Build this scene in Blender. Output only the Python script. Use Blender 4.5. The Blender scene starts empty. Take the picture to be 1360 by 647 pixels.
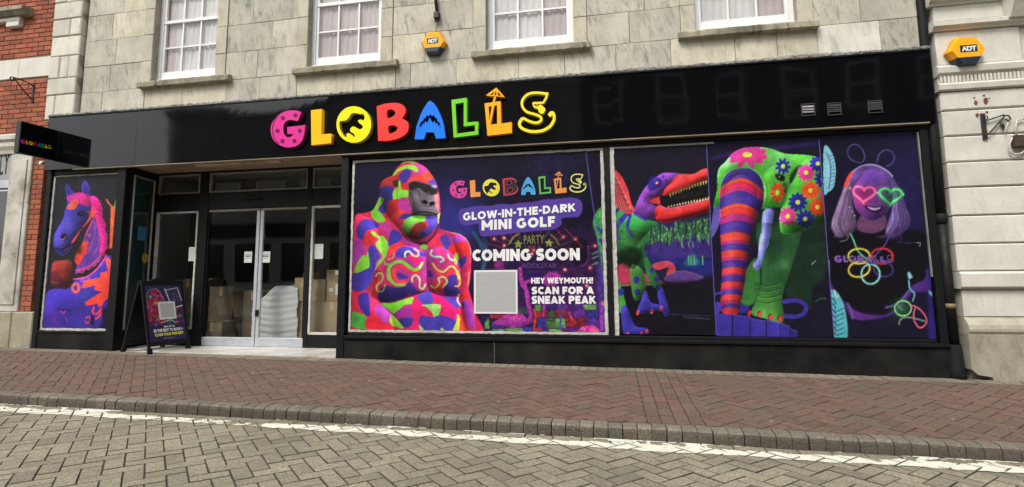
import bpy, bmesh, math, random
import numpy as np
from mathutils import Vector, Matrix, Euler
random.seed(7)
RNG = np.random.default_rng(11)
SC = bpy.context.scene
COL = SC.collection

# ------------------------------------------------------------------ camera
CAM = np.array([0.0, -6.291, 1.0387])
YAW, PITCH, ROLL = (math.radians(a) for a in (-10.589, 6.598, 0.4619))
FPX, PPX, PPY, IW, IH = 695.99, 680.0, 287.0, 1360.0, 647.0
def cam_axes():
    c, s = math.cos, math.sin
    f = np.array([s(YAW)*c(PITCH), c(YAW)*c(PITCH), s(PITCH)])
    r = np.array([c(YAW), -s(YAW), 0.0]); d = np.cross(f, r)
    return np.array([r*c(ROLL)+d*s(ROLL), -r*s(ROLL)+d*c(ROLL), f])
AX = cam_axes()
cam = bpy.data.cameras.new('camera'); camo = bpy.data.objects.new('camera', cam); COL.objects.link(camo)
mw = Matrix.Identity(4)
for i in range(3):
    mw[i][0] = AX[0][i]; mw[i][1] = -AX[1][i]; mw[i][2] = -AX[2][i]; mw[i][3] = CAM[i]
camo.matrix_world = mw
cam.sensor_width = 36; cam.sensor_fit = 'HORIZONTAL'; cam.lens = FPX/IW*36
cam.shift_x = (IW/2-PPX)/IW; cam.shift_y = (PPY-IH/2)/IW
cam.clip_start = 0.05; cam.clip_end = 500
SC.camera = camo

# ------------------------------------------------------------------ sky, sun, exposure (overcast)
SUN_EL, SUN_AZ = math.radians(52), math.radians(205)      # azimuth clockwise from +Y
world = bpy.data.worlds.new('World'); SC.world = world; world.use_nodes = True
nt = world.node_tree; bg = nt.nodes['Background']
sky = nt.nodes.new('ShaderNodeTexSky'); sky.sky_type = 'NISHITA'; sky.sun_disc = False
sky.sun_elevation = SUN_EL; sky.sun_rotation = SUN_AZ; sky.air_density = 1.0; sky.dust_density = 4.0
hsv = nt.nodes.new('ShaderNodeHueSaturation'); hsv.inputs['Saturation'].default_value = 0.18
nt.links.new(sky.outputs[0], hsv.inputs['Color']); nt.links.new(hsv.outputs[0], bg.inputs['Color'])
bg.inputs['Strength'].default_value = 0.15
sun = bpy.data.lights.new('sun', 'SUN'); suno = bpy.data.objects.new('sun', sun); COL.objects.link(suno)
sun.energy = 1.45; sun.angle = math.radians(18); sun.color = (1.0, 0.94, 0.84)
sd = Vector((math.sin(SUN_AZ)*math.cos(SUN_EL), math.cos(SUN_AZ)*math.cos(SUN_EL), math.sin(SUN_EL)))
suno.rotation_euler = sd.to_track_quat('Z', 'Y').to_euler(); suno.location = (0, -5, 20)
SC.view_settings.view_transform = 'Standard'; SC.view_settings.look = 'None'
SC.view_settings.exposure = 0.55; SC.view_settings.gamma = 1.0
SC.view_settings.use_curve_mapping = False

# ------------------------------------------------------------------ photo pixel -> direction -> point on a known plane
def ray(u, v): return AX.T @ np.array([(u-PPX)/FPX, (v-PPY)/FPX, 1.0])
def P(u, v, Y=0.0):
    d = ray(u, v); return CAM + d*((Y-CAM[1])/d[1])
def PX(u, v, X):
    d = ray(u, v); return CAM + d*((X-CAM[0])/d[0])
def proj(X, Y, Z):
    q = AX @ np.array([X-CAM[0], Y-CAM[1], Z-CAM[2]])
    return FPX*q[0]/q[2]+PPX, FPX*q[1]/q[2]+PPY
def projv(X, Y, Z):
    X = np.asarray(X)-CAM[0]; Yv = np.asarray(Y)-CAM[1]; Z = np.asarray(Z)-CAM[2]
    a = AX[0][0]*X+AX[0][1]*Yv+AX[0][2]*Z; b = AX[1][0]*X+AX[1][1]*Yv+AX[1][2]*Z; c = AX[2][0]*X+AX[2][1]*Yv+AX[2][2]*Z
    return FPX*a/c+PPX, FPX*b/c+PPY

# ------------------------------------------------------------------ helpers
def lin(c):
    c = np.asarray(c, float)/255.0
    return np.where(c <= 0.04045, c/12.92, ((c+0.055)/1.055)**2.4)
def L3(r, g, b): return tuple(float(x) for x in lin((r, g, b)))
def mesh(name, verts, faces, mat=None, parent=None, smooth=False, link=True):
    me = bpy.data.meshes.new(name); me.from_pydata([tuple(map(float, v)) for v in verts], [], [tuple(f) for f in faces]); me.update()
    for m in (mat if isinstance(mat, (list, tuple)) else [mat]):
        if m: me.materials.append(m)
    if smooth:
        me.polygons.foreach_set('use_smooth', [True]*len(me.polygons))
    return obj(name, me, parent)
def obj(name, me, parent=None):
    o = bpy.data.objects.new(name, me); COL.objects.link(o)
    if parent: o.parent = parent
    return o
def thing(name, label, cat, loc=(0, 0, 0), group=None, keep=True):
    o = bpy.data.objects.new(name, None); COL.objects.link(o); o.empty_display_size = 0.1
    o['label'] = label; o['category'] = cat
    o.location = loc
    if group: o['group'] = group
    return o
def tag(o, label, cat, group=None):
    o['label'] = label; o['category'] = cat
    if group: o['group'] = group
    return o
def kind(o, k): o['kind'] = k; return o
BOXF = [(0,1,3,2),(4,6,7,5),(0,4,5,1),(2,3,7,6),(0,2,6,4),(1,5,7,3)]
def boxv(x0, x1, y0, y1, z0, z1): return [(x, y, z) for x in (x0, x1) for y in (y0, y1) for z in (z0, z1)]
def box(name, x0, x1, y0, y1, z0, z1, mat, parent=None, bev=0.0):
    """box, optionally with chamfered edges"""
    if bev <= 0: return mesh(name, boxv(x0, x1, y0, y1, z0, z1), BOXF, mat, parent)
    bm = bmesh.new(); vs = [bm.verts.new(v) for v in boxv(x0, x1, y0, y1, z0, z1)]
    for f in BOXF: bm.faces.new([vs[i] for i in f])
    bmesh.ops.recalc_face_normals(bm, faces=bm.faces)
    bmesh.ops.bevel(bm, geom=bm.edges[:], offset=bev, segments=1, affect='EDGES', profile=0.5)
    me = bpy.data.meshes.new(name); bm.to_mesh(me); bm.free()
    if mat: me.materials.append(mat)
    return obj(name, me, parent)
def slab(name, pts, y0, y1, mat, parent=None):
    """polygon in X,Z pushed from y0 (front) to y1"""
    n = len(pts); v = [(p[0], y0, p[1]) for p in pts]+[(p[0], y1, p[1]) for p in pts]
    f = [tuple(range(n)), tuple(range(2*n-1, n-1, -1))]+[(i, i+n, (i+1) % n+n, (i+1) % n) for i in range(n)]
    return mesh(name, v, f, mat, parent)
def mould(name, prof, x0, x1, mat, parent=None):
    """profile in (Y,Z) swept along X"""
    n = len(prof); v = [(x0, p[0], p[1]) for p in prof]+[(x1, p[0], p[1]) for p in prof]
    f = [tuple(range(n)), tuple(range(2*n-1, n-1, -1))]+[(i, (i+1) % n, (i+1) % n+n, i+n) for i in range(n)]
    return mesh(name, v, f, mat, parent)
def tubegeo(path, r, seg=8, cap=True):
    path = [Vector(p) for p in path]; V = []; F = []; n = len(path)
    rr = r if isinstance(r, (list, tuple)) else [r]*n
    t0 = (path[1]-path[0]).normalized()
    ref = Vector((0, 0, 1)) if abs(t0.z) < 0.9 else Vector((1, 0, 0))
    nrm = t0.cross(ref).normalized()
    for i, p in enumerate(path):
        t = (path[min(i+1, n-1)]-path[max(i-1, 0)]).normalized()
        nrm = (nrm-t*nrm.dot(t)).normalized(); b = t.cross(nrm)
        for k in range(seg):
            a = 2*math.pi*k/seg; V.append(p+(nrm*math.cos(a)+b*math.sin(a))*rr[i])
    for i in range(n-1):
        for k in range(seg):
            F.append((i*seg+k, i*seg+(k+1) % seg, (i+1)*seg+(k+1) % seg, (i+1)*seg+k))
    if cap: F.append(tuple(range(seg-1, -1, -1))); F.append(tuple(range((n-1)*seg, n*seg)))
    return V, F
def tube(name, path, r, mat, parent=None, seg=8):
    V, F = tubegeo(path, r, seg); return mesh(name, V, F, mat, parent, smooth=True)
def catmull(pts, k=4, closed=True):
    pts = np.asarray(pts, float); n = len(pts); out = []
    rng_ = range(n) if closed else range(n-1)
    for i in rng_:
        if closed: p0, p1, p2, p3 = pts[(i-1) % n], pts[i], pts[(i+1) % n], pts[(i+2) % n]
        else: p0, p1, p2, p3 = pts[max(i-1, 0)], pts[i], pts[i+1], pts[min(i+2, n-1)]
        for t in np.arange(k)/k:
            out.append(0.5*((2*p1)+(-p0+p2)*t+(2*p0-5*p1+4*p2-p3)*t*t+(-p0+3*p1-3*p2+p3)*t**3))
    if not closed: out.append(pts[-1])
    return np.array(out)
def shape(loops, depth):
    """filled flat shape with holes, extruded; X,Y of the loops are X,Z in the world; front at y=0, back at y=depth"""
    cu = bpy.data.curves.new('tmp', 'CURVE'); cu.dimensions = '2D'; cu.fill_mode = 'BOTH'; cu.extrude = depth/2
    for lp in loops:
        sp = cu.splines.new('POLY'); sp.points.add(len(lp)-1); sp.use_cyclic_u = True
        for p, q in zip(sp.points, lp): p.co = (q[0], q[1], 0, 1)
    return bake_curve(cu, depth)
def bake_curve(cu, depth):
    o = bpy.data.objects.new('tmp', cu); COL.objects.link(o)
    dg = bpy.context.evaluated_depsgraph_get(); me = bpy.data.meshes.new_from_object(o.evaluated_get(dg))
    bpy.data.objects.remove(o); bpy.data.curves.remove(cu)
    n = len(me.vertices); co = np.empty(n*3); me.vertices.foreach_get('co', co); co = co.reshape(-1, 3)
    w = np.stack([co[:, 0], depth/2-co[:, 2], co[:, 1]], 1)
    me.vertices.foreach_set('co', w.ravel()); me.update(); me.materials.clear()
    return me
def textgeo(s, bold=0.02, depth=0.002, space=1.0, res=3):
    cu = bpy.data.curves.new('tmp', 'FONT'); cu.body = s; cu.size = 1; cu.offset = bold; cu.extrude = depth/2; cu.resolution_u = res
    cu.space_character = space
    return bake_curve(cu, depth)
def text_px(name, s, p0, p1, hpx, Y, mat, parent, bold=0.03, depth=0.002, space=1.0, label=None):
    """lettering whose baseline runs between two traced points on the plane Y"""
    me = textgeo(s, bold, depth, space); me.name = name
    n = len(me.vertices); co = np.empty(n*3); me.vertices.foreach_get('co', co); co = co.reshape(-1, 3)
    A, B = P(*p0, Y), P(*p1, Y); um = ((p0[0]+p1[0])/2, (p0[1]+p1[1])/2)
    H = P(um[0], um[1]-hpx, Y)[2]-P(um[0], um[1], Y)[2]
    x0, x1 = co[:, 0].min(), co[:, 0].max(); z0, z1 = co[:, 2].min(), co[:, 2].max()
    t = (co[:, 0]-x0)/(x1-x0); k = (co[:, 2]-z0)/(z1-z0)
    w = np.stack([A[0]+(B[0]-A[0])*t, Y+co[:, 1], A[2]+(B[2]-A[2])*t+H*k], 1)
    me.vertices.foreach_set('co', w.ravel()); me.update(); me.materials.append(mat)
    o = obj(name, me, parent)
    if label: o['label'] = label
    return o
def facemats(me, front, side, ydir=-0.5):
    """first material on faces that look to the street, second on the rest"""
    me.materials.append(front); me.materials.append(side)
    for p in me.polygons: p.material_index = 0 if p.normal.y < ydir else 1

# ------------------------------------------------------------------ procedural materials
def nodes(name):
    m = bpy.data.materials.new(name); m.use_nodes = True; t = m.node_tree; b = t.nodes['Principled BSDF']
    def N(k, **kw):
        n = t.nodes.new(k)
        for a, v in kw.items(): setattr(n, a, v)
        return n
    def link(a, b_): t.links.new(a, b_)
    return m, t, b, N, link
def rnd_node(N, link):
    oi = N('ShaderNodeObjectInfo'); g = N('ShaderNodeNewGeometry'); a = N('ShaderNodeMath', operation='ADD'); f = N('ShaderNodeMath', operation='FRACT')
    link(oi.outputs['Random'], a.inputs[0]); link(g.outputs['Random Per Island'], a.inputs[1]); link(a.outputs[0], f.inputs[0])
    return f.outputs[0], g.outputs['Position']
def noise(N, link, pos, scale, detail=6, rough=0.55, sx=None, dist=0.0):
    n = N('ShaderNodeTexNoise'); n.inputs['Scale'].default_value = scale; n.inputs['Detail'].default_value = detail; n.inputs['Roughness'].default_value = rough; n.inputs['Distortion'].default_value = dist
    if sx:
        mp = N('ShaderNodeMapping'); mp.inputs['Scale'].default_value = sx; link(pos, mp.inputs['Vector']); link(mp.outputs[0], n.inputs['Vector'])
    else: link(pos, n.inputs['Vector'])
    return n.outputs['Fac']
def ramp(N, link, fac, stops):
    r = N('ShaderNodeValToRGB'); e = r.color_ramp.elements
    while len(e) < len(stops): e.new(0.5)
    for el, (p, c) in zip(e, stops): el.position = p; el.color = (*c, 1) if len(c) == 3 else c
    link(fac, r.inputs['Fac']); return r.outputs['Color']
def mixc(N, link, fac, a, b, mode='MIX'):
    n = N('ShaderNodeMix', data_type='RGBA', blend_type=mode)
    if isinstance(fac, (int, float)): n.inputs[0].default_value = fac
    else: link(fac, n.inputs[0])
    for s, v in ((n.inputs[6], a), (n.inputs[7], b)):
        if isinstance(v, tuple): s.default_value = (*v, 1)
        else: link(v, s)
    return n.outputs[2]
def bumpit(N, link, b, h, strength=0.3, dist=0.01):
    n = N('ShaderNodeBump'); n.inputs['Strength'].default_value = strength; n.inputs['Distance'].default_value = dist
    link(h, n.inputs['Height']); link(n.outputs[0], b.inputs['Normal'])
def simple(name, c1, c2=None, scale=6, rough=0.6, bump=0.0, bscale=60, rnd=0.0, metal=0.0, spec=0.5, r2=None, coat=0.0):
    m, t, b, N, link = nodes(name); R, pos = rnd_node(N, link)
    c2 = c2 or tuple(x*0.8 for x in c1)
    col = ramp(N, link, noise(N, link, pos, scale), [(0.3, c1), (0.7, c2)])
    if rnd:
        v = N('ShaderNodeMapRange'); v.inputs[3].default_value = 1-rnd; v.inputs[4].default_value = 1+rnd; link(R, v.inputs[0])
        hs = N('ShaderNodeHueSaturation'); link(col, hs.inputs['Color']); link(v.outputs[0], hs.inputs['Value']); col = hs.outputs[0]
    link(col, b.inputs['Base Color'])
    b.inputs['Roughness'].default_value = rough; b.inputs['Metallic'].default_value = metal; b.inputs['Specular IOR Level'].default_value = spec
    b.inputs['Coat Weight'].default_value = coat
    if r2 is not None:
        v = N('ShaderNodeMapRange'); v.inputs[1].default_value = 0.3; v.inputs[2].default_value = 0.7; v.inputs[3].default_value = rough; v.inputs[4].default_value = r2
        link(noise(N, link, pos, scale*1.7), v.inputs[0]); link(v.outputs[0], b.inputs['Roughness'])
    if bump: bumpit(N, link, b, noise(N, link, pos, bscale), bump)
    return m
def stone_mat(name, light, dark, stain, streak=0.5, rnd=0.12, moss=0.25):
    """weathered limestone: big tonal drift, slanted tooling streaks, dark pits, a little algae"""
    m, t, b, N, link = nodes(name); R, pos = rnd_node(N, link)
    off = N('ShaderNodeVectorMath', operation='ADD'); cmb = N('ShaderNodeCombineXYZ'); k = N('ShaderNodeMath', operation='MULTIPLY'); k.inputs[1].default_value = 37.0
    link(R, k.inputs[0]); link(k.outputs[0], cmb.inputs[0]); link(k.outputs[0], cmb.inputs[2]); link(pos, off.inputs[0]); link(cmb.outputs[0], off.inputs[1]); op = off.outputs[0]
    col = ramp(N, link, noise(N, link, op, 2.2, 8, 0.65), [(0.32, dark), (0.68, light)])
    rot = N('ShaderNodeMapping'); rot.inputs['Rotation'].default_value = (0, 0.16, 0); link(op, rot.inputs['Vector'])
    st = ramp(N, link, noise(N, link, rot.outputs[0], 5.0, 8, 0.72, sx=(3.0, 1, 0.75), dist=0.7), [(0.49, (0, 0, 0)), (0.66, (1, 1, 1))])
    gate = ramp(N, link, noise(N, link, op, 1.6, 2), [(0.36, (0.08, 0.08, 0.08)), (0.58, (1, 1, 1))])
    sg = N('ShaderNodeMath', operation='MULTIPLY'); link(st, sg.inputs[0]); link(gate, sg.inputs[1])
    s2 = N('ShaderNodeMath', operation='MULTIPLY'); s2.inputs[1].default_value = streak; link(sg.outputs[0], s2.inputs[0])
    col = mixc(N, link, s2.outputs[0], col, stain)
    pit = ramp(N, link, noise(N, link, op, 26, 4, 0.7), [(0.62, (0, 0, 0)), (0.74, (0.55, 0.55, 0.55))])
    col = mixc(N, link, pit, col, stain)
    mo = ramp(N, link, noise(N, link, pos, 1.1, 4), [(0.55, (0, 0, 0)), (0.75, (moss, moss, moss))])
    col = mixc(N, link, mo, col, (0.22, 0.19, 0.085))
    v = N('ShaderNodeMapRange'); v.inputs[3].default_value = 1-rnd; v.inputs[4].default_value = 1+rnd; link(R, v.inputs[0])
    hs = N('ShaderNodeHueSaturation'); link(col, hs.inputs['Color']); link(v.outputs[0], hs.inputs['Value'])
    link(hs.outputs[0], b.inputs['Base Color']); b.inputs['Roughness'].default_value = 0.88; b.inputs['Specular IOR Level'].default_value = 0.25
    bumpit(N, link, b, noise(N, link, op, 30, 8, 0.7), 0.45, 0.006)
    return m
def block_mat(name, stops, speck=0.0, rnd=0.25, dirt=(0.08, 0.075, 0.06), dirt_amt=0.5):
    """concrete / clay paving block: tone per block from a ramp, grit, dirt drifting over the surface"""
    m, t, b, N, link = nodes(name); R, pos = rnd_node(N, link)
    col = ramp(N, link, R, stops)
    g = noise(N, link, pos, 95, 5, 0.75)
    gc = ramp(N, link, g, [(0.3, (0.32, 0.32, 0.32)), (0.7, (1.65, 1.65, 1.65))])
    col = mixc(N, link, 1.0, col, gc, 'MULTIPLY')
    g2_ = ramp(N, link, noise(N, link, pos, 38, 6, 0.75), [(0.32, (0.7, 0.7, 0.7)), (0.68, (1.25, 1.25, 1.25))]); col = mixc(N, link, 1.0, col, g2_, 'MULTIPLY')
    if speck:
        sp = ramp(N, link, noise(N, link, pos, 190, 2, 0.5), [(0.64, (0, 0, 0)), (0.73, (speck, speck, speck))])
        col = mixc(N, link, sp, col, (0.62, 0.6, 0.52))
    d = ramp(N, link, noise(N, link, pos, 1.1, 7, 0.68), [(0.42, (0, 0, 0)), (0.72, (dirt_amt,)*3)])
    col = mixc(N, link, d, col, dirt)
    link(col, b.inputs['Base Color']); b.inputs['Roughness'].default_value = 0.85; b.inputs['Specular IOR Level'].default_value = 0.3
    bumpit(N, link, b, noise(N, link, pos, 120, 6, 0.7), 0.5, 0.004)
    return m
def glass_mat(name, tint=(0.975, 0.99, 0.985), ior=1.45, rough=0.02):
    m, t, b, N, link = nodes(name); t.nodes.remove(b); out = t.nodes['Material Output']
    tr = N('ShaderNodeBsdfTransparent'); tr.inputs[0].default_value = (*tint, 1)
    gl = N('ShaderNodeBsdfGlossy'); gl.inputs['Roughness'].default_value = rough
    fr = N('ShaderNodeFresnel'); fr.inputs[0].default_value = ior
    g = N('ShaderNodeNewGeometry'); bp = N('ShaderNodeBump'); bp.inputs['Strength'].default_value = 0.06; bp.inputs['Distance'].default_value = 0.02
    link(noise(N, link, g.outputs['Position'], 1.7, 1), bp.inputs['Height']); link(bp.outputs[0], gl.inputs['Normal'])
    a = N('ShaderNodeMath', operation='MULTIPLY'); a.inputs[1].default_value = 2.5; link(fr.outputs[0], a.inputs[0])
    fb = N('ShaderNodeMath', operation='SUBTRACT'); fb.inputs[0].default_value = 1.0; link(g.outputs['Backfacing'], fb.inputs[1])
    ff = N('ShaderNodeMath', operation='MULTIPLY'); link(a.outputs[0], ff.inputs[0]); link(fb.outputs[0], ff.inputs[1]); a = ff
    mx = N('ShaderNodeMixShader'); link(a.outputs[0], mx.inputs[0]); link(tr.outputs[0], mx.inputs[1]); link(gl.outputs[0], mx.inputs[2]); link(mx.outputs[0], out.inputs[0])
    return m
def print_mat(name, rough=0.4):
    m, t, b, N, link = nodes(name); a = N('ShaderNodeAttribute', attribute_name='ink'); g = N('ShaderNodeNewGeometry')
    link(a.outputs['Color'], b.inputs['Base Color']); b.inputs['Roughness'].default_value = rough; b.inputs['Specular IOR Level'].default_value = 0.16
    bumpit(N, link, b, noise(N, link, g.outputs['Position'], 2.5, 2), 0.08, 0.02)
    return m
def worn_paint(name, paint, under, amt=0.5, scale=9, rough=0.55):
    m, t, b, N, link = nodes(name); R, pos = rnd_node(N, link)
    f = ramp(N, link, noise(N, link, pos, scale, 8, 0.7), [(amt-0.06, under), (amt+0.05, paint)])
    d = ramp(N, link, noise(N, link, pos, 2.5, 5), [(0.4, (1, 1, 1)), (0.75, (0.55, 0.53, 0.5))])
    link(mixc(N, link, 1.0, f, d, 'MULTIPLY'), b.inputs['Base Color']); b.inputs['Roughness'].default_value = rough
    bumpit(N, link, b, noise(N, link, pos, 40, 6), 0.3, 0.004)
    return m

M = {}
M['stone'] = stone_mat('portland_stone', (0.55, 0.53, 0.445), (0.36, 0.345, 0.285), (0.125, 0.118, 0.10), 0.8, 0.08)
M['stone_clean'] = stone_mat('portland_stone_cleaner', (0.66, 0.625, 0.505), (0.46, 0.43, 0.325), (0.17, 0.155, 0.11), 0.6, 0.06, 0.5)
M['stone_white'] = stone_mat('pitted_white_stone', (0.70, 0.68, 0.60), (0.54, 0.52, 0.45), (0.24, 0.22, 0.18), 0.5, 0.02)
M['stone_arch'] = stone_mat('architrave_stone', (0.57, 0.54, 0.43), (0.41, 0.385, 0.30), (0.17, 0.155, 0.12), 0.5, 0.07)
M['stone_quoin'] = stone_mat('quoin_stone', (0.68, 0.655, 0.565), (0.49, 0.475, 0.405), (0.24, 0.23, 0.195), 0.4, 0.1)
M['stone_right'] = stone_mat('right_stone', (0.66, 0.645, 0.58), (0.52, 0.505, 0.445), (0.30, 0.285, 0.24), 0.25, 0.06, 0.08)
M['stone_sill'] = stone_mat('sill_stone', (0.44, 0.41, 0.31), (0.17, 0.16, 0.115), (0.045, 0.042, 0.03), 1.0, 0.1, 0.7)
M['plinth'] = stone_mat('plinth_stone', (0.46, 0.435, 0.345), (0.24, 0.225, 0.17), (0.10, 0.095, 0.07), 0.45, 0.08, 0.5)
M['mortar'] = simple('mortar', (0.36, 0.34, 0.28), (0.22, 0.21, 0.17), 14, 0.95, 0.4)
M['band'] = stone_mat('pale_band_stone', (0.70, 0.68, 0.62), (0.58, 0.56, 0.5), (0.3, 0.28, 0.25), 0.2, 0.05, 0.02)
M['brick'] = block_mat('red_wall_brick', [(0.0, (0.25, 0.07, 0.04)), (0.35, (0.35, 0.10, 0.052)), (0.7, (0.42, 0.135, 0.068)), (1.0, (0.29, 0.10, 0.065))], 0, dirt=(0.12, 0.06, 0.045), dirt_amt=0.35)
M['brick_mortar'] = simple('brick_mortar', (0.36, 0.25, 0.19), (0.26, 0.17, 0.13), 20, 0.95, 0.4)
M['black_panel'] = simple('black_gloss_panel', (0.0025, 0.003, 0.004), (0.0035, 0.0035, 0.005), 2, 0.035, 0.0, spec=0.42, r2=0.07)
M['black'] = simple('black_paint', (0.006, 0.0065, 0.008), (0.008, 0.008, 0.009), 6, 0.42, 0.15, 30, spec=0.22, r2=0.6)
M['riser'] = simple('black_riser_paint', (0.0040, 0.0045, 0.0045), (0.020, 0.020, 0.018), 3, 0.45, 0.3, 14, spec=0.12, r2=0.75)
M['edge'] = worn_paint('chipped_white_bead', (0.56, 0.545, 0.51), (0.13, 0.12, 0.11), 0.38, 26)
M['edge_dark'] = worn_paint('shaded_worn_bead', (0.26, 0.25, 0.22), (0.10, 0.095, 0.085), 0.38, 24)  # darker copy of the bead paint, shade on the upper beads worked into it
M['white'] = simple('white_gloss_paint', (0.80, 0.80, 0.80), (0.74, 0.74, 0.73), 5, 0.35, 0.05)
M['glass'] = glass_mat('window_glass')
M['glass_up'] = glass_mat('upper_window_glass', (0.99, 0.99, 0.99), 1.4)
M['curtain'] = simple('net_curtain', (0.62, 0.605, 0.60), (0.47, 0.455, 0.45), 3, 0.9)
M['curtain_pink'] = simple('pink_lining', (0.47, 0.41, 0.405), (0.37, 0.315, 0.31), 3, 0.9)
M['alu'] = simple('brushed_aluminium', (0.62, 0.65, 0.70), (0.5, 0.53, 0.58), 9, 0.38, 0.05, 80, metal=0.55, r2=0.5)
M['soffit'] = worn_paint('tan_soffit_board', (0.36, 0.28, 0.18), (0.24, 0.18, 0.115), 0.42, 2.5, 0.7)
M['tile'] = worn_paint('pale_threshold_tile', (0.60, 0.58, 0.54), (0.36, 0.34, 0.31), 0.40, 16, 0.4)
M['lead'] = worn_paint('lead_flashing', (0.30, 0.295, 0.27), (0.10, 0.10, 0.095), 0.5, 22, 0.8)
M['iron'] = simple('black_iron', (0.012, 0.011, 0.011), (0.03, 0.02, 0.016), 20, 0.55, 0.3)
M['pipe'] = simple('black_drainpipe', (0.006, 0.0065, 0.007), (0.014, 0.014, 0.014), 7, 0.45, 0.2, 25, spec=0.2, r2=0.7)
M['pipe_grey'] = simple('grey_pipe_shoe', (0.012, 0.013, 0.0145), (0.008, 0.0085, 0.009), 9, 0.75, 0.3, spec=0.1)
M['pave'] = block_mat('red_paving_block', [(0.0, (0.125, 0.074, 0.056)), (0.3, (0.15, 0.09, 0.067)), (0.6, (0.165, 0.102, 0.078)), (0.88, (0.145, 0.097, 0.077)), (1.0, (0.12, 0.098, 0.08))], 0.2, dirt=(0.115, 0.09, 0.068), dirt_amt=0.8)
M['pave_grey'] = block_mat('grey_border_block', [(0.0, (0.20, 0.165, 0.125)), (0.5, (0.245, 0.21, 0.16)), (1.0, (0.19, 0.175, 0.135))], 0.3)
M['road'] = block_mat('buff_road_block', [(0.0, (0.21, 0.19, 0.138)), (0.5, (0.285, 0.26, 0.188)), (0.85, (0.265, 0.232, 0.172)), (1.0, (0.19, 0.165, 0.128))], 1.0, dirt=(0.13, 0.128, 0.088), dirt_amt=0.7)
M['block_edge'] = block_mat('grimy_block_edge', [(0.0, (0.06, 0.053, 0.04)), (1.0, (0.085, 0.075, 0.056))], 0)
M['pave_edge'] = block_mat('grimy_paving_edge', [(0.0, (0.07, 0.046, 0.036)), (1.0, (0.10, 0.066, 0.05))], 0)
M['kerb_face'] = block_mat('shaded_grimy_kerb_face', [(0.0, (0.085, 0.075, 0.06)), (0.6, (0.12, 0.104, 0.083)), (1.0, (0.105, 0.083, 0.07))], 0.6, dirt=(0.05, 0.047, 0.035), dirt_amt=0.7)  # upright face darkened: its weaker light is mixed into the colour with splash dirt
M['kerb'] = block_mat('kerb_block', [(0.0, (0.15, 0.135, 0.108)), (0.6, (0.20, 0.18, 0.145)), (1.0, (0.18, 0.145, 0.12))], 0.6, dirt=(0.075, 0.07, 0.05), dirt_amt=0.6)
M['joint'] = simple('dark_joint_sand', (0.03, 0.027, 0.02), (0.06, 0.053, 0.04), 30, 0.95, 0.4)
M['line'] = simple('white_road_paint', (0.74, 0.74, 0.62), (0.58, 0.58, 0.48), 14, 0.7, 0.3)
M['print'] = print_mat('printed_vinyl', 0.38)

# ================================================================== GROUND, PAVEMENT, KERB, ROAD
PIT = 0.103                                    # block pitch
def zp(x, y): return 0.005-0.0095*x+0.02*y     # pavement surface
KY0, KY1 = -2.17, -2.29                        # kerb back and front
def zr(x, y): return zp(x, KY1)-0.088-0.022*(y-KY1)   # road rises gently away from the kerb
g = mesh('ground', [(-90, -90, -0.9), (90, -90, -0.9), (90, 90, -0.9), (-90, 90, -0.9)], [(0, 1, 2, 3)], simple('bare_ground', (0.09, 0.085, 0.07), None, 2, 0.95)); kind(g, 'structure')
def tilted(name, x0, x1, y0, y1, off, zf, mat):
    """thin bed under a paved surface; its own frame is tilted like the surface so that blocks lie flat in it"""
    o = box(name, x0, x1, y0, y1, off-0.25, off, mat); a = zf(0, 0)
    o.location = (0, 0, a)
    o.rotation_euler = (math.atan(zf(0, 1)-a), -math.atan(zf(1, 0)-a), 0)
    return kind(o, 'structure')
pav = tilted('pavement', -16, 10, KY0+0.001, 0.10, -0.0055, zp, M['joint'])
road = tilted('road', -18, 14, -15.7, KY1+0.03, -0.0065, zr, M['joint'])

EDGE = {M['pave'].name: M['pave_edge'], M['pave_grey'].name: M['pave_edge'], M['road'].name: M['block_edge']}
def block_mesh(name, l, w, h, ch, mat):
    """paving block lying along X, top at z=0, chamfered top edges"""
    a, b = l/2, w/2
    v = [(-a, -b, -h), (a, -b, -h), (a, b, -h), (-a, b, -h), (-a, -b, -ch), (a, -b, -ch), (a, b, -ch), (-a, b, -ch),
         (-a+ch, -b+ch, 0), (a-ch, -b+ch, 0), (a-ch, b-ch, 0), (-a+ch, b-ch, 0)]
    f = [(0, 1, 5, 4), (1, 2, 6, 5), (2, 3, 7, 6), (3, 0, 4, 7), (4, 5, 9, 8), (5, 6, 10, 9), (6, 7, 11, 10), (7, 4, 8, 11), (8, 9, 10, 11)]
    me = bpy.data.meshes.new(name); me.from_pydata(v, [], f); me.materials.append(mat); me.materials.append(EDGE[mat.name]); me.update()
    me.polygons.foreach_set('material_index', [1]*8+[0]); return me
B_PAVE = block_mesh('brick', 2*PIT-0.004, PIT-0.004, 0.05, 0.003, M['pave'])
B_GREY = block_mesh('border_brick', 2*PIT-0.004, PIT-0.004, 0.05, 0.003, M['pave_grey'])
B_ROAD = block_mesh('road_brick', 2*PIT-0.0045, PIT-0.0045, 0.05, 0.0032, M['road'])
def clipped(pts, y0, y1, x0=None, x1=None):
    def cut(poly, ax, lim, keep_less):
        out = []
        for i in range(len(poly)):
            a, b = poly[i], poly[(i+1) % len(poly)]
            ia = (a[ax] <= lim) == keep_less or a[ax] == lim; ib = (b[ax] <= lim) == keep_less or b[ax] == lim
            if ia: out.append(a)
            if ia != ib:
                t = (lim-a[ax])/(b[ax]-a[ax]); out.append((a[0]+(b[0]-a[0])*t, a[1]+(b[1]-a[1])*t))
        return out
    for ax, lim, kl in ((1, y1, True), (1, y0, False), (0, x1, True), (0, x0, False)):
        if lim is not None and pts: pts = cut(pts, ax, lim, kl)
    return pts
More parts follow.
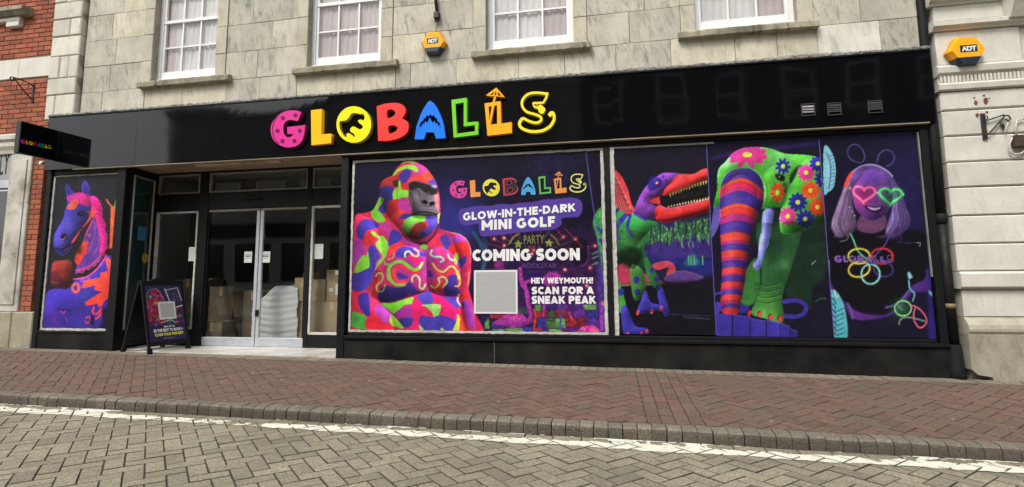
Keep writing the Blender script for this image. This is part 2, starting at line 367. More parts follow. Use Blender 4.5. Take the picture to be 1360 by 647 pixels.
def poly_block(pts, h, ch):
    """cut block: prism with a chamfered top"""
    c = np.mean(pts, 0); n = len(pts)
    r = [np.array(p) for p in pts]; t = [p+(c-p)/max(np.linalg.norm(c-p), 1e-6)*ch for p in r]
    v = [(p[0], p[1], -h) for p in r]+[(p[0], p[1], -ch) for p in r]+[(p[0], p[1], 0) for p in t]
    f = [(i, (i+1) % n, (i+1) % n+n, i+n) for i in range(n)]+[(i+n, (i+1) % n+n, (i+1) % n+2*n, i+2*n) for i in range(n)]+[tuple(range(2*n, 3*n))]
    return v, f
def herringbone(x0, x1, y0, y1, ox=0.0, oy=0.0):
    """45 degree herringbone: centre, angle of every block that touches the rectangle"""
    c = math.sqrt(0.5); R = int((abs(x1-x0)+abs(y1-y0))/PIT)+6; out = []
    cx, cy = (x0+x1)/2, (y0+y1)/2
    for i in range(-R, R):
        for j in range(-R, R):
            k = (i-j) % 4
            if k == 0: p, q, a = i+1.0, j+0.5, 0.0
            elif k == 3: p, q, a = i+0.5, j+1.0, math.pi/2
            else: continue
            x = cx+ox+(p-q)*PIT*c; y = cy+oy+(p+q)*PIT*c
            if x0-0.12 < x < x1+0.12 and y0-0.12 < y < y1+0.12: out.append((x, y, a+math.pi/4))
    return out
def corners(x, y, a, l, w):
    ca, sa = math.cos(a), math.sin(a)
    return [(x+dx*ca-dy*sa, y+dx*sa+dy*ca) for dx, dy in ((-l/2, -w/2), (l/2, -w/2), (l/2, w/2), (-l/2, w/2))]
def lay(parent, zf, items, full, name, stuffname, h, ch, limit=300):
    """items: (x, y, angle, shared mesh, clip y0, y1, x0, x1). The blocks that show largest become parts, the rest one joined part."""
    sized = []
    for it in items:
        u, v = proj(it[0], it[1], zf(it[0], it[1]))
        d = math.dist((it[0], it[1]), CAM[:2]); vis = -20 < u < 1380 and v < 665
        sized.append(((0 if vis else 100)+d, it))
    sized.sort(key=lambda s: s[0]); V = []; F = []; FM = []; mats = []
    for n, (d, (x, y, a, me, y0, y1, x0, x1)) in enumerate(sized):
        l, w = me['lw']; pts = corners(x, y, a, l, w); cp = clipped(pts, y0, y1, x0, x1)
        if len(cp) < 3: continue
        ar = 0.5*abs(sum(cp[i][0]*cp[(i+1) % len(cp)][1]-cp[(i+1) % len(cp)][0]*cp[i][1] for i in range(len(cp))))
        if ar < 0.0009: continue
        dz = random.gauss(0, 0.0013); cut = len(cp) != 4 or ar < l*w*0.985
        if n < limit:
            if cut:
                v, f = poly_block(cp, h, ch); o = mesh(name, v, f, list(me.materials), parent); o.location = (0, 0, dz); o.data.polygons.foreach_set('material_index', [1]*(len(f)-1)+[0])
            else:
                o = obj(name, me, parent); o.location = (x, y, dz); o.rotation_euler = (random.gauss(0, 0.005), random.gauss(0, 0.005), a+random.gauss(0, 0.006))
        else:
            v, f = poly_block(cp, h, ch); b = len(V); V += [(p[0], p[1], p[2]+dz) for p in v]; F += [tuple(i+b for i in q) for q in f]
            for mm in me.materials:
                if mm not in mats: mats.append(mm)
            FM += [mats.index(me.materials[1])]*(len(f)-1)+[mats.index(me.materials[0])]
    if V:
        o = mesh(stuffname, V, F, mats, parent); o.data.polygons.foreach_set('material_index', FM); kind(o, 'stuff')
for me_, lw in ((B_PAVE, (2*PIT-0.004, PIT-0.004)), (B_GREY, (2*PIT-0.004, PIT-0.004)), (B_ROAD, (2*PIT-0.005, PIT-0.005))): me_['lw'] = lw
items = []
FY = -0.065                                    # foot of the shop front
SB0 = FY-2*PIT                                 # soldier course along the shop
BX0 = P(844.3, 495, -0.25)[0]; BX1 = BX0+4*PIT  # band of four stretcher rows across the footway
PX0, PX1 = -9.6, 6.2
n = int((PX1-PX0)/PIT)
for i in range(n):
    x = BX0+(i-int((BX0-PX0)/PIT)+0.5)*PIT
    items.append((x, FY-PIT, math.pi/2, B_GREY, None, None, None, None))
yA, yB = KY0+0.003, SB0
for r in range(4):
    y = yB-random.uniform(0.0, 2*PIT)+2*PIT
    while y > yA-0.1:
        items.append((BX0+(r+0.5)*PIT, y-PIT, math.pi/2, B_PAVE, yA, yB, None, None)); y -= 2*PIT
for (x, y, a) in herringbone(PX0, BX0, yA, yB, 0.02, 0.03): items.append((x, y, a, B_PAVE, yA, yB, PX0, BX0-0.002))
for (x, y, a) in herringbone(BX1, PX1, yA, yB, 0.0, 0.0): items.append((x, y, a, B_PAVE, yA, yB, BX1+0.002, PX1))
lay(pav, zp, items, B_PAVE, 'paving_brick', 'far_paving_bricks', 0.05, 0.003)

# kerb: a row of upright kerb blocks with rounded noses
kerb = tilted('kerb', -16, 10, KY1+0.03, KY0, -0.03, zp, M['joint']); kerb.name = 'kerb'
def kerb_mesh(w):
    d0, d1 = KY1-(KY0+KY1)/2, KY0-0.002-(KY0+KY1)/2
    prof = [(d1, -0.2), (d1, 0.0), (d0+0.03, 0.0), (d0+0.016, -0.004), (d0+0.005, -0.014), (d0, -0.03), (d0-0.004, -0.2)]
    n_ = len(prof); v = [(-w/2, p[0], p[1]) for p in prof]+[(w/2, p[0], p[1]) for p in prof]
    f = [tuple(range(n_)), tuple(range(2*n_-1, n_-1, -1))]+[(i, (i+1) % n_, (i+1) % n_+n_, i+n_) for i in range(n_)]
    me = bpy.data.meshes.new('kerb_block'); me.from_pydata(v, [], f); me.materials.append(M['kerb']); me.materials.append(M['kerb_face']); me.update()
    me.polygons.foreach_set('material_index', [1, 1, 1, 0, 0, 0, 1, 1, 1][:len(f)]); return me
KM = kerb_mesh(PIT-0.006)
k0 = BX0-0.03
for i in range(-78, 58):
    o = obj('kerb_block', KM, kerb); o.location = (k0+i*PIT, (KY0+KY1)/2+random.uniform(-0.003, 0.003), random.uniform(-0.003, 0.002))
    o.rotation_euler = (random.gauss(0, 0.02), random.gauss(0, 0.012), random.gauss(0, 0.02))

# road: one stretcher course as channel, then herringbone
items = []; ry1 = KY1-0.006; ch0 = ry1-PIT; x = -9.0
while x < 5.5:
    items.append((x, ry1-PIT/2, 0.0, B_ROAD, None, None, None, None)); x += 2*PIT
HB = herringbone(-8.5, 5.5, -4.9, ch0, 0.05, 0.02)
for (x, y, a) in HB: items.append((x, y, a, B_ROAD, -4.9, ch0-0.002, None, None))
lay(road, zr, items, B_ROAD, 'road_brick', 'far_road_bricks', 0.05, 0.0032)
far = mesh('road_surface', [(-18, -15.6, 0), (14, -15.6, 0), (14, -4.9, 0), (-18, -4.9, 0)], [(0, 1, 2, 3)], M['road'], road)
far2 = mesh('pavement_surface', [(-16, KY0, -0.003), (PX0, KY0, -0.003), (PX0, 0.0, -0.003), (-16, 0.0, -0.003)], [(0, 1, 2, 3)], M['pave'], pav)
far3 = mesh('pavement_surface', [(PX1, KY0, -0.003), (10, KY0, -0.003), (10, 0.0, -0.003), (PX1, 0.0, -0.003)], [(0, 1, 2, 3)], M['pave'], pav)

# white edge line: worn paint left on the blocks only, real flakes 2 mm thick
def vnoise(shape_, cell, seed):
    r = np.random.default_rng(seed); h, w = shape_; gh, gw = int(h/cell)+3, int(w/cell)+3; G = r.random((gh, gw))
    yy = np.arange(h)/cell; xx = np.arange(w)/cell; yi = yy.astype(int); xi = xx.astype(int); fy = (yy-yi)[:, None]; fx = (xx-xi)[None]
    fy = fy*fy*(3-2*fy); fx = fx*fx*(3-2*fx)
    return (G[yi][:, xi]*(1-fy)*(1-fx)+G[yi+1][:, xi]*fy*(1-fx)+G[yi][:, xi+1]*(1-fy)*fx+G[yi+1][:, xi+1]*fy*fx)
cs = 0.006; LX0, LX1, LY0, LY1 = -8.2, 5.0, -2.565, -2.30
nx, ny = int((LX1-LX0)/cs), int((LY1-LY0)/cs)
nz = 0.5*vnoise((ny, nx), 26, 1)+0.3*vnoise((ny, nx), 9, 2)+0.2*vnoise((ny, nx), 3, 3)
yy = LY0+(np.arange(ny)+0.5)*cs; xx = LX0+(np.arange(nx)+0.5)*cs
prof = np.interp(yy, [LY0, LY0+0.03, LY0+0.05, -2.425, -2.405, -2.38, -2.325, -2.312, -2.30], [0.05, 0.6, 1.0, 1.0, 0.7, 0.42, 0.42, 0.66, 0.5])[:, None]
wear = np.interp(xx, [-8, -4.3, -3.6, -2.6, -1.5, 5], [0.10, 0.12, -0.17, -0.10, 0.10, 0.12])[None]
keep = nz < prof*0.74+wear*0.8-0.04
PXg, PYg = np.meshgrid(xx, yy)
on = np.zeros((ny, nx), bool)
for (bx_, by_, ba, me, *_r) in items:
    if by_ < LY0-0.15 or abs(bx_) > 9: continue
    ii = np.where(np.abs(xx-bx_) < 0.13)[0]; jj = np.where(np.abs(yy-by_) < 0.13)[0]
    if len(ii) == 0 or len(jj) == 0: continue
    X_, Y_ = np.meshgrid(xx[ii]-bx_, yy[jj]-by_); ca, sa = math.cos(ba), math.sin(ba)
    a_ = np.abs(X_*ca+Y_*sa); b_ = np.abs(-X_*sa+Y_*ca); ins = (a_ < PIT-0.0065) & (b_ < PIT/2-0.0065)
    on[jj[0]:jj[-1]+1, ii[0]:ii[-1]+1] |= ins
on |= vnoise((ny, nx), 14, 5) > 0.62           # here and there the paint bridges a joint
keep &= on
V = []; F = []
for j in range(ny):
    i = 0
    while i < nx:
        if keep[j, i]:
            e = i
            while e < nx and keep[j, e] and e-i < 40: e += 1
            b = len(V); x0_, x1_, y0_, y1_ = LX0+i*cs, LX0+e*cs, LY0+j*cs, LY0+(j+1)*cs
            V += [(x0_, y0_, 0), (x1_, y0_, 0), (x1_, y1_, 0), (x0_, y1_, 0)]; F.append((b, b+1, b+2, b+3)); i = e
        else: i += 1
ln = mesh('road_line', V, F, M['line']); ln.location = (0, 0, zr(0, 0)+0.0042); ln.rotation_euler = road.rotation_euler; kind(ln, 'structure')

# pale specks trodden into the paving
V = []; F = []
for i in range(90):
    x = random.uniform(-8, 4.5); y = random.uniform(-2.15, -0.15) if i < 70 else random.uniform(-3.8, -2.7)
    z = (zp if y > KY0 else zr)(x, y)+0.0035; r = random.uniform(0.004, 0.016); b = len(V)
    ph = random.random()*6; el = random.uniform(0.4, 1)
    for k in range(7):
        a = ph+k*2*math.pi/7; rr = r*random.uniform(0.75, 1.1); V.append((x+rr*math.cos(a), y+rr*math.sin(a)*el, z))
    F.append(tuple(range(b, b+7)))
o = mesh('gum_specks', V, F, simple('trodden_gum', (0.55, 0.53, 0.48), (0.3, 0.28, 0.25), 40, 0.8)); kind(o, 'stuff'); o['label'] = 'pale trodden specks scattered on the paving'; o['category'] = 'specks'

# ================================================================== THE SHOP BUILDING (stone upper floor, black shop front)
bld = thing('shop_building', 'stone building with white sash windows above a black shop front', 'building', (-2.4, 0, 0))
bld.location = (0, 0, 0)
DR = 0.0052                                    # the courses climb a touch to the right
def zc(k, x): return 3.862+0.405*k+DR*x
WIN = [(-6.54, -5.47), (-4.03, -2.95), (-1.50, -0.375), (1.08, 2.21)]
WZ0, WZ1 = 3.905, 5.72
# mortar bed behind the joints, with the window openings left free
xs = [-7.75]+[e for w in WIN for e in w]+[3.50]
wall = mesh('stone_wall', *(lambda V, F: (V, F))(*(lambda parts: ([v for p in parts for v in boxv(*p)], [tuple(i+8*n for i in f) for n, p in enumerate(parts) for f in BOXF]))(
    [(xs[i], xs[i+1], 0.014, 0.19, 3.4, 6.3) for i in range(0, len(xs)-1, 2)]+[(w[0]+0.0005, w[1]-0.0005, 0.014, 0.19, 3.4, WZ0-0.02) for w in WIN]+[(w[0]+0.0005, w[1]-0.0005, 0.014, 0.19, WZ1+0.02, 6.3) for w in WIN])), M['mortar'], bld)
def stone_block(parent, x0, x1, za, zb, zc_, zd, mat, y=0.0, depth=0.2, j=0.0022, ch=0.0035, name='stone_block'):
    """block with left edge za..zb and right edge zc_..zd; arrises broken unevenly"""
    f = y+random.uniform(-0.0035, 0.0035)
    def q(s, yy):
        jit = lambda: random.uniform(-0.0016, 0.0016)
        return [(x0+j+s+jit(), yy, za+j+s+jit()), (x1-j-s+jit(), yy, zc_+j+s+jit()), (x1-j-s+jit(), yy, zd-j-s+jit()), (x0+j+s+jit(), yy, zb-j-s+jit())]
    v = q(0, y+depth)+q(0, f+ch)+q(ch, f)
    fc = [(8, 9, 10, 11)]+[(4+i, 4+(i+1) % 4, 8+(i+1) % 4, 8+i) for i in range(4)]+[(i, (i+1) % 4, 4+(i+1) % 4, 4+i) for i in range(4)]
    return mesh(name, v, fc, mat, parent)
def sx(u, v): return P(u, v, 0)[0]
AW = 0.17
c0 = [sx(u, v) for u, v in ((111, 140), (135, 138), (191, 134), (241, 131), (300, 124), (345, 120), (394, 116), (469, 110), (525, 105), (545, 103), (606, 98), (689, 92), (750, 86), (818, 80), (891, 72), (976, 62), (1032, 58), (1086, 52), (1169, 46), (1228, 42))]
c0[0] = -7.74; c0[-1] = 3.49
clean = {2, 3, 6, 7, 10, 11, 14, 15, 16}
for i in range(len(c0)-1):
    a, b = c0[i], c0[i+1]; stone_block(wall, a, b, 3.42, zc(0, a), 3.42, zc(0, b), M['stone_white'] if i == 17 else M['stone_clean'] if i in clean else M['stone'])
for k in range(0, 6):
    segs = []; left = -7.74
    for wi, (w0, w1) in enumerate(WIN):
        segs.append((left, w0-AW)); left = w1+AW
    segs.append((left, 3.49))
    for si, (a, b) in enumerate(segs):
        n_ = max(1, round((b-a)/random.uniform(0.45, 0.62))); cut = [a]
        for q in range(1, n_): cut.append(a+(b-a)*(q+((k % 2)-0.5)*0.35+random.uniform(-0.16, 0.16))/n_)
        cut.append(b)
        for q in range(n_): stone_block(wall, cut[q], cut[q+1], zc(k, cut[q]), zc(k+1, cut[q]), zc(k, cut[q+1]), zc(k+1, cut[q+1]), M['stone_clean'] if random.random() < 0.10 else M['stone'])
    for w0, w1 in WIN:                         # architrave stones beside the openings, lintel above
        z0_, z1_ = zc(k, w0), zc(k+1, w0)
        if z0_ > WZ1+0.01: continue
        z1_ = min(z1_, WZ1); zb_ = max(z0_, 3.862)
        for a, b in ((w0-AW, w0), (w1, w1+AW)): stone_block(wall, a, b, zb_, z1_, zb_, z1_, M['stone_arch'], -0.012, 0.2, 0.003)
for w0, w1 in WIN:
    for q in range(3):
        a, b = w0-AW+(w1-w0+2*AW)*q/3, w0-AW+(w1-w0+2*AW)*(q+1)/3; stone_block(wall, a, b, WZ1, 6.29, WZ1, 6.29, M['stone_arch'], -0.014)
corn = mould('cornice', [(0.2, 6.3), (0.0, 6.3), (-0.06, 6.34), (-0.10, 6.42), (-0.24, 6.46), (-0.26, 6.56), (0.2, 6.6)], -8.3, 3.52, M['stone'], bld)
par = box('parapet', -8.3, 3.52, 0.02, 0.3, 6.602, 7.5, M['stone'], bld)
roof = box('roof', -8.3, 3.52, 0.31, 7.0, 6.2, 6.6, simple('roof_felt', (0.05, 0.05, 0.055), None, 4, 0.9), bld)
for nm, a, b in (('side_wall', -8.3, -8.2), ('side_wall', 3.4, 3.5)): box(nm, a, b, 0.32, 6.99, -0.2, 6.19, M['mortar'], bld)
box('back_wall', -8.19, 3.39, 6.9, 6.99, -0.2, 6.19, M['mortar'], bld)
# quoin strip at the left end stands proud
qu = box('quoin_strip', -8.295, -7.775, -0.055, 0.19, 3.40, 6.3, M['mortar'], bld)
qz = [3.42]+[P(75, v, -0.07)[2] for v in (126.5, 104.5, 75.5, 49.5, 27, 5)]+[5.62, 5.95, 6.29]
rows = [(0.0, 0.32, 1.0), (0.0, 1.0), (0.0, 0.36, 0.66, 1.0), (0.0, 1.0), (0.0, 0.62, 1.0), (0.0, 1.0), (0.0, 0.4, 1.0), (0.0, 1.0), (0.0, 0.55, 1.0)]
for r, cuts in enumerate(rows):
    for q in range(len(cuts)-1):
        a, b = -8.30+0.53*cuts[q], -8.30+0.53*cuts[q+1]
        stone_block(qu, a, b, qz[r], qz[r+1], qz[r]+0.003, qz[r+1]+0.003, M['stone_quoin'], -0.075+random.uniform(-0.006, 0.006), 0.26, 0.005, 0.012)

# sash windows
def pane(name, x0, x1, y, z0, z1, mat, parent, th=0.004): return box(name, x0, x1, y, y+th, z0, z1, mat, parent)
SILL = [((180.9, 115.5), (302.2, 106.6)), ((387, 98), (526, 86.5)), ((625.5, 77.3), (783.9, 61)), ((901.6, 51), (1089, 34))]
CURT = ['pinkish lining and pale net curtain in the first sash window from the left', 'pink lined blind behind the second sash window from the left',
        'grey net curtain with pink lining behind the third sash window', 'grey gathered net curtain behind the rightmost sash window']
for wi, (w0, w1) in enumerate(WIN):
    y = 0.10; zb = 4.005+0.004*wi*1.6
    fr = mesh('sash_window', *(lambda parts: ([v for p in parts for v in boxv(*p)], [tuple(i+8*n for i in f) for n, p in enumerate(parts) for f in BOXF]))(
        [(w0, w0+0.055, y, y+0.09, zb-0.03, WZ1), (w1-0.055, w1, y, y+0.09, zb-0.03, WZ1), (w0+0.056, w1-0.056, y, y+0.09, WZ1-0.05, WZ1), (w0+0.001, w1-0.001, y-0.02, y+0.09, zb-0.095, zb-0.031)]), M['white'], bld)
    a, b = w0+0.056, w1-0.056
    lo = y+0.05; up = y+0.015                  # lower sash sits behind the upper one's plane
    box('bottom_rail', a, b, y+0.012, y+0.06, zb-0.0305, zb+0.085, M['white'], fr, 0.004)
    box('meeting_rail', a, b, y+0.006, y+0.065, zb+0.835, zb+0.885, M['white'], fr, 0.004)
    box('top_rail', a, b, y+0.006, y+0.055, WZ1-0.11, WZ1-0.051, M['white'], fr, 0.003)
    for s0, s1 in ((a, a+0.035), (b-0.035, b)): box('stile', s0, s1, y+0.014, y+0.058, zb+0.0855, zb+0.8345, M['white'], fr, 0.003); box('stile', s0, s1, y+0.008, y+0.05, zb+0.8855, WZ1-0.1105, M['white'], fr, 0.003)
    a += 0.0355; b -= 0.0355; pw = (b-a-0.044)/3
    for (z0_, z1_) in ((zb+0.0855, zb+0.8345), (zb+0.8855, WZ1-0.1105)):
        zm = (z0_+z1_)/2
        for q in (1, 2): box('glazing_bar', a+q*pw+(q-1)*0.022, a+q*pw+q*0.022, y+0.018, y+0.05, z0_, z1_, M['white'], fr)
        for q in range(3):
            x0_ = a+q*(pw+0.022); box('glazing_bar', x0_+0.0005, x0_+pw-0.0005, y+0.02, y+0.048, zm-0.011, zm+0.011, M['white'], fr)
            for zz0, zz1 in ((z0_, zm-0.0115), (zm+0.0115, z1_)): pane('pane', x0_+0.0008, x0_+pw-0.0008, y+0.034, zz0, zz1, M['glass_up'], fr)
    # stone sill
    (u0, v0), (u1, v1) = SILL[wi]; A_, B_ = P(u0, v0, -0.085), P(u1, v1, -0.085); zs = (A_[2]+B_[2])/2
    bm = bmesh.new(); prof = [(0.13, zs-0.002), (-0.065, zs), (-0.085, zs+0.006), (-0.087, zs+0.07), (-0.07, zs+0.088), (0.10, zs+0.105), (0.13, zs+0.105)]
    NS = 24; ring = []
    for s in range(NS+1):
        xx_ = A_[0]+(B_[0]-A_[0])*s/NS; e = random.uniform
        ring.append([bm.verts.new((xx_, p[0]+(e(-0.004, 0.004) if p[0] < 0 else 0), p[1]+(e(-0.004, 0.004) if p[0] < 0 else 0))) for p in prof])
    for s in range(NS):
        for q in range(len(prof)): bm.faces.new((ring[s][q], ring[s+1][q], ring[s+1][(q+1) % len(prof)], ring[s][(q+1) % len(prof)]))
    bm.faces.new(ring[0][::-1]); bm.faces.new(ring[-1]); me = bpy.data.meshes.new('window_sill'); bm.to_mesh(me); bm.free(); me.materials.append(M['stone_sill']); obj('window_sill', me, bld)
    # net curtain in folds behind the glass
    V = []; F = []; n_ = 60
    for q in range(n_+1):
        xx_ = w0+0.03+(w1-w0-0.06)*q/n_; d = 0.012*math.sin(q*1.3+wi)+0.006*math.sin(q*0.47)
        V += [(xx_, 0.165+d*0.7, 3.98), (xx_, 0.165+d*0.4, 5.7)]
    for q in range(n_): F.append((2*q, 2*q+2, 2*q+3, 2*q+1))
    gap = {0: (0, 13), 1: (0, 60), 2: (40, 60), 3: (38, 60)}[wi]
    cu = mesh('net_curtain', V, F, [M['curtain'], M['curtain_pink']], None, smooth=True)
    for q, p in enumerate(cu.data.polygons): p.material_index = 1 if gap[0] <= q < gap[1] else 0
    tag(cu, CURT[wi], 'curtain', 'curtains behind the upper windows')
    box('dark_lining', w0, w1, 0.45, 0.46, 3.9, 5.75, M['black'], bld)

# ------------------------------------------------------------------ shop front
LX, RX = -8.17, 3.40
def trim(name, x0, x1, y0, y1, z0, z1, mat=None, parent=None, bev=0.004): return box(name, x0, x1, y0, y1, z0, z1, mat or M['black'], parent or bld, bev)
ZL = 0.300                                      # stall riser lip
lobL, lobR = -6.83, -3.44
# right hand shop window
trim('stall_riser', -3.335, RX, -0.05, 0.05, -0.12, ZL-0.022, M['riser'])
for u in (656.5,):
    trim('riser_joint', P(u, 460, -0.05)[0]-0.004, P(u, 460, -0.05)[0]+0.004, -0.0525, -0.0495, -0.05, ZL-0.03, simple('pale_joint', (0.1, 0.1, 0.1)), None, 0)
trim('riser_sill', -3.33, RX-0.001, -0.075, 0.05, ZL-0.020, ZL+0.018)
trim('sill_rail', -3.30, RX-0.1, -0.035, 0.05, ZL+0.019, ZL+0.055)
trim('corner_post', lobR, -3.336, -0.06, 0.06, -0.1, 2.64)
trim('window_mullion', -0.045, 0.022, -0.035, 0.05, ZL+0.0555, 2.585)
trim('window_head', -3.33, RX-0.001, -0.03, 0.05, 2.588, 2.67)
trim('end_post', 3.33, RX+0.005, -0.045, 0.05, ZL+0.0195, 2.587)
trim('end_bead', 3.315, 3.328, -0.025, 0.03, 1.0, 2.57, M['edge_dark'])
def ragged(name, x0, x1, y0, y1, z0, z1, mat, parent, j=0.0035):
    """strip whose long edges wander, like a bead painted and scraped many times"""
    along_x = (x1-x0) > (z1-z0); L_ = (x1-x0) if along_x else (z1-z0); n_ = max(6, int(L_/0.035)); V = []; F = []; e = lambda: random.uniform(-j, j)*(1.8 if random.random() < 0.12 else 1)
    for s in range(n_+1):
        t = s/n_; yf = y0+random.uniform(-0.001, 0.003)
        if along_x: x = x0+L_*t; a, b = z0+e(), z1+e(); V += [(x, y1, a), (x, yf, a), (x, yf, b), (x, y1, b)]
        else: z = z0+L_*t; a, b = x0+e(), x1+e(); V += [(a, y1, z), (a, yf, z), (b, yf, z), (b, y1, z)]
    for s in range(n_):
        for q in range(4): k_ = s*4; F.append((k_+q, k_+4+q, k_+4+(q+1) % 4, k_+(q+1) % 4))
    F += [(0, 1, 2, 3), (n_*4+3, n_*4+2, n_*4+1, n_*4)]
    return mesh(name, V, F, mat, parent)
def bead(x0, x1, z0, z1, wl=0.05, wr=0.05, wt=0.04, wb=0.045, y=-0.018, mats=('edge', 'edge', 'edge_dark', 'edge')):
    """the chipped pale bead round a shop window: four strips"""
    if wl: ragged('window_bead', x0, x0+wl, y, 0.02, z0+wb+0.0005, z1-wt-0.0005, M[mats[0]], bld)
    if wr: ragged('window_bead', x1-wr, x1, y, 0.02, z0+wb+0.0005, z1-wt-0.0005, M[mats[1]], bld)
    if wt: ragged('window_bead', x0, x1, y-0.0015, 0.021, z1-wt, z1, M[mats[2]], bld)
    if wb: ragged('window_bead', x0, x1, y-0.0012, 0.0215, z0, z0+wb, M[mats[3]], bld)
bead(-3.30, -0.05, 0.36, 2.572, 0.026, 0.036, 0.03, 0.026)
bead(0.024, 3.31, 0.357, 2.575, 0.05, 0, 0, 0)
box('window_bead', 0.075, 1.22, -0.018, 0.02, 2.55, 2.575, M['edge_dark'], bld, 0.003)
pane('shop_window_pane', -3.26, -0.09, 0.03, 0.37, 2.56, M['glass'], bld, 0.006)
pane('shop_window_pane', 0.03, 3.31, 0.03, 0.37, 2.56, M['glass'], bld, 0.006)
# left hand shop window
trim('left_post', LX, -8.09, -0.05, 0.05, -0.02, 2.66)
trim('stall_riser', -8.089, -6.93, -0.04, 0.05, -0.02, 0.295, M['riser'])
trim('riser_sill', -8.088, -6.935, -0.05, 0.05, 0.297, 0.325)
trim('window_head', -8.089, -6.93, -0.03, 0.05, 2.585, 2.66)
trim('lobby_post', -6.929, -6.79, -0.05, 0.06, -0.02, 2.66)
trim('side_edge', LX-0.03, LX-0.004, -0.01, 0.05, 0.0, 2.66, M['edge_dark'])
bead(-8.082, -6.935, 0.33, 2.578, 0.027, 0.014, 0.022, 0.03)
pane('shop_window_pane', -8.05, -6.95, 0.03, 0.36, 2.55, M['glass'], bld, 0.006)
# lobby: side window returning to the doors
DY = 0.62
def skew(name, x0, y0, x1, y1, z0, z1, th, mat):
    """upright board between two plan points"""
    d = Vector((x1-x0, y1-y0, 0)).normalized(); n_ = Vector((d.y, -d.x, 0))*th
    p = [(x0, y0), (x1, y1), (x1-n_.x, y1-n_.y), (x0-n_.x, y0-n_.y)]
    v = [(a, b, z0) for a, b in p]+[(a, b, z1) for a, b in p]
    return mesh(name, v, [(3, 2, 1, 0), (4, 5, 6, 7), (0, 1, 5, 4), (1, 2, 6, 5), (2, 3, 7, 6), (3, 0, 4, 7)], mat, bld)
rx0, rx1 = -6.795, -6.93
sk = lambda t: (rx0+(rx1-rx0)*t, 0.062+(DY-0.062)*t)
skew('side_riser', *sk(0), *sk(1), 0.02, 0.30, 0.05, M['black'])
skew('side_pane', *sk(0.09), *sk(0.9), 0.34, 2.56, 0.006, M['glass'])
skew('display_back', rx0-0.12, 0.08, rx1-0.12, DY, 0.3, 2.6, 0.02, simple('teal_backing', (0.02, 0.075, 0.085), (0.014, 0.05, 0.058), 2, 0.6))
for a, b in ((0.07, 0.105), (0.87, 0.905)): skew('side_bead', *sk(a), *sk(b), 0.34, 2.56, -0.015, M['edge'])
skew('side_head', *sk(0), *sk(1), 2.562, 2.67, 0.05, M['black']); skew('side_bead', *sk(0.106), *sk(0.869), 2.535, 2.56, -0.014, M['edge_dark'])
# door screen
dl, dr, ml = P(272, 380, DY)[0], P(406, 380, DY)[0], P(342, 380, DY)[0]
sl0, sl1, sr0, sr1 = -6.87, -6.12, dr+0.07, -3.45
trim('screen_post', -6.99, sl0-0.001, DY-0.03, DY+0.07, 0.04, 2.67); trim('screen_post', sl1+0.001, dl, DY-0.035, DY+0.07, 0.04, 2.67)
trim('screen_post', dr, sr0-0.001, DY-0.035, DY+0.07, 0.04, 2.67)
trim('screen_transom', dl+0.001, dr-0.001, DY-0.03, DY+0.07, 2.085, 2.335); trim('screen_transom', sl0, sl1, DY-0.03, DY+0.07, 2.07, 2.335); trim('screen_transom', sr0, sr1, DY-0.03, DY+0.07, 2.085, 2.335)
trim('screen_head', sl0, sr1, DY-0.03, DY+0.07, 2.645, 2.672)
trim('screen_riser', sl0, sl1, DY-0.03, DY+0.07, 0.04, 0.30); trim('screen_riser', sr0, sr1, DY-0.03, DY+0.07, 0.04, 0.245)
def fan(x0, x1, z0, z1, nm, bl=0.022):
    p = pane(nm, x0+0.01, x1-0.01, DY+0.012, z0+0.01, z1-0.01, M['glass'], bld, 0.006)
    for a, b, c, d in ((x0, x0+bl, z0, z1), (x1-bl, x1, z0, z1), (x0+bl, x1-bl, z0, z0+bl), (x0+bl, x1-bl, z1-bl, z1)):
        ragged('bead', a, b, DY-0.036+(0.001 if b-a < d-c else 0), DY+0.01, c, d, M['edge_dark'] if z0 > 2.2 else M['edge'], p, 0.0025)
fan(sl0+0.01, sl1-0.005, 2.34, 2.64, 'transom_pane'); fan(dl+0.01, dr-0.012, 2.34, 2.64, 'transom_pane'); fan(sr0+0.005, sr1, 2.34, 2.64, 'transom_pane')
fan(sl0+0.01, sl1-0.005, 0.305, 2.065, 'side_light_pane', 0.026); fan(sr0+0.005, sr1, 0.25, 2.08, 'side_light_pane', 0.03)
# a pair of aluminium doors
def door(x0, x1, hinge_left):
    st = 0.052; z0, z1 = 0.068, 2.08; y0, y1 = DY-0.012, DY+0.03
    p = pane('door', x0+0.004, x1-0.004, DY+0.006, z0+0.125, z1-0.035, M['glass'], bld, 0.006)
    box('bottom_rail', x0, x1, y0, y1, z0, z0+0.125, M['alu'], p, 0.004); box('top_rail', x0, x1, y0, y1, z1-0.035, z1, M['edge_dark'], p, 0.003)
    inner = (x1-st, x1) if hinge_left else (x0, x0+st); outer = (x0, x0+0.018) if hinge_left else (x1-0.03, x1)
    box('stile', *inner, y0, y1, z0+0.1255, z1-0.0355, M['alu'], p, 0.005); box('stile', *outer, y0, y1, z0+0.1255, z1-0.0355, M['black'], p, 0.003)
    return p
d1 = door(dl+0.003, ml-0.006, True); d2 = door(ml+0.006, dr-0.003, False)
box('lock', ml+0.004, ml+0.05, DY-0.04, DY-0.013, 0.50, 0.59, M['black'], d2, 0.006)
box('closer_cover', P(327, 263, DY)[0], P(349, 263, DY)[0], DY-0.075, DY-0.031, 2.21, 2.25, M['black'], bld, 0.01)
box('threshold', -6.99, sr1+0.005, 0.064, DY+0.3, -0.02, 0.064, M['tile'], bld)
box('threshold_edge', -6.78, lobR-0.002, -0.06, 0.063, -0.02, 0.0625, M['tile'], bld, 0.003)
box('lobby_soffit', -6.99, lobR+0.002, -0.06, DY+0.06, 2.674, 2.70, M['soffit'], bld)
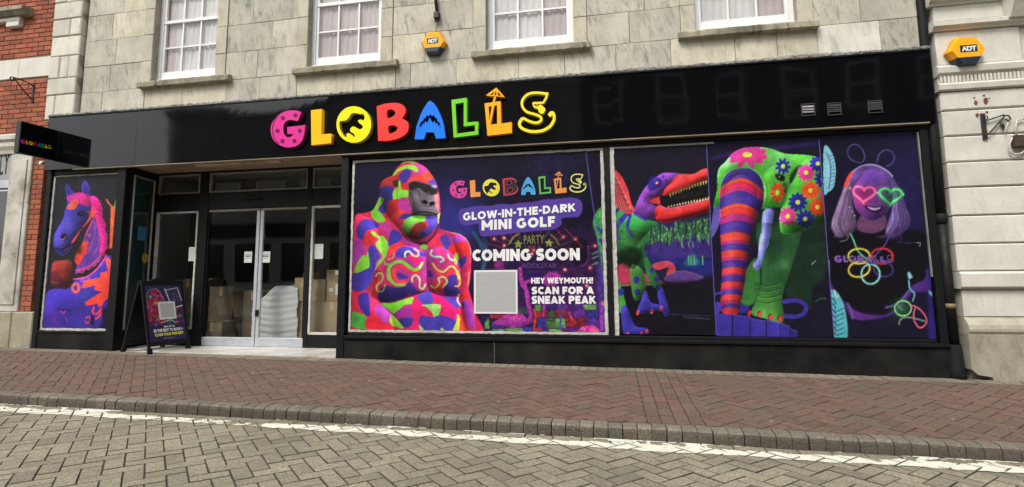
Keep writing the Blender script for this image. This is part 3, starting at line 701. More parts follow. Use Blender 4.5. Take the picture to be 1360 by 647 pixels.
lf = mould('soffit_light', [(0.12, 2.673), (0.125, 2.655), (0.15, 2.648), (0.19, 2.648), (0.215, 2.655), (0.22, 2.673)], P(262, 220, 0.17)[0], P(374, 214, 0.17)[0], worn_paint('aged_batten', (0.62, 0.48, 0.32), (0.45, 0.34, 0.22), 0.4, 3), bld)
# plain interior shell behind the glass
interior = simple('dim_interior', (0.4, 0.4, 0.39), (0.3, 0.3, 0.295), 1.2, 0.9)
fl = box('shop_floor', -8.16, 3.39, DY+0.301, 6.89, -0.02, 0.058, simple('shop_floor_board', (0.42, 0.38, 0.32), (0.3, 0.27, 0.23), 2, 0.7), bld)
box('shop_ceiling', -8.16, 3.39, DY+0.08, 6.89, 2.9, 2.95, interior, bld); box('partition', -8.16, -1.2, 5.2, 5.3, 0.06, 2.89, interior, bld); box('partition', -3.40, -3.33, 0.1, 5.1, 0.06, 2.89, interior, bld); box('partition', -8.1, -8.0, 0.3, 5.1, 0.06, 2.89, interior, bld)

# ================================================================== LEFT NEIGHBOUR (red brick)
lb = thing('brick_building', 'red brick building with pale stone band left of the shop', 'building')
bw = mesh('brick_wall', *(lambda parts: ([v for p in parts for v in boxv(*p)], [tuple(i+8*n for i in f) for n, p in enumerate(parts) for f in BOXF]))(
    [(-8.90, -8.305, 0.012, 0.3, 0.59, 4.15), (-14, -8.901, 0.012, 0.3, 3.27, 4.15), (-14, -8.305, 0.012, 0.3, 4.465, 7.2)]), M['brick_mortar'], lb)
bricks = []
row = 0; z = 0.59
CH = 0.0752
while z < 6.2:
    for bx0, bx1 in ((-10.6, -8.303),):
        x = bx1+(0.0 if row % 2 else -0.1125)
        if row % 2 == 0: bricks.append((bx1-0.1025, bx1, z))
        while x > bx0:
            bricks.append((x-0.215, x, z)); x -= 0.225
    z += CH; row += 1
vis = []
for a, b, z in bricks:
    if z+0.065 > 4.149 and z < 4.466: continue
    if z < 3.275:
        if b < -8.49: continue
        a = max(a, -8.49)
    if b-a < 0.03: continue
    u, v = proj((a+b)/2, 0, z+0.03); vis.append((0 if (-8 < u < 110 and v > -8) else 1, -v if u > 0 else 999, a, b, z))
vis.sort()
V = []; F = []
for n, (o_, _, a, b, z) in enumerate(vis):
    f = random.uniform(-0.002, 0.002); c = 0.004; jz = random.uniform(-0.001, 0.001)
    v = [(a, 0.1, z), (b, 0.1, z), (b, 0.1, z+0.065), (a, 0.1, z+0.065), (a, f+c, z), (b, f+c, z), (b, f+c, z+0.065), (a, f+c, z+0.065), (a+c, f, z+c), (b-c, f, z+c), (b-c, f, z+0.065-c), (a+c, f, z+0.065-c)]
    fc = [(8, 9, 10, 11)]+[(4+i, 4+(i+1) % 4, 8+(i+1) % 4, 8+i) for i in range(4)]+[(i, (i+1) % 4, 4+(i+1) % 4, 4+i) for i in range(4)]
    if n < 300: mesh('brick', v, fc, M['brick'], bw)
    else: k_ = len(V); V += v; F += [tuple(i+k_ for i in q) for q in fc]
if V: kind(mesh('more_bricks', V, F, M['brick'], bw), 'stuff')
for a, b in ((-10.4, -9.85), (-9.848, -8.955), (-8.953, -8.303)): box('band_stone', a, b, -0.012, 0.2, 4.151, 4.463, M['band'], lb, 0.006)
# sill with corbel of an upper window
wz = P(20, 12, -0.1)[2]; sxr = P(35, 8, -0.1)[0]
mould('upper_sill', [(0.1, wz-0.10), (-0.10, wz-0.10), (-0.13, wz-0.06), (-0.16, wz-0.04), (-0.16, wz+0.02), (0.1, wz+0.05)], -10.4, sxr, M['stone_sill'], lb)
box('corbel', -10.4, P(27, 20, -0.06)[0], -0.07, 0.1, P(20, 35, -0.06)[2]+0.09, wz-0.101, M['band'], lb, 0.01); box('corbel', P(9, 25, -0.06)[0], P(26, 25, -0.06)[0], -0.068, 0.1, P(20, 35, -0.06)[2], P(20, 35, -0.06)[2]+0.089, M['band'], lb, 0.01)
# neighbour's shop surround
cream = worn_paint('aged_cream_paint', (0.55, 0.53, 0.46), (0.33, 0.31, 0.26), 0.42, 3)
pz = 0.59
box('shop_pilaster', -8.90, -8.50, -0.03, 0.2, pz, 2.95, cream, lb, 0.01)
box('pilaster_fillet', -8.83, -8.57, -0.045, -0.0295, pz+0.1, 2.85, cream, lb, 0.006)
mould('pilaster_capital', [(0.2, 2.951), (-0.04, 2.951), (-0.05, 3.0), (-0.08, 3.06), (-0.08, 3.12), (-0.11, 3.16), (-0.11, 3.22), (-0.02, 3.27), (0.2, 3.27)], -10.6, -8.47, cream, lb)
sgn = box('neighbour_sign_board', -10.6, -8.902, -0.012, 0.1, 2.55, 2.949, simple('grey_sign', (0.33, 0.34, 0.33), (0.28, 0.29, 0.28), 3, 0.5), lb)
text_px('sign_letters', 'LY', (-1.5, 232.5), (10.5, 230.5), 28, -0.016, simple('black_lettering', (0.01, 0.01, 0.01)), sgn, 0.0, 0.003)
box('neighbour_fascia_rail', -10.6, -8.902, -0.02, 0.1, 2.43, 2.549, simple('pale_blue_rail', (0.5, 0.56, 0.6)), lb, 0.004)
box('neighbour_window', -10.6, -8.902, 0.05, 0.06, 0.7, 2.429, M['glass'], lb); box('neighbour_dark_interior', -10.6, -8.902, 0.2, 0.21, 0.5, 2.43, M['black'], lb)
box('plinth_stone', -8.56, -8.185, -0.05, 0.2, -0.05, 0.588, M['plinth'], lb, 0.012); box('plinth_stone', -9.0, -8.563, -0.055, 0.2, -0.05, 0.588, M['plinth'], lb, 0.012); box('plinth_stone', -10.6, -9.003, -0.045, 0.2, -0.05, 0.69, M['plinth'], lb, 0.012)

# ================================================================== RIGHT NEIGHBOUR (channelled limestone pier)
rb = thing('stone_bank_building', 'pale channelled limestone building right of the shop', 'building')
core = box('pier_core', 3.575, 9.0, -0.02, 0.4, -0.1, 8.0, M['mortar'], rb)
zj = [0.889, 1.056, 1.342, 1.638, 1.939, 2.209, 2.491, 2.772]
RE = 4.36
zz = [1.056, 1.342, 1.638, 1.939, 2.209, 2.491, 2.772, 2.985]
for i in range(len(zz)-1):
    stone_block(core, 3.545, RE, zz[i], zz[i+1], zz[i], zz[i+1], M['stone_right'], -0.05, 0.2, 0.006, 0.012)
    stone_block(core, RE+0.002, 5.4, zz[i], zz[i+1], zz[i], zz[i+1], M['stone_right'], -0.03, 0.2, 0.006, 0.012); stone_block(core, 5.4, 6.6, zz[i], zz[i+1], zz[i], zz[i+1], M['stone_right'], -0.03, 0.2, 0.006, 0.012)
def rm(name, prof, x0=3.53, x1=6.6, mat='stone_right'): return mould(name, prof, x0, x1, M[mat], rb)
rm('string_course', [(0.1, 0.877), (-0.09, 0.877), (-0.115, 0.90), (-0.115, 1.03), (-0.09, 1.054), (0.1, 1.054)])
stone_block(core, 3.555, 4.21, 0.59, 0.874, 0.59, 0.874, M['stone_right'], -0.06, 0.2, 0.003, 0.008); stone_block(core, 4.215, 6.6, 0.59, 0.874, 0.59, 0.874, M['stone_right'], -0.06, 0.2, 0.003, 0.008)
rm('torus', [(0.1, 0.43)]+[(-0.112, 0.43), (-0.124, 0.45), (-0.126, 0.475), (-0.118, 0.515), (-0.095, 0.55), (-0.07, 0.575), (-0.062, 0.588)]+[(0.1, 0.588)], x0=3.55, mat='plinth')
slab('plinth_stone', [(3.545, 0.07), (3.60, 0.02), (3.72, 0.0), (3.74, -0.10), (4.12, -0.10), (4.12, 0.17), (6.6, 0.17), (6.6, 0.428), (3.545, 0.428)], -0.11, 0.2, M['plinth'], rb)
box('grating', 4.121, 6.6, -0.03, 0.05, -0.1, 0.169, M['black'], rb)
for i in range(8): tube('grating_bar', [(4.15+i*0.06, -0.07, -0.08), (4.15+i*0.06, -0.07, 0.168)], 0.009, M['iron'], rb, 6)
# upper mouldings
rm('dentil_bed', [(0.1, 2.987), (-0.06, 2.987), (-0.085, 3.0), (-0.095, 3.05), (-0.085, 3.07), (0.1, 3.07)], 3.53, RE+0.02)
rm('frieze_strip', [(0.1, 3.072), (-0.055, 3.072), (-0.055, 3.15), (0.1, 3.15)], 3.54, RE)
x = 3.55
while x < RE-0.03:
    box('dentil', x, x+0.022, -0.082, -0.0555, 3.075, 3.148, M['stone_right'], rb); x += 0.036
rm('upper_moulding', [(0.1, 3.152), (-0.07, 3.152), (-0.10, 3.18), (-0.11, 3.24), (-0.08, 3.262), (-0.06, 3.275), (0.1, 3.275)], 3.53, RE+0.02)
stone_block(core, 3.555, RE, 3.277, 3.66, 3.277, 3.66, M['stone_right'], -0.052, 0.2, 0.003, 0.006)
stone_block(core, RE+0.01, 6.6, 2.987, 3.66, 2.987, 3.66, M['stone_right'], -0.03, 0.2, 0.003, 0.006)
rm('cornice_lower', [(0.1, 3.662), (-0.08, 3.662), (-0.10, 3.69), (-0.13, 3.70), (-0.13, 3.74), (-0.09, 3.76), (-0.07, 3.77), (0.1, 3.77)], 3.52, 6.6)
stone_block(core, 3.56, 6.6, 3.772, 3.95, 3.772, 3.95, M['stone_right'], -0.06, 0.2, 0.003, 0.006)
rm('cornice_upper', [(0.1, 3.952), (-0.08, 3.952), (-0.10, 3.99), (-0.15, 4.0), (-0.16, 4.06), (-0.20, 4.08), (-0.20, 4.13), (-0.06, 4.16), (0.1, 4.16)], 3.51, 6.6)
rm('projecting_bracket', [(0.0, 3.72), (-0.16, 3.72), (-0.26, 3.9), (-0.34, 4.1), (-0.34, 4.35), (0.0, 4.35)], P(1345, 15, -0.2)[0], 5.2)
for q in range(6): stone_block(core, 3.56, 6.6, 4.165+q*0.55, 4.165+(q+1)*0.55, 4.165+q*0.55, 4.165+(q+1)*0.55, M['stone_right'], -0.05, 0.2, 0.005, 0.008)

# rust weeping from old fixings
RUST = simple('rust_stain', (0.20, 0.05, 0.03), (0.12, 0.05, 0.035), 60, 0.9)
for u, v, rx_, rz_ in ((1294, 130, 0.012, 0.012), (1296, 136, 0.02, 0.035), (1307, 127, 0.015, 0.014), (1309, 134, 0.024, 0.045), (1314, 131, 0.01, 0.01), (1311, 149, 0.017, 0.016), (1298, 153, 0.02, 0.024)):
    q = P(u, v, -0.054); n_ = 9; rr = [random.uniform(0.6, 1.1) for _ in range(n_)]
    slab('rust_stain', [(q[0]+rx_*rr[k]*math.cos(k*2*math.pi/n_), q[2]+rz_*rr[k]*math.sin(k*2*math.pi/n_)) for k in range(n_)], -0.0545, -0.046, RUST, rb)

# ================================================================== THE OTHER SIDE OF THE STREET (seen only as reflections)
def opposite(name, label, x0, x1, h, wallc, trimc):
    t = thing(name, label, 'building'); mw_ = simple(name+'_wall', wallc, tuple(c*0.75 for c in wallc), 1.5, 0.9); mt = simple(name+'_trim', trimc, None, 2, 0.7)
    Y0 = -16.2
    box('wall', x0, x1, Y0-6, Y0, -0.3, h, mw_, t)
    mould('cornice', [(Y0+0.001, h-0.3), (Y0+0.2, h-0.25), (Y0+0.35, h-0.05), (Y0+0.35, h+0.1), (Y0+0.001, h+0.1)], x0, x1, mt, t)
    box('shop_front', x0+0.3, x1-0.3, Y0+0.002, Y0+0.12, 0.0, 3.1, mt, t)
    for i in range(int((x1-x0-1)/2.6)): box('shop_window', x0+0.7+i*2.6, x0+2.6+i*2.6, Y0+0.121, Y0+0.14, 0.9, 2.8, M['black_panel'], t); box('shop_sign', x0+0.3, x1-0.3, Y0+0.002, Y0+0.25, 3.12, 3.8, mt, t)
    n_ = max(2, int((x1-x0)/2.3))
    for i in range(n_):
        c = x0+(x1-x0)*(i+0.5)/n_
        for zf in (4.6, 7.6):
            if zf+1.9 > h-0.4: continue
            w = box('window', c-0.55, c+0.55, Y0+0.002, Y0+0.05, zf, zf+1.7, M['white'], t); box('pane', c-0.45, c+0.45, Y0+0.051, Y0+0.056, zf+0.1, zf+0.8, M['black_panel'], w); box('pane', c-0.45, c+0.45, Y0+0.051, Y0+0.056, zf+0.9, zf+1.6, M['black_panel'], w)
opposite('terrace_house', 'grey rendered terrace across the street, seen in reflections', -22, -9.5, 9.4, (0.40, 0.395, 0.38), (0.5, 0.5, 0.48))
opposite('terrace_house', 'brown brick terrace across the street, seen in reflections', -9.5, -1.0, 9.8, (0.5, 0.45, 0.4), (0.65, 0.62, 0.56))
opposite('terrace_house', 'dark brick terrace across the street, seen in reflections', -1.0, 16, 10.2, (0.07, 0.055, 0.05), (0.12, 0.11, 0.1))
op = mesh('far_pavement', [(-22, -16.19, 0.42), (16, -16.19, 0.3), (16, -13.8, 0.28), (-22, -13.8, 0.4)], [(0, 1, 2, 3)], M['pave']); kind(op, 'structure')

# ================================================================== FASCIA SIGN
fas = thing('fascia_sign', 'long glossy black fascia sign with coloured raised letters above the shop', 'sign')
FYF = -0.10
fz0 = float(np.mean([P(u, v, FYF)[2] for u, v in ((56, 225.3), (400, 207.1), (740, 189.3), (1236, 162.4))]))
fz1 = float(np.mean([P(u, v, FYF)[2] for u, v in ((62.6, 158.2), (880, 94.3), (1234.5, 65.5))]))
fx0, fx1 = P(62, 190, FYF)[0], P(1239, 115, FYF)[0]
cutu = [(183, 150), (298, 150), (436, 150), (560, 150), (690, 130), (812, 120), (950, 120), (1090, 110)]
cx = [fx0]+[P(u, v, FYF)[0] for u, v in cutu]+[fx1]
for i in range(len(cx)-1):
    # each sheet bows and leans a hair differently, so its reflection breaks at the joint
    a, b = cx[i]+0.0012, cx[i+1]-0.0012; e = [random.uniform(-0.003, 0.003) for _ in range(4)]; NXX, NZZ = 10, 4; V = []; F = []
    for q in range(NXX+1):
        for r in range(NZZ+1):
            s, t = q/NXX, r/NZZ; yy_ = FYF+(e[0]*(1-s)+e[1]*s)*(1-t)+(e[2]*(1-s)+e[3]*s)*t+e[0]*1.2*math.sin(math.pi*s)*math.sin(math.pi*t)
            V.append((a+(b-a)*s, yy_, fz0+(fz1-fz0)*t))
    for q in range(NXX):
        for r in range(NZZ): k_ = q*(NZZ+1)+r; F.append((k_, k_+NZZ+1, k_+NZZ+2, k_+1))
    n0 = len(V); V += [(a, -0.07, fz0), (b, -0.07, fz0), (b, -0.07, fz1), (a, -0.07, fz1)]
    c00, c10, c11, c01 = 0, NXX*(NZZ+1), NXX*(NZZ+1)+NZZ, NZZ
    F += [tuple([q*(NZZ+1) for q in range(NXX, -1, -1)]+[n0, n0+1])]; F += [tuple([q*(NZZ+1)+NZZ for q in range(NXX+1)]+[n0+2, n0+3])]
    F += [tuple(list(range(NZZ+1))+[n0+3, n0])]; F += [tuple(list(range(c10+NZZ, c10-1, -1))+[n0+1, n0+2])]
    mesh('fascia_panel', V, F, M['black_panel'], fas, smooth=False)
box('fascia_box', fx0+0.004, fx1-0.004, -0.0695, 0.0, fz0+0.004, fz1-0.004, M['black'], fas)
box('fascia_soffit_strip', fx0+0.5, fx1-0.06, -0.0985, -0.0305, fz0-0.014, fz0-0.001, worn_paint('tan_batten', (0.30, 0.245, 0.17), (0.17, 0.14, 0.10), 0.4, 5), fas)
box('top_trim', fx0-0.005, fx1+0.004, FYF-0.012, 0.012, fz1+0.001, fz1+0.022, M['black'], fas, 0.003)
# lead flashing dressed over the top, ragged along its upper edge
V = []; F = []; NS = 340
for s in range(NS+1):
    x = fx0-0.01+(fx1-fx0+0.02)*s/NS; zt = fz1+0.055+random.uniform(-0.009, 0.009)+0.008*math.sin(s*0.13)+0.0035*x*0.6
    V += [(x, FYF-0.013+random.uniform(-0.003, 0.003), fz1+0.0225+random.uniform(-0.004, 0.004)), (x, FYF-0.012, fz1+0.044+random.uniform(-0.009, 0.009)), (x, -0.035, zt+0.02), (x, -0.002, zt+0.035)]
for s in range(NS):
    for q in range(3): k_ = s*4+q; F.append((k_, k_+4, k_+5, k_+1))
mesh('flashing', V, F, M['lead'], fas)

def TR(ox, oy, s):
    return lambda *a: [(ox+a[i]/s, oy+a[i+1]/s) for i in range(0, len(a), 2)]
T1, T2 = TR(350, 130, 6.8), TR(550, 100, 6.47)
def circ(cx_, cy_, rx, ry=None, n_=28, rot=0.0):
    ry = ry or rx; return [(cx_+rx*math.cos(a)*math.cos(rot)-ry*math.sin(a)*math.sin(rot), cy_+rx*math.cos(a)*math.sin(rot)+ry*math.sin(a)*math.cos(rot)) for a in np.linspace(0, 2*math.pi, n_, endpoint=False)]
flat = lambda pts: [c for p in pts for c in p]
SM = lambda pts, k=4: [tuple(p) for p in catmull(pts, k)]
SO = lambda pts, k=4: [tuple(p) for p in catmull(pts, k, False)]
def bandpoly(path, w):
    """closed outline of a line drawn with thickness w (photo pixels)"""
    p = np.asarray(path, float); t = np.gradient(p, axis=0); t /= np.linalg.norm(t, axis=1)[:, None]+1e-9; n_ = np.stack([-t[:, 1], t[:, 0]], 1)
    w = np.asarray(w)/2 if np.ndim(w) else np.full(len(p), w/2)
    return [tuple(q) for q in (p+n_*w[:, None])]+[tuple(q) for q in (p-n_*w[:, None])[::-1]]

# chunky poster alphabet: every stroke is a thick band, each a hair in front of the last
def _arc(cx_, cy_, rx, ry, a0, a1, n_=16): return [(cx_+rx*math.cos(math.radians(a0+(a1-a0)*k/n_)), cy_+ry*math.sin(math.radians(a0+(a1-a0)*k/n_))) for k in range(n_+1)]
def glyph(ch, h):
    """strokes (centre lines) of a capital one unit high; h is half the stroke width"""
    t = 1-h
    if ch == 'O': return 0.98, [_arc(0.49, 0.5, 0.49-h, 0.5-h, 90, 450, 28)]
    if ch == 'C': return 0.77, [_arc(0.47, 0.5, 0.47-h, 0.5-h, 48, 312, 20)]
    if ch == 'G': return 0.94, [_arc(0.48, 0.5, 0.48-h, 0.5-h, 48, 350, 22), [(0.94-h*0.6, 0.46), (0.55, 0.46)]]
    if ch == 'S': return 0.72, [[tuple(p) for p in catmull([(0.64, 0.82), (0.5, t), (0.3, t), (h+0.01, 0.74), (0.2, 0.56), (0.5, 0.46), (0.72-h-0.01, 0.27), (0.44, h), (0.24, h), (0.06, 0.19)], 4, False)]]
    if ch == 'U': return 0.82, [[(h, 1.0), (h, 0.42)]+_arc(0.41, 0.41, 0.41-h, 0.41-h, 180, 360, 12)+[(0.82-h, 0.42), (0.82-h, 1.0)]]
    D_ = {'L': (0.62, [[(h, 0), (h, 1)], [(0, h), (0.62, h)]]), 'I': (2*h, [[(h, 0), (h, 1)]]), 'T': (0.74, [[(0.37, 0), (0.37, 1)], [(0, t), (0.74, t)]]),
          'H': (0.84, [[(h, 0), (h, 1)], [(0.84-h, 0), (0.84-h, 1)], [(h, 0.5), (0.84-h, 0.5)]]), 'E': (0.66, [[(h, 0), (h, 1)], [(0, t), (0.66, t)], [(0, 0.5), (0.60, 0.5)], [(0, h), (0.66, h)]]),
          'F': (0.64, [[(h, 0), (h, 1)], [(0, t), (0.64, t)], [(0, 0.47), (0.58, 0.47)]]), 'N': (0.86, [[(h, 0), (h, 1)], [(0.86-h, 0), (0.86-h, 1)], [(h*0.95, 0.98), (0.86-h*0.95, 0.02)]]),
          'M': (1.06, [[(h, 0), (h, 1)], [(1.06-h, 0), (1.06-h, 1)], [(h*0.9, 0.98), (0.53, 0.30)], [(1.06-h*0.9, 0.98), (0.53, 0.30)]]), 'W': (1.26, [[(h, 1), (0.36, 0.02)], [(0.36, 0.02), (0.63, 0.94)], [(0.63, 0.94), (0.90, 0.02)], [(0.90, 0.02), (1.26-h, 1)]]),
          'A': (0.92, [[(h*0.85, 0), (0.46, 0.97)], [(0.92-h*0.85, 0), (0.46, 0.97)], [(0.2, 0.28), (0.72, 0.28)]]), 'K': (0.86, [[(h, 0), (h, 1)], [(h, 0.40), (0.86-h*1.1, 1.0)], [(0.36, 0.55), (0.86-h*0.95, 0.0)]]),
          'Y': (0.86, [[(h*0.9, 1), (0.43, 0.45)], [(0.86-h*0.9, 1), (0.43, 0.45)], [(0.43, 0), (0.43, 0.5)]]), 'V': (0.9, []), '-': (0.36, [[(0.0, 0.46), (0.36, 0.46)]]), '!': (2.2*h, [[(1.1*h, 0.36), (1.1*h, 1)], [(1.1*h, 0.0), (1.1*h, 0.2)]]),
          'D': (0.86, [[(h, 0), (h, 1)], [(0.02, t)]+_arc(0.36, 0.5, 0.5-h, 0.5-h, 90, -90, 16)+[(0.02, h)]]), 'R': (0.80, [[(h, 0), (h, 1)], [(0.02, t)]+_arc(0.46, 0.70, 0.34-h, 0.30-h, 90, -90, 12)+[(0.02, 0.40+h)], [(0.36, 0.42), (0.80-h*0.9, 0.0)]]),
          'P': (0.76, [[(h, 0), (h, 1)], [(0.02, t)]+_arc(0.42, 0.67, 0.34-h, 0.33-h, 90, -90, 12)+[(0.02, 0.34+h)]]), ' ': (0.34, [])}
    return D_[ch]
def chunky(name, s, p0, p1, hpx, Y, mat, parent, sw=0.27, gap=0.09):
    """one object per word of heavy lettering; baseline between two traced points on the plane Y"""
    x = 0; words = []; cur = []; h = sw/2
    for ch in s:
        w_, st = glyph(ch, h)
        if ch == ' ':
            words.append(cur); cur = []; x += w_; continue
        cur += [[(px+x, py) for px, py in q] for q in st]; x += w_+gap
    words.append(cur); W_ = x-gap
    A_, B_ = P(*p0, Y), P(*p1, Y); um = ((p0[0]+p1[0])/2, (p0[1]+p1[1])/2); H = P(um[0], um[1]-hpx, Y)[2]-P(*um, Y)[2]
    for wd in words:
        V = []; F = []; n_s = 0
        for path in wd:
            p = np.asarray(path, float); d = np.gradient(p, axis=0); d /= np.linalg.norm(d, axis=1)[:, None]+1e-9; nn = np.stack([-d[:, 1], d[:, 0]], 1)*h; n_s += 1
            b = len(V)
            for q in range(len(p)):
                for sg in (1, -1):
                    a = p[q]+nn[q]*sg; a[1] = min(max(a[1], 0), 1); tt = a[0]/W_
                    V.append((A_[0]+(B_[0]-A_[0])*tt, Y-n_s*0.00012, A_[2]+(B_[2]-A_[2])*tt+a[1]*H))
            for q in range(len(p)-1): F.append((b+2*q, b+2*q+1, b+2*q+3, b+2*q+2))
        o = mesh(name, V, F, mat, parent)
LET = {}
LET['G'] = [SO(T1(342,128, 290,114, 230,115, 165,135, 108,180, 72,240, 65,305, 85,372, 130,418, 190,444, 250,446, 310,427, 350,382, 370,322), 3)+T1(376,246, 212,264, 215,325, 268,328)+SO(T1(252,350, 215,357, 185,325, 178,270, 192,225, 232,200, 290,206), 3)+T1(308,214)]
LET['L1'] = [T1(428,112, 526,100, 521,330, 613,323, 611,410, 432,428)]
LET['O'] = [T1(*flat(circ(815, 241, 157, 165, 44))),
            SM(T1(687,213, 730,207, 760,193, 778,165, 795,142, 830,137, 870,146, 905,147, 913,185, 897,205, 880,194, 852,206, 866,228, 893,250, 895,272, 865,284, 828,263, 800,260, 782,285, 787,308, 815,322, 824,350, 812,352, 796,334, 768,318, 748,328, 752,350, 735,352, 712,325, 693,290, 686,250), 2)]
LET['B'] = [T1(1022,76)+SO(T1(1100,52, 1190,45, 1258,65, 1284,112, 1270,160, 1252,186, 1296,212, 1312,265, 1288,322, 1220,366, 1120,390), 3)+T1(1035,388, 1030,250),
            SM(T1(1116,116, 1160,104, 1190,130, 1178,162, 1140,180, 1119,183), 2), SM(T1(1128,256, 1185,249, 1210,270, 1196,300, 1152,322, 1133,323), 2)]
LET['A'] = [SO(T2(20,440, 60,330, 100,258, 135,220, 182,258, 230,350, 258,440), 3)+T2(271,540, 190,545, 168,490, 104,490, 84,549, 5,551),
            T2(36,482, 52,412, 66,392, 74,400, 84,366, 98,372, 106,344, 124,352, 138,334, 156,352, 170,340, 180,366, 194,366, 202,396, 214,398, 226,440, 238,474, 214,428, 206,436, 196,408, 186,424, 174,392, 160,412, 146,388, 132,362, 120,394, 108,412, 96,392, 86,424, 76,410, 66,440, 54,440)]
LET['L2'] = [T2(320,212, 452,193, 451,405, 551,398, 551,510, 340,536), T2(355,246, 426,233, 426,440, 523,428, 523,482, 366,502)]
LET['L3'] = [T2(605,242, 742,222, 746,415, 838,402, 841,496, 630,520), T2(640,270, 667,264, 646,398), T2(690,262, 712,258, 714,418, 656,424)]
umb = [T2(616,172, 662,138, 706,106, 744,148, 780,188, 735,184, 700,178, 660,180), T2(652,170, 690,136, 676,170), T2(690,170, 702,132, 708,170), T2(722,176, 714,136, 748,176)]
pole = [T2(688,180, 706,182, 690,230, 674,230)]
spath = catmull(T2(1140,160, 1060,150, 985,160, 935,205, 928,262, 965,312, 1035,334, 1085,356, 1090,388, 1050,408, 990,395, 935,365), 5, False)
spath2 = catmull(T2(935,365, 905,408, 922,452, 1000,482, 1090,478, 1160,445, 1198,392, 1202,345, 1180,322), 5, False)
LET['S'] = [bandpoly(spath, 3.3)]; LET['S2'] = [bandpoly(spath2, 3.9)]
LET['S3'] = [bandpoly(T2(1146,148, 1136,190, 1110,236, 1022,240), 3.0)]
LET['S4'] = [SM(T2(1015,232, 1040,262, 1062,266, 1085,250, 1108,268, 1128,292, 1106,330, 1072,318, 1064,290, 1028,276), 3), T2(1046,250, 1066,252, 1058,262)]
LET['S5'] = [SM(T2(1150,335, 1172,312, 1200,312, 1216,350, 1205,362, 1190,345, 1168,358), 3)]
def to_plane(loops, Y): return [[(lambda q: (q[0], q[2]))(P(u, v, Y)) for u, v in lp] for lp in loops]
def plastic(name, r, g_, b_, k=0.95): return simple(name, tuple(c*k for c in L3(r, g_, b_)), tuple(c*k*0.94 for c in L3(r, g_, b_)), 8, 0.38, spec=0.28)
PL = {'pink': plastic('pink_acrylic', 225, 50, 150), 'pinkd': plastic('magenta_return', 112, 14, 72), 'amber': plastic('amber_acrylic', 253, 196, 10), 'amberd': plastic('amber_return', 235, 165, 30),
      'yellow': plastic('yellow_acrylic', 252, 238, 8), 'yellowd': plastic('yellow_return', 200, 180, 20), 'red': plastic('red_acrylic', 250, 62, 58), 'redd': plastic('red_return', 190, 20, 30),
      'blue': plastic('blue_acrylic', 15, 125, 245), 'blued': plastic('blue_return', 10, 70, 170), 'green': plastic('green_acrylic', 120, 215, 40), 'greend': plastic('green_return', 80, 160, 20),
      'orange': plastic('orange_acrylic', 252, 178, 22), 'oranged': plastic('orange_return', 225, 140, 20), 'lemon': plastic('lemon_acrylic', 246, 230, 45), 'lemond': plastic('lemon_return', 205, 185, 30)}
LYF = -0.175
def letter(key, name, c, parent=None, yoff=0.0, depth=None, label=None):
    me = shape(to_plane(LET[key] if isinstance(key, str) else key, LYF), depth or 0.07)
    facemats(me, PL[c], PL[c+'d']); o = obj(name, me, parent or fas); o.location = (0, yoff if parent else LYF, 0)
    if label: o['label'] = label
    return o
gl = letter('G', 'letter_g', 'pink', label='pink spotted letter G')
for x_, y_ in ((175, 183), (288, 158), (127, 298), (328, 297), (172, 390), (280, 390)):
    me = shape(to_plane([T1(*flat(circ(x_, y_, 18, 19, 16)))], LYF), 0.003); me.materials.append(PL['pinkd']); o = obj('spot', me, gl); o.location = (0, -0.0031, 0)
me = shape(to_plane([bandpoly(catmull(T1(140,150, 100,200, 84,260, 84,310, 100,370, 138,412), 4, False), 1.1)], LYF), 0.003); me.materials.append(PL['pinkd']); o = obj('groove', me, gl); o.location = (0, -0.0031, 0)
letter('L1', 'letter_l', 'amber', label='solid amber letter L'); letter('O', 'letter_o', 'yellow', label='yellow letter O with a dinosaur cut out'); letter('B', 'letter_b', 'red', label='red letter B')
letter('A', 'letter_a', 'blue', label='blue shark letter A'); letter('L2', 'letter_l', 'green', label='green outline letter L')
l3 = letter('L3', 'letter_l', 'orange', label='orange drink letter L'); letter(umb, 'parasol', 'orange', l3, -0.001); letter(pole, 'straw', 'orange', l3, 0.002)
s_ = letter('S', 'letter_s', 'lemon', label='yellow outline letter S'); letter('S2', 'tail', 'lemon', s_, 0.0015); letter('S3', 'top_stroke', 'lemon', s_, -0.0015); letter('S4', 'parrot', 'lemon', s_, 0.001); letter('S5', 'hook', 'lemon', s_, -0.001)

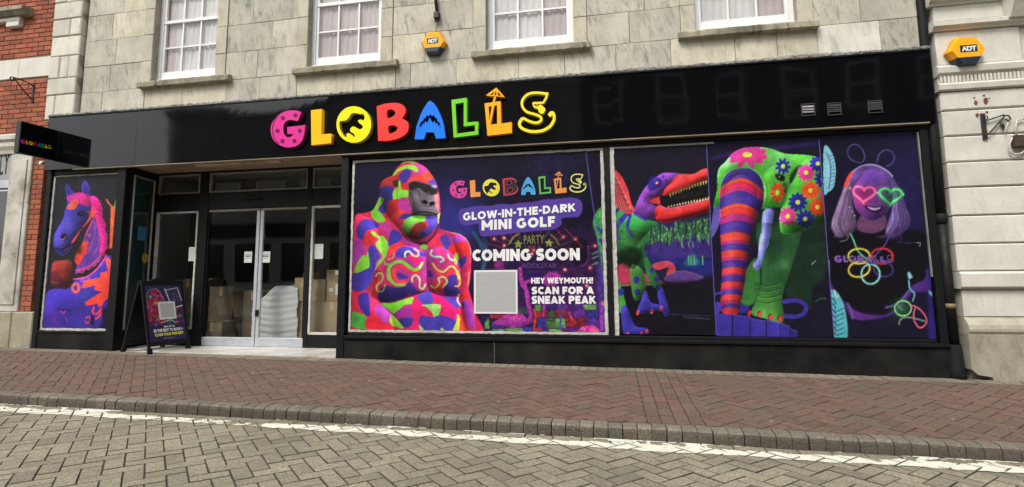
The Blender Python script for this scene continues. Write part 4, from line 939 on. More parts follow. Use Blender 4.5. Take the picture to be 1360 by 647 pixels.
# ================================================================== PRINTED POSTERS: artwork drawn here in code, stored as ink colour on the sheet
class Canvas:
    def __init__(s, u0, v0, u1, v1, bg, S=2):
        s.u0, s.v0, s.S = u0, v0, S; s.w, s.h = int((u1-u0)*S), int((v1-v0)*S); s.img = np.empty((s.h, s.w, 3)); s.img[:] = np.array(bg)/255.0
        s.U, s.V = np.meshgrid(u0+(np.arange(s.w)+0.5)/S, v0+(np.arange(s.h)+0.5)/S)
    def mask(s, pts):
        p = np.asarray(pts, float); m = np.zeros((s.h, s.w), bool)
        i0 = max(0, int((p[:, 0].min()-s.u0)*s.S)-1); i1 = min(s.w, int((p[:, 0].max()-s.u0)*s.S)+2); j0 = max(0, int((p[:, 1].min()-s.v0)*s.S)-1); j1 = min(s.h, int((p[:, 1].max()-s.v0)*s.S)+2)
        if i1 <= i0 or j1 <= j0: return m
        U, V = s.U[0, i0:i1], s.V[j0:j1, 0]; sub = np.zeros((j1-j0, i1-i0), bool); q = np.roll(p, -1, 0)
        for (x0, y0), (x1, y1) in zip(p, q):
            if y0 == y1: continue
            rows_ = ((y0 > V) != (y1 > V))
            if not rows_.any(): continue
            xi = x0+(V[rows_]-y0)*(x1-x0)/(y1-y0); sub[rows_] ^= U[None, :] < xi[:, None]
        m[j0:j1, i0:i1] = sub; return m
    @staticmethod
    def blur(a, n_):
        for _ in range(2):
            for ax in (0, 1):
                k = np.cumsum(np.concatenate([np.repeat(a.take([0], ax), n_+1, ax), a, np.repeat(a.take([-1], ax), n_, ax)], ax), ax)
                a = (k.take(range(2*n_+1, k.shape[ax]), ax)-k.take(range(0, k.shape[ax]-2*n_-1), ax))/(2*n_+1)
        return a
    def put(s, m, col, a=1.0, mode='mix'):
        m = np.asarray(m, float)[..., None]*a; c = np.array(col)/255.0
        if mode == 'mix': s.img = s.img*(1-m)+c*m
        elif mode == 'add': s.img = s.img+c*m
        else: s.img = s.img*(1-m+c*m)
    def fill(s, pts, col, a=1.0, soft=0, smooth=True, clip=None, mode='mix'):
        pts = catmull(pts, 4) if smooth and len(pts) > 4 else pts
        m = s.mask(pts).astype(float)
        if soft: m = s.blur(m, int(soft*s.S))
        if clip is not None: m = m*clip
        s.put(m, col, a, mode); return m
    def line(s, pts, w, col, a=1.0, soft=0.0, smooth=True, closed=False, clip=None, mode='mix'):
        pts = catmull(pts, 5, closed) if smooth and len(pts) > 2 else np.asarray(pts, float)
        if closed: pts = np.vstack([pts, pts[:1]])
        d = np.full((s.h, s.w), 1e9); r = w+soft*2+2
        for (x0, y0), (x1, y1) in zip(pts[:-1], pts[1:]):
            i0 = max(0, int((min(x0, x1)-r-s.u0)*s.S)); i1 = min(s.w, int((max(x0, x1)+r-s.u0)*s.S)+1); j0 = max(0, int((min(y0, y1)-r-s.v0)*s.S)); j1 = min(s.h, int((max(y0, y1)+r-s.v0)*s.S)+1)
            if i1 <= i0 or j1 <= j0: continue
            U, V = s.U[j0:j1, i0:i1], s.V[j0:j1, i0:i1]; dx, dy = x1-x0, y1-y0; L = dx*dx+dy*dy+1e-9
            t = np.clip(((U-x0)*dx+(V-y0)*dy)/L, 0, 1); d[j0:j1, i0:i1] = np.minimum(d[j0:j1, i0:i1], np.hypot(U-x0-t*dx, V-y0-t*dy))
        f = max(soft, 0.35); m = np.clip((w/2+f/2-d)/f, 0, 1)
        if clip is not None: m = m*clip
        s.put(m, col, a, mode); return m
    def dot(s, cx_, cy_, rx, ry=None, col=(255, 255, 255), a=1.0, rot=0.0, soft=0, clip=None, mode='mix'):
        return s.fill(circ(cx_, cy_, rx, ry, 20, rot), col, a, soft, False, clip, mode)
    def glow(s, cx_, cy_, r, col, a=1.0, clip=None, asp=1.0):
        m = np.exp(-(((s.U-cx_)/r)**2+((s.V-cy_)/(r*asp))**2))
        if clip is not None: m = m*clip
        s.put(m, col, a)
    def grain(s, amt, cell, seed, clip=None):
        n_ = (vnoise((s.h, s.w), cell*s.S, seed)-0.5)*2*amt
        if clip is not None: n_ = n_*clip
        s.img = np.clip(s.img*(1+n_[..., None]), 0, 1)
    def relief(s, pts, rad, amt, L=(-0.5, -0.8), clip=None, k=3):
        """airbrushed roundness of one drawn form, as the printed photographs have it"""
        m = pts if isinstance(pts, np.ndarray) and pts.shape == (s.h, s.w) else s.mask(catmull(pts, k)).astype(float)
        h = s.blur(m, max(1, int(rad*s.S))); gy, gx = np.gradient(h); q = -(gx*L[0]+gy*L[1])*rad*s.S*1.6
        w_ = s.blur(m, 1)*(1 if clip is None else clip); s.img = np.clip(s.img*(1+(amt*np.clip(q, -0.75, 0.75)*w_)[..., None]), 0, 1)
    def sample(s, u, v):
        x = np.clip((u-s.u0)*s.S-0.5, 0, s.w-1.001); y = np.clip((v-s.v0)*s.S-0.5, 0, s.h-1.001); i, j = x.astype(int), y.astype(int); fx, fy = (x-i)[..., None], (y-j)[..., None]; I = s.img
        return I[j, i]*(1-fx)*(1-fy)+I[j, i+1]*fx*(1-fy)+I[j+1, i]*(1-fx)*fy+I[j+1, i+1]*fx*fy
def poster(name, label, cv, x0, x1, z0, z1, y=-0.004, step=0.0068, gain=0.85):
    """printed sheet 3 mm thick"""
    nx_, nz_ = int((x1-x0)/step), int((z1-z0)/step); X, Z = np.meshgrid(np.linspace(x0, x1, nx_+1), np.linspace(z0, z1, nz_+1))
    u, v = projv(X, np.full_like(X, y), Z); colr = lin(np.clip(cv.sample(u, v), 0, 1)*255)*gain
    co = np.stack([X, np.full_like(X, y), Z], -1).reshape(-1, 3); idx = np.arange((nx_+1)*(nz_+1)).reshape(nz_+1, nx_+1)
    q = np.stack([idx[:-1, :-1], idx[:-1, 1:], idx[1:, 1:], idx[1:, :-1]], -1).reshape(-1, 4)
    n0 = len(co); co = np.vstack([co, [(x0, y+0.003, z0), (x1, y+0.003, z0), (x1, y+0.003, z1), (x0, y+0.003, z1)]])
    rim = [[n0+3, n0+2, n0+1, n0], [n0, n0+1, int(idx[0, -1]), int(idx[0, 0])], [n0+1, n0+2, int(idx[-1, -1]), int(idx[0, -1])], [n0+2, n0+3, int(idx[-1, 0]), int(idx[-1, -1])], [n0+3, n0, int(idx[0, 0]), int(idx[-1, 0])]]
    fac = np.vstack([q, rim]); me = bpy.data.meshes.new(name); me.vertices.add(len(co)); me.vertices.foreach_set('co', co.ravel()); me.loops.add(len(fac)*4); me.loops.foreach_set('vertex_index', fac.ravel().astype(np.int32))
    me.polygons.add(len(fac)); me.polygons.foreach_set('loop_start', np.arange(len(fac), dtype=np.int32)*4); me.polygons.foreach_set('loop_total', np.full(len(fac), 4, np.int32)); me.update(); me.validate()
    at = me.color_attributes.new('ink', 'FLOAT_COLOR', 'POINT'); full = np.ones((len(co), 4), np.float32); full[:n0, :3] = colr.reshape(-1, 3); full[n0:, :3] = 0.3; at.data.foreach_set('color', full.ravel())
    me.materials.append(M['print']); o = obj(name, me); return tag(o, label, 'poster', 'printed posters covering the shop windows')
def flower(cv, cx_, cy_, r, col, n_=10, ry=1.0, rot=0.0, clip=None):
    for k in range(n_):
        a = rot+k*2*math.pi/n_; px, py = cx_+0.62*r*math.cos(a), cy_+0.62*r*ry*math.sin(a)
        cv.fill(circ(px, py, 0.40*r, 0.2*r*(1 if ry > 0.8 else 0.8), 14, math.atan2(math.sin(a)*ry, math.cos(a))), col, 1, 0, False, clip)
    cv.dot(cx_, cy_, 0.24*r, 0.24*r*ry, (200, 225, 70), clip=clip)
def heart(cx_, cy_, w, h, rot=0.0):
    out = []
    for t in np.linspace(0, 2*math.pi, 30, endpoint=False):
        x = 16*math.sin(t)**3/16; y = -(13*math.cos(t)-5*math.cos(2*t)-2*math.cos(3*t)-math.cos(4*t))/15
        out.append((cx_+(x*w*math.cos(rot)-y*h*math.sin(rot)), cy_+(x*w*math.sin(rot)+y*h*math.cos(rot))))
    return out
IND, GRN, RED, PNK, MAG, DRD = (64, 56, 156), (122, 205, 62), (236, 58, 62), (238, 36, 118), (168, 58, 156), (150, 42, 46)
# ------------------------------------------------------------------ mini golf poster with the painted gorilla
cv = Canvas(462, 190, 814, 452, (22, 20, 37))
cv.glow(602, 305, 46, (62, 58, 158), 0.85, asp=1.3); cv.glow(495, 245, 45, (34, 31, 66), 0.6); cv.glow(735, 220, 36, (36, 33, 78), 0.6)
A, B, C_ = TR(460, 200, 7.189), TR(460, 280, 7.189), TR(460, 360, 7.189); D, E_, F_ = TR(590, 195, 5.882), TR(620, 300, 6.47), TR(620, 360, 6.47)
# neon room at lower right
cv.fill(E_(60,60, 1115,20, 1190,640, 1180,1010, 40,1010, 40,200), (44, 26, 62), 0.85, 5, False)
cv.glow(720, 335, 60, (30, 20, 45), 0.8); cv.glow(760, 400, 50, (85, 35, 105), 0.7); cv.glow(700, 380, 40, (60, 30, 100), 0.6)
cv.line(E_(60,60, 120,160, 150,260, 140,370), 5, (45, 125, 150), 0.6, 4); cv.line(E_(150,110, 160,200, 140,300), 4, (40, 100, 135), 0.5, 4)
for k in range(9): cv.line(E_(430, 375+k*22, 800, 372+k*22), 1.4, (48, 40, 110) if k % 2 else (25, 20, 60), 0.9, 1, False)
for k in range(14):
    a = -2.9+k*0.2; cv.line(E_(540+230*math.cos(a), 260+150*math.sin(a), 540+420*math.cos(a), 260+270*math.sin(a)), 1.1, (170, 60, 70) if k % 3 else (120, 130, 60), 0.55, 1, False)
cv.fill(E_(900,130, 1010,110, 1050,200, 1040,310, 980,350, 920,320), (20, 17, 26), 0.8, 2); cv.line(E_(1040,180, 1050,260, 1020,330, 960,350), 2.4, (120, 50, 140), 0.7, 2)
for s_x, s_y, r in ((442, 158, 44), (706, 150, 40)):
    cv.fill(E_(*flat([(s_x+(r if k % 2 == 0 else r*0.42)*math.sin(k*math.pi/5), s_y-(r if k % 2 == 0 else r*0.42)*math.cos(k*math.pi/5)) for k in range(10)])), (150, 175, 60), 0.85, 0, False)
cv.line(E_(365,155, 400,100, 450,68), 2.2, (140, 150, 60), 0.8, 1); cv.line(E_(720,75, 760,110, 790,160), 2.2, (130, 140, 60), 0.7, 1)
for x, y in ((320, 105), (235, 112), (322, 170), (830, 95), (932, 115), (1100, 172), (1058, 360), (842, 376), (1030, 515), (575, 205), (270, 318), (560, 240)): cv.glow(*E_(x, y)[0], 2.6, (255, 105, 105), 0.9); cv.dot(*E_(x, y)[0], 0.8, 0.8, (255, 220, 215))
for q in ((830, 95, 760, 20), (932, 115, 830, 10), (932, 115, 1000, 190), (1100, 172, 1040, 180)): cv.line(E_(*q), 1.0, (190, 70, 90), 0.6, 1, False)
for x, y in ((1105, 232), (1105, 270), (1105, 325)): cv.line(E_(x-25, y+10, x+20, y-10), 2.4, (100, 150, 110), 0.7, 1, False)
cv.fill(E_(235,360, 250,310, 300,300, 320,350, 320,372), (135, 45, 120), 0.9, 1)
# chequered floor
tiles = [(580,290,640,345,(90,150,60)),(640,290,760,330,(60,40,120)),(760,290,880,330,(90,45,130)),(880,285,1000,330,(70,40,120)),(1000,285,1110,335,(95,150,80)),(580,345,640,400,(170,45,50)),(640,335,700,400,(120,40,60)),(700,335,760,400,(65,90,50)),(760,330,860,400,(130,45,60)),(860,332,920,395,(80,40,120)),(920,330,1020,398,(105,50,150)),(1030,340,1130,398,(50,55,150)),
 (430,310,520,370,(50,70,70)),(150,400,190,500,(100,170,70)),(190,370,330,410,(150,45,55)),(210,440,320,495,(60,55,140)),(520,400,600,450,(160,50,55)),(600,400,680,490,(62,58,150)),(680,405,755,490,(70,105,55)),(755,405,845,495,(95,165,100)),(845,400,940,480,(150,40,45)),(940,400,1030,490,(120,35,45)),(1030,400,1130,480,(75,50,140)),
 (210,495,330,525,(90,150,110)),(330,490,480,525,(110,160,80)),(480,480,560,525,(60,60,160)),(560,490,650,525,(160,50,70)),(700,495,810,530,(110,190,80)),(810,485,960,525,(95,45,120)),(650,490,700,525,(70,60,140))]
for x0, y0, x1, y1, c in tiles: cv.fill(F_(x0+3, y0+2, x1-3, y0+2, x1+6, y1-2, x0+6, y1-2), c, 0.9, 0.6, False)
cv.fill(F_(60,500, 170,372, 205,385, 90,510), (35, 35, 75), 1, 0.5, False)
FLM = (165, 55, 150)
cv.line(F_(520,440, 548,400, 540,330, 522,250, 512,170, 480,120, 466,60, 455,-20), 5.2, FLM, 1, 1.2); cv.line(F_(512,170, 500,100, 545,85), 4, FLM, 1, 1)
cv.fill(F_(215,452, 280,412, 340,372, 420,362, 482,372, 522,420, 520,455, 480,475, 400,490, 330,472), FLM, 1, 0.6); cv.fill(F_(300,450, 400,480, 480,472, 520,450, 470,440, 380,445), (115, 45, 140), 0.8, 1.5); cv.glow(*F_(410, 395)[0], 7, (205, 75, 150), 0.7)
cv.fill(F_(660,60, 690,20, 745,5, 800,30, 815,70, 760,120, 700,130, 665,110), (160, 50, 140), 1, 1); cv.line(F_(665,290, 655,390), 3.2, (170, 60, 150), 0.9, 1, False); cv.line(F_(795,290, 805,400, 805,500), 2.6, (90, 60, 150), 0.8, 1); cv.line(F_(575,330, 590,400, 575,500), 2.4, (200, 80, 70), 0.8, 1)
cv.fill(F_(960,522, 985,485, 1045,466, 1110,480, 1145,525), (215, 50, 155), 1, 0.6); cv.glow(*F_(1000, 500)[0], 4, (255, 130, 190), 0.8); cv.glow(*F_(1095, 512)[0], 4, (255, 130, 150), 0.8)
cv.line(F_(880,360, 905,420), 3, (220, 70, 80), 0.9, 1, False)
cv.fill(F_(1120,-60, 1165,-60, 1200,500, 1160,525, 1140,520), (84, 62, 165), 0.85, 2, False); cv.line(F_(1170,270, 1155,400, 1165,520), 4, (165, 60, 160), 0.9, 2); cv.dot(*F_(1170, 275)[0], 2.5, 3, (230, 90, 130))
# tail of the dinosaur beyond the seam
cv.fill(D(1160,590, 1195,500, 1245,460, 1275,470, 1290,660, 1200,700), (70, 160, 80), 1, 0.5); cv.fill(E_(1105,-20, 1180,-20, 1250,0, 1250,640, 1195,560, 1160,330), (58, 140, 78), 1, 0.8)
for q in ((1130, 20, 1200, 110), (1150, 120, 1200, 220), (1165, 250, 1210, 330), (1180, 350, 1220, 470)): cv.line(E_(*q), 4, (52, 52, 140), 0.9, 1, False)
cv.grain(0.25, 2.2, 21, (cv.U > 640).astype(float)); cv.grain(0.08, 9, 22)
cv.line(D(1105,20, 1140,300, 1190,640), 1.3, (98, 86, 170), 0.9, 0.6); cv.line(E_(1100,0, 1150,320, 1190,650), 1.2, (98, 86, 170), 0.8, 0.6)
# gorilla
gor = A(540,108, 600,96, 680,115, 760,165, 820,240, 860,310, 885,400, 895,500, 897,600)+B(890,60, 884,160, 930,185, 1000,205, 1080,222, 1140,262, 1178,330, 1195,420, 1190,520, 1186,647)+C_(1178,100, 1168,170, 1200,280, 1225,400, 1228,640, 20,640, 20,300)+B(60,300, 75,110, 98,32)+A(150,600, 250,570, 300,480, 318,400, 330,310, 382,260, 442,235, 470,180, 520,130)
gm = cv.mask(catmull(gor, 3)).astype(float); cv.put(gm, (214, 48, 84))
cv.glow(478, 345, 40, (190, 50, 120), 0.7, gm); cv.glow(560, 350, 45, (172, 58, 156), 0.9, gm); cv.glow(520, 275, 25, RED, 0.6, gm)
def g(pts, c, a=1.0, soft=0.25): cv.fill(pts, c, a, soft, True, gm)
g(A(515,108, 600,96, 685,125, 660,138, 590,112, 530,128), (116, 150, 62)); g(A(620,130, 700,130, 790,190, 770,235, 690,262, 610,245, 650,205, 690,190), (190, 62, 140)); g(A(370,262, 440,235, 520,240, 545,300, 470,350, 330,345, 345,280), (165, 48, 45))
g(A(500,240, 560,178, 625,195, 600,262, 560,312, 520,300), IND); g(A(440,228, 500,170, 570,140, 640,140, 686,182, 670,207, 620,180, 560,175, 500,200, 455,237), GRN); g(A(608,262, 700,232, 785,198, 835,262, 780,302, 700,282, 600,305), (240, 74, 62)); g(A(775,292, 842,272, 868,335, 800,332), (92, 66, 168))
g(A(330,352, 440,345, 462,430, 430,482, 370,502, 312,440), (58, 56, 140)); g(A(438,290, 490,275, 502,340, 452,350), (62, 38, 42)); g(A(525,318, 605,328, 602,385, 530,372), (205, 50, 50)); g(A(500,295, 518,298, 525,370, 590,380, 596,430, 560,455, 500,462, 490,488, 455,482, 440,420, 460,370, 490,358), (134, 214, 66)); cv.line(A(498,330, 482,400, 490,470), 0.7, (60, 90, 40), 0.8, 0.4)
g(A(300,480, 330,445, 358,468, 340,512, 312,532, 302,592, 366,655, 262,655, 238,578), (128, 205, 66)); g(A(330,520, 382,500, 384,582, 340,602, 300,582), IND); g(A(390,500, 450,470, 502,470, 502,562, 430,650, 358,645, 400,560), (205, 46, 48)); g(A(500,468, 560,448, 612,500, 645,560, 600,592, 500,558), (180, 58, 146)); g(A(500,560, 592,588, 480,650, 410,650), (238, 70, 70))
for k in range(7): cv.line(A(395+k*14, 500-k*2, 380+k*17, 640), 0.5, (120, 30, 40), 0.5, 0.4, False, clip=gm)
g(A(540,602, 632,600, 622,655, 495,655), IND)
face = A(598,312, 650,285, 742,308, 862,338, 872,400, 874,480, 872,560, 884,648, 640,640, 628,560, 600,480, 594,400); g(face, (104, 95, 110))
fm = cv.mask(catmull(face, 3)).astype(float)*gm; cv.glow(*A(665, 450)[0], 8, (146, 134, 152), 0.85, fm); cv.glow(*A(790, 560)[0], 8, (128, 116, 134), 0.8, fm); cv.line(A(690,380, 700,440, 720,480), 2.0, (70, 62, 74), 0.8, 1.2, clip=fm); cv.line(A(610,400, 640,470, 650,560), 1.6, (64, 56, 68), 0.7, 1.2, clip=fm); cv.glow(*A(640, 590)[0], 8, (58, 52, 60), 0.7, fm); cv.glow(*A(850, 520)[0], 5, (150, 84, 150), 0.7, fm)
g(A(598,318, 650,292, 742,312, 868,348, 866,410, 800,422, 740,392, 690,358, 622,380, 600,352), (36, 31, 35), 1, 0.5); g(A(800,340, 850,325, 870,350, 850,362), (124, 118, 150), 0.8)
cv.dot(*A(662, 374)[0], 2.4, 2.1, (88, 82, 92)); cv.dot(*A(662, 374)[0], 1.1, 1.1, (25, 20, 22)); cv.dot(*A(792, 403)[0], 2.0, 1.4, (92, 86, 96)); cv.dot(*A(794, 402)[0], 0.9, 0.9, (25, 20, 22))
g(A(838,430, 882,428, 888,585, 862,560, 850,500), (240, 112, 118)); g(A(700,450, 760,430, 830,450, 845,500, 830,540, 770,540, 715,510), (112, 102, 116), 0.9, 0.8)
for (x, y, rr) in ((750, 492, 0.5), (820, 504, -0.4)): cv.dot(*A(x, y)[0], 4.2, 2.9, (26, 22, 26), 1, rr, 0.4); cv.line(A(x-24, y-14, x, y-28, x+24, y-12), 1.2, (146, 134, 150), 0.7, 0.8)
cv.line(A(712,470, 722,510, 760,530, 800,532, 838,518), 0.8, (45, 40, 45), 0.9, 0.5); cv.line(A(640,606, 700,590, 770,588, 872,612), 1.6, (24, 20, 24), 1, 0.5); cv.line(A(650,628, 760,612, 872,634), 1.2, (30, 26, 30), 0.8, 0.5)
cv.fill(A(640,600, 760,612, 880,620, 884,660, 630,660), (66, 58, 70), 0.7, 1, True, gm)
g(B(536,152, 568,80, 650,48, 762,58, 740,102, 652,122, 600,205, 560,225), (112, 190, 72)); g(B(618,182, 700,108, 762,130, 742,205, 700,275, 618,240), (132, 48, 46)); g(B(760,58, 862,58, 882,112, 842,182, 740,255, 692,222, 780,150), (84, 72, 186)); g(B(692,222, 740,190, 770,225, 720,262), (52, 50, 120))
cv.line(B(535,225, 600,285, 700,318, 770,308, 850,210, 880,120), 2.4, (70, 30, 40), 0.8, 1.6, clip=gm); g(B(868,40, 896,18, 892,140, 870,112), (210, 220, 100)); cv.fill(B(560,215, 640,300, 730,325, 800,290, 720,290, 620,240), (90, 40, 36), 0.7, 1, True, gm)
for pts, c in ((B(100,160, 150,90, 230,85, 312,130, 300,160, 200,190, 160,272, 110,262, 95,200), IND), (B(238,-5, 300,-5, 352,50, 372,98, 310,110, 258,70), GRN), (B(310,142, 380,108, 432,170, 424,255, 350,202), (185, 60, 140)), (B(180,212, 240,195, 292,262, 212,332, 158,322, 165,250), (190, 48, 56)), (B(70,292, 160,280, 160,352, 212,342, 130,472, 70,522), MAG),
  (B(235,195, 270,198, 300,235, 362,250, 402,330, 382,420, 342,492, 290,542, 264,592, 300,492, 342,430, 278,322, 312,270, 250,232), (132, 205, 70)), (B(205,382, 260,328, 322,430, 282,492, 270,562, 218,602), (72, 60, 165)), (B(76,602, 90,530, 150,430, 190,430, 206,388, 222,520, 190,582, 120,582, 95,622), (124, 200, 60)), (B(60,655, 120,592, 230,542, 272,562, 262,660), IND), (B(398,312, 430,190, 492,190, 532,250, 502,292, 420,332), IND),
  (B(408,352, 470,310, 572,300, 562,332, 480,372, 405,440), (240, 62, 66)), (B(530,260, 600,290, 702,332, 702,362, 570,332), MAG), (B(468,402, 520,348, 600,348, 692,388, 755,400, 742,442, 640,402, 560,442, 480,442), (70, 58, 168)), (B(700,342, 740,320, 776,345, 752,372, 714,362), GRN), (B(768,332, 820,270, 892,218, 902,300, 944,362, 900,352, 830,352), (240, 60, 98)), (B(895,252, 960,228, 992,300, 962,375, 918,322), (84, 70, 176)), (B(988,262, 1080,228, 1134,280, 1082,332, 1000,312), (172, 70, 176)), (B(976,352, 1050,310, 1132,298, 1182,360, 1152,422, 1060,412, 1000,392), (240, 52, 54))): g(pts, c)
g(B(1060,470, 1150,430, 1140,500, 1080,560), (72, 58, 160)); g(B(1030,420, 1060,405, 1075,430, 1050,520, 1030,480), (150, 190, 70))
g(B(600,442, 650,400, 724,462, 702,522, 640,492), PNK); g(B(478,592, 520,590, 600,640, 500,660), IND); g(B(768,592, 800,563, 832,622, 800,645), (72, 52, 150)); g(B(960,640, 1020,600, 1060,640, 1040,655), IND)
cv.line(B(455,640, 455,565, 505,525, 572,548, 640,592, 702,582), 3.6, (240, 52, 66), 1, 0.4, clip=gm); cv.line(B(404,650, 402,565, 440,508, 520,484, 582,522, 640,562, 692,550, 724,502), [4.2, 0][0], (126, 205, 72), 1, 0.4, clip=gm); cv.line(B(700,545, 724,502), 1.6, (245, 235, 190), 0.9, 0.4, False)
cv.line(B(832,540, 890,602, 950,622, 1002,570, 1050,600), 3.2, (240, 66, 60), 1, 0.4, clip=gm); cv.line(B(822,502, 870,562, 930,582, 990,532, 1040,552, 1072,645), 2.4, (210, 205, 82), 1, 0.4, clip=gm)
SQ = [(B(562,440, 562,402, 600,388, 640,428, 684,430, 686,392, 650,365), (214, 222, 140)), (B(815,380, 805,420, 850,440, 900,440, 930,470, 900,490), (140, 215, 180)), (B(970,415, 985,455, 1025,475), (220, 215, 235)), (B(365,482, 372,510, 405,512), (120, 180, 100)), (B(395,462, 440,455, 456,410), (205, 150, 80)), (C_(282,50, 310,20, 345,32, 340,92, 290,142, 300,190, 350,190, 370,130), (166, 180, 92)),
      (C_(630,102, 630,60, 670,40, 700,82, 700,150, 730,172, 755,130), (196, 214, 160)), (C_(808,142, 850,160, 890,112, 880,72, 930,58, 962,102, 920,155), (205, 215, 120))]
for pts, c in ((C_(298,252, 320,180, 380,140, 480,160, 582,150, 602,200, 540,262, 420,292, 330,302), (60, 50, 138)), (C_(188,172, 220,110, 270,0, 332,0, 290,120, 302,262, 240,242), (150, 40, 56)), (C_(60,30, 160,20, 262,0, 230,110, 180,180, 60,185), (66, 58, 160)), (C_(600,100, 680,190, 742,190, 620,222, 558,200), IND), (C_(765,52, 800,2, 834,62), (66, 48, 140)), (C_(948,102, 1050,38, 1062,150, 1082,222, 940,232), (66, 54, 150)), (C_(800,160, 870,90, 940,110, 930,180, 880,220, 820,190), (228, 54, 60)),
  (C_(680,242, 800,190, 834,262, 802,322, 718,312), (80, 70, 176)), (C_(808,190, 920,230, 1042,360, 1084,422, 1020,462, 930,412, 900,342, 830,262), PNK), (C_(918,242, 1062,250, 1084,342, 1050,362), (90, 66, 176)), (C_(328,312, 450,300, 642,250, 620,312, 560,322, 450,412, 400,372), (122, 202, 54)), (C_(450,412, 560,332, 642,332, 640,432, 560,452, 478,452), (164, 50, 150)), (C_(640,262, 682,260, 722,332, 722,412, 690,472, 692,560, 598,560, 662,452, 620,402), (226, 36, 110)), (C_(728,342, 802,392, 780,462, 740,422), (238, 44, 96)),
  (C_(718,332, 752,320, 892,320, 897,380, 870,442, 882,492, 850,492, 820,402, 760,342), (150, 210, 110)), (C_(690,502, 720,422, 820,442, 900,422, 1042,472, 1030,570, 740,570), (74, 62, 172)), (C_(488,462, 622,442, 632,502, 580,542, 518,512), IND), (C_(398,402, 452,432, 542,522, 540,548, 430,512), (132, 200, 50)), (C_(1060,410, 1087,462, 1082,542, 1050,570, 1018,565, 1052,482), (180, 205, 60)), (C_(1118,282, 1182,290, 1222,452, 1222,565, 1160,502, 1130,402), (160, 60, 168)), (C_(1080,232, 1160,200, 1172,282, 1080,272), (226, 44, 50)), (C_(1088,402, 1120,502, 1184,570, 1078,570), (236, 66, 58)),
  (C_(1100,300, 1130,290, 1130,360, 1100,350), (70, 52, 150)), (C_(66,190, 132,200, 100,362, 60,372), (226, 46, 56)), (C_(110,252, 150,210, 212,222, 228,402, 200,432, 130,352), (60, 50, 150)), (C_(258,362, 320,320, 424,402, 380,502, 300,432), (160, 62, 160)), (C_(44,402, 110,398, 192,440, 204,552, 44,525), (74, 176, 66)), (C_(198,442, 300,430, 372,512, 484,542, 200,556), (226, 44, 62)), (C_(690,505, 730,545, 745,575, 700,560), (180, 200, 120)), (C_(895,560, 910,540, 950,575, 900,580), (150, 205, 90))): g(pts, c)
cv.line(C_(404,-5, 420,80, 480,132, 552,130), 4.0, (150, 205, 76), 1, 0.4, clip=gm); cv.line(C_(450,-5, 462,60, 500,100, 570,100), 3.2, (236, 70, 66), 1, 0.5, clip=gm); cv.line(C_(1062,0, 1088,90, 1075,140, 1040,145), 2.2, (210, 190, 90), 1, 0.4, clip=gm); cv.line(C_(1075,225, 1060,280, 1090,330), 2, (240, 215, 190), 1, 0.4, clip=gm)
for pts, c in SQ: cv.line(pts, 2.3, c, 1, 0.4, clip=gm)
cv.line(C_(305,262, 420,300, 540,262, 640,230, 760,190), 1.6, (40, 24, 66), 0.75, 1.4, clip=gm); cv.line(C_(800,190, 900,232, 1070,240), 1.6, (50, 24, 70), 0.7, 1.4, clip=gm); cv.line(C_(330,310, 400,375, 470,440, 545,535), 0.8, (30, 26, 40), 0.8, 0.6, clip=gm)
for k in range(6): cv.line(C_(60+k*22, 415+k*8, 80+k*20, 450+k*8, 70+k*20, 500+k*6), 0.8, (30, 90, 40), 0.6, 0.6, clip=gm); cv.line(C_(210+k*35, 470+k*5, 235+k*35, 490+k*5), 0.9, (140, 20, 40), 0.7, 0.6, False, clip=gm)
cv.fill(C_(20,0, 120,60, 140,300, 60,560, 20,560), (60, 20, 60), 0.22, 6, True, gm); cv.fill(B(262,300, 280,500, 300,640, 270,640, 240,400), (60, 20, 60), 0.35, 3, True, gm); cv.fill(A(320,300, 420,420, 420,640, 300,560), (40, 20, 40), 0.3, 5, True, gm); cv.fill(C_(300,150, 560,140, 600,240, 320,300), (30, 16, 50), 0.35, 4, True, gm); cv.fill(C_(860,150, 1080,150, 1080,250, 900,240), (30, 16, 50), 0.35, 4, True, gm)
cv.line(B(900,170, 1000,205, 1080,222, 1140,262, 1180,330, 1193,420), 1.6, (255, 200, 140), 0.8, 1.0, clip=gm); cv.line(C_(1172,10, 1165,90, 1172,160), 1.3, (255, 190, 110), 0.8, 0.8, clip=gm)
LR = (0.45, -0.75)
cv.relief(A(520,130, 600,96, 760,165, 860,310, 895,500, 890,640)+B(880,160, 800,290, 700,322, 560,245, 470,140)+A(400,640, 330,480, 330,310, 442,235), 9, 0.75, LR, gm)
cv.relief(B(75,110, 160,50, 260,110, 330,300, 340,430, 290,540, 262,640)+C_(250,150, 240,240, 330,310, 420,400, 545,540, 480,640, 20,640, 20,200), 10, 0.8, LR, gm)
cv.relief(B(400,440, 470,350, 620,340, 745,400, 765,600)+C_(740,190, 640,228, 540,262, 420,300, 320,290, 300,180, 330,60), 8, 0.9, LR, gm); cv.relief(B(775,400, 900,345, 1000,400, 1080,520, 1090,640)+C_(1085,150, 1060,240, 900,230, 790,185, 770,60), 8, 0.9, LR, gm)
cv.relief(B(1000,205, 1140,262, 1195,420, 1186,647)+C_(1165,170, 1225,400, 1225,640, 1160,640, 1090,330, 1080,200)+B(1092,560, 1062,420), 7, 0.8, LR, gm); cv.relief(C_(330,315, 640,235, 800,195, 1070,245, 1085,420, 1080,660, 540,660, 420,400), 12, 0.6, LR, gm)
cv.relief(fm, 6, 0.7, LR); cv.relief(B(536,152, 568,80, 650,48, 762,58, 862,58, 884,112, 842,190, 740,270, 640,270, 560,225), 7, 0.8, LR, gm)
cv.grain(0.07, 1.1, 31, gm); cv.grain(0.08, 6, 32, gm)
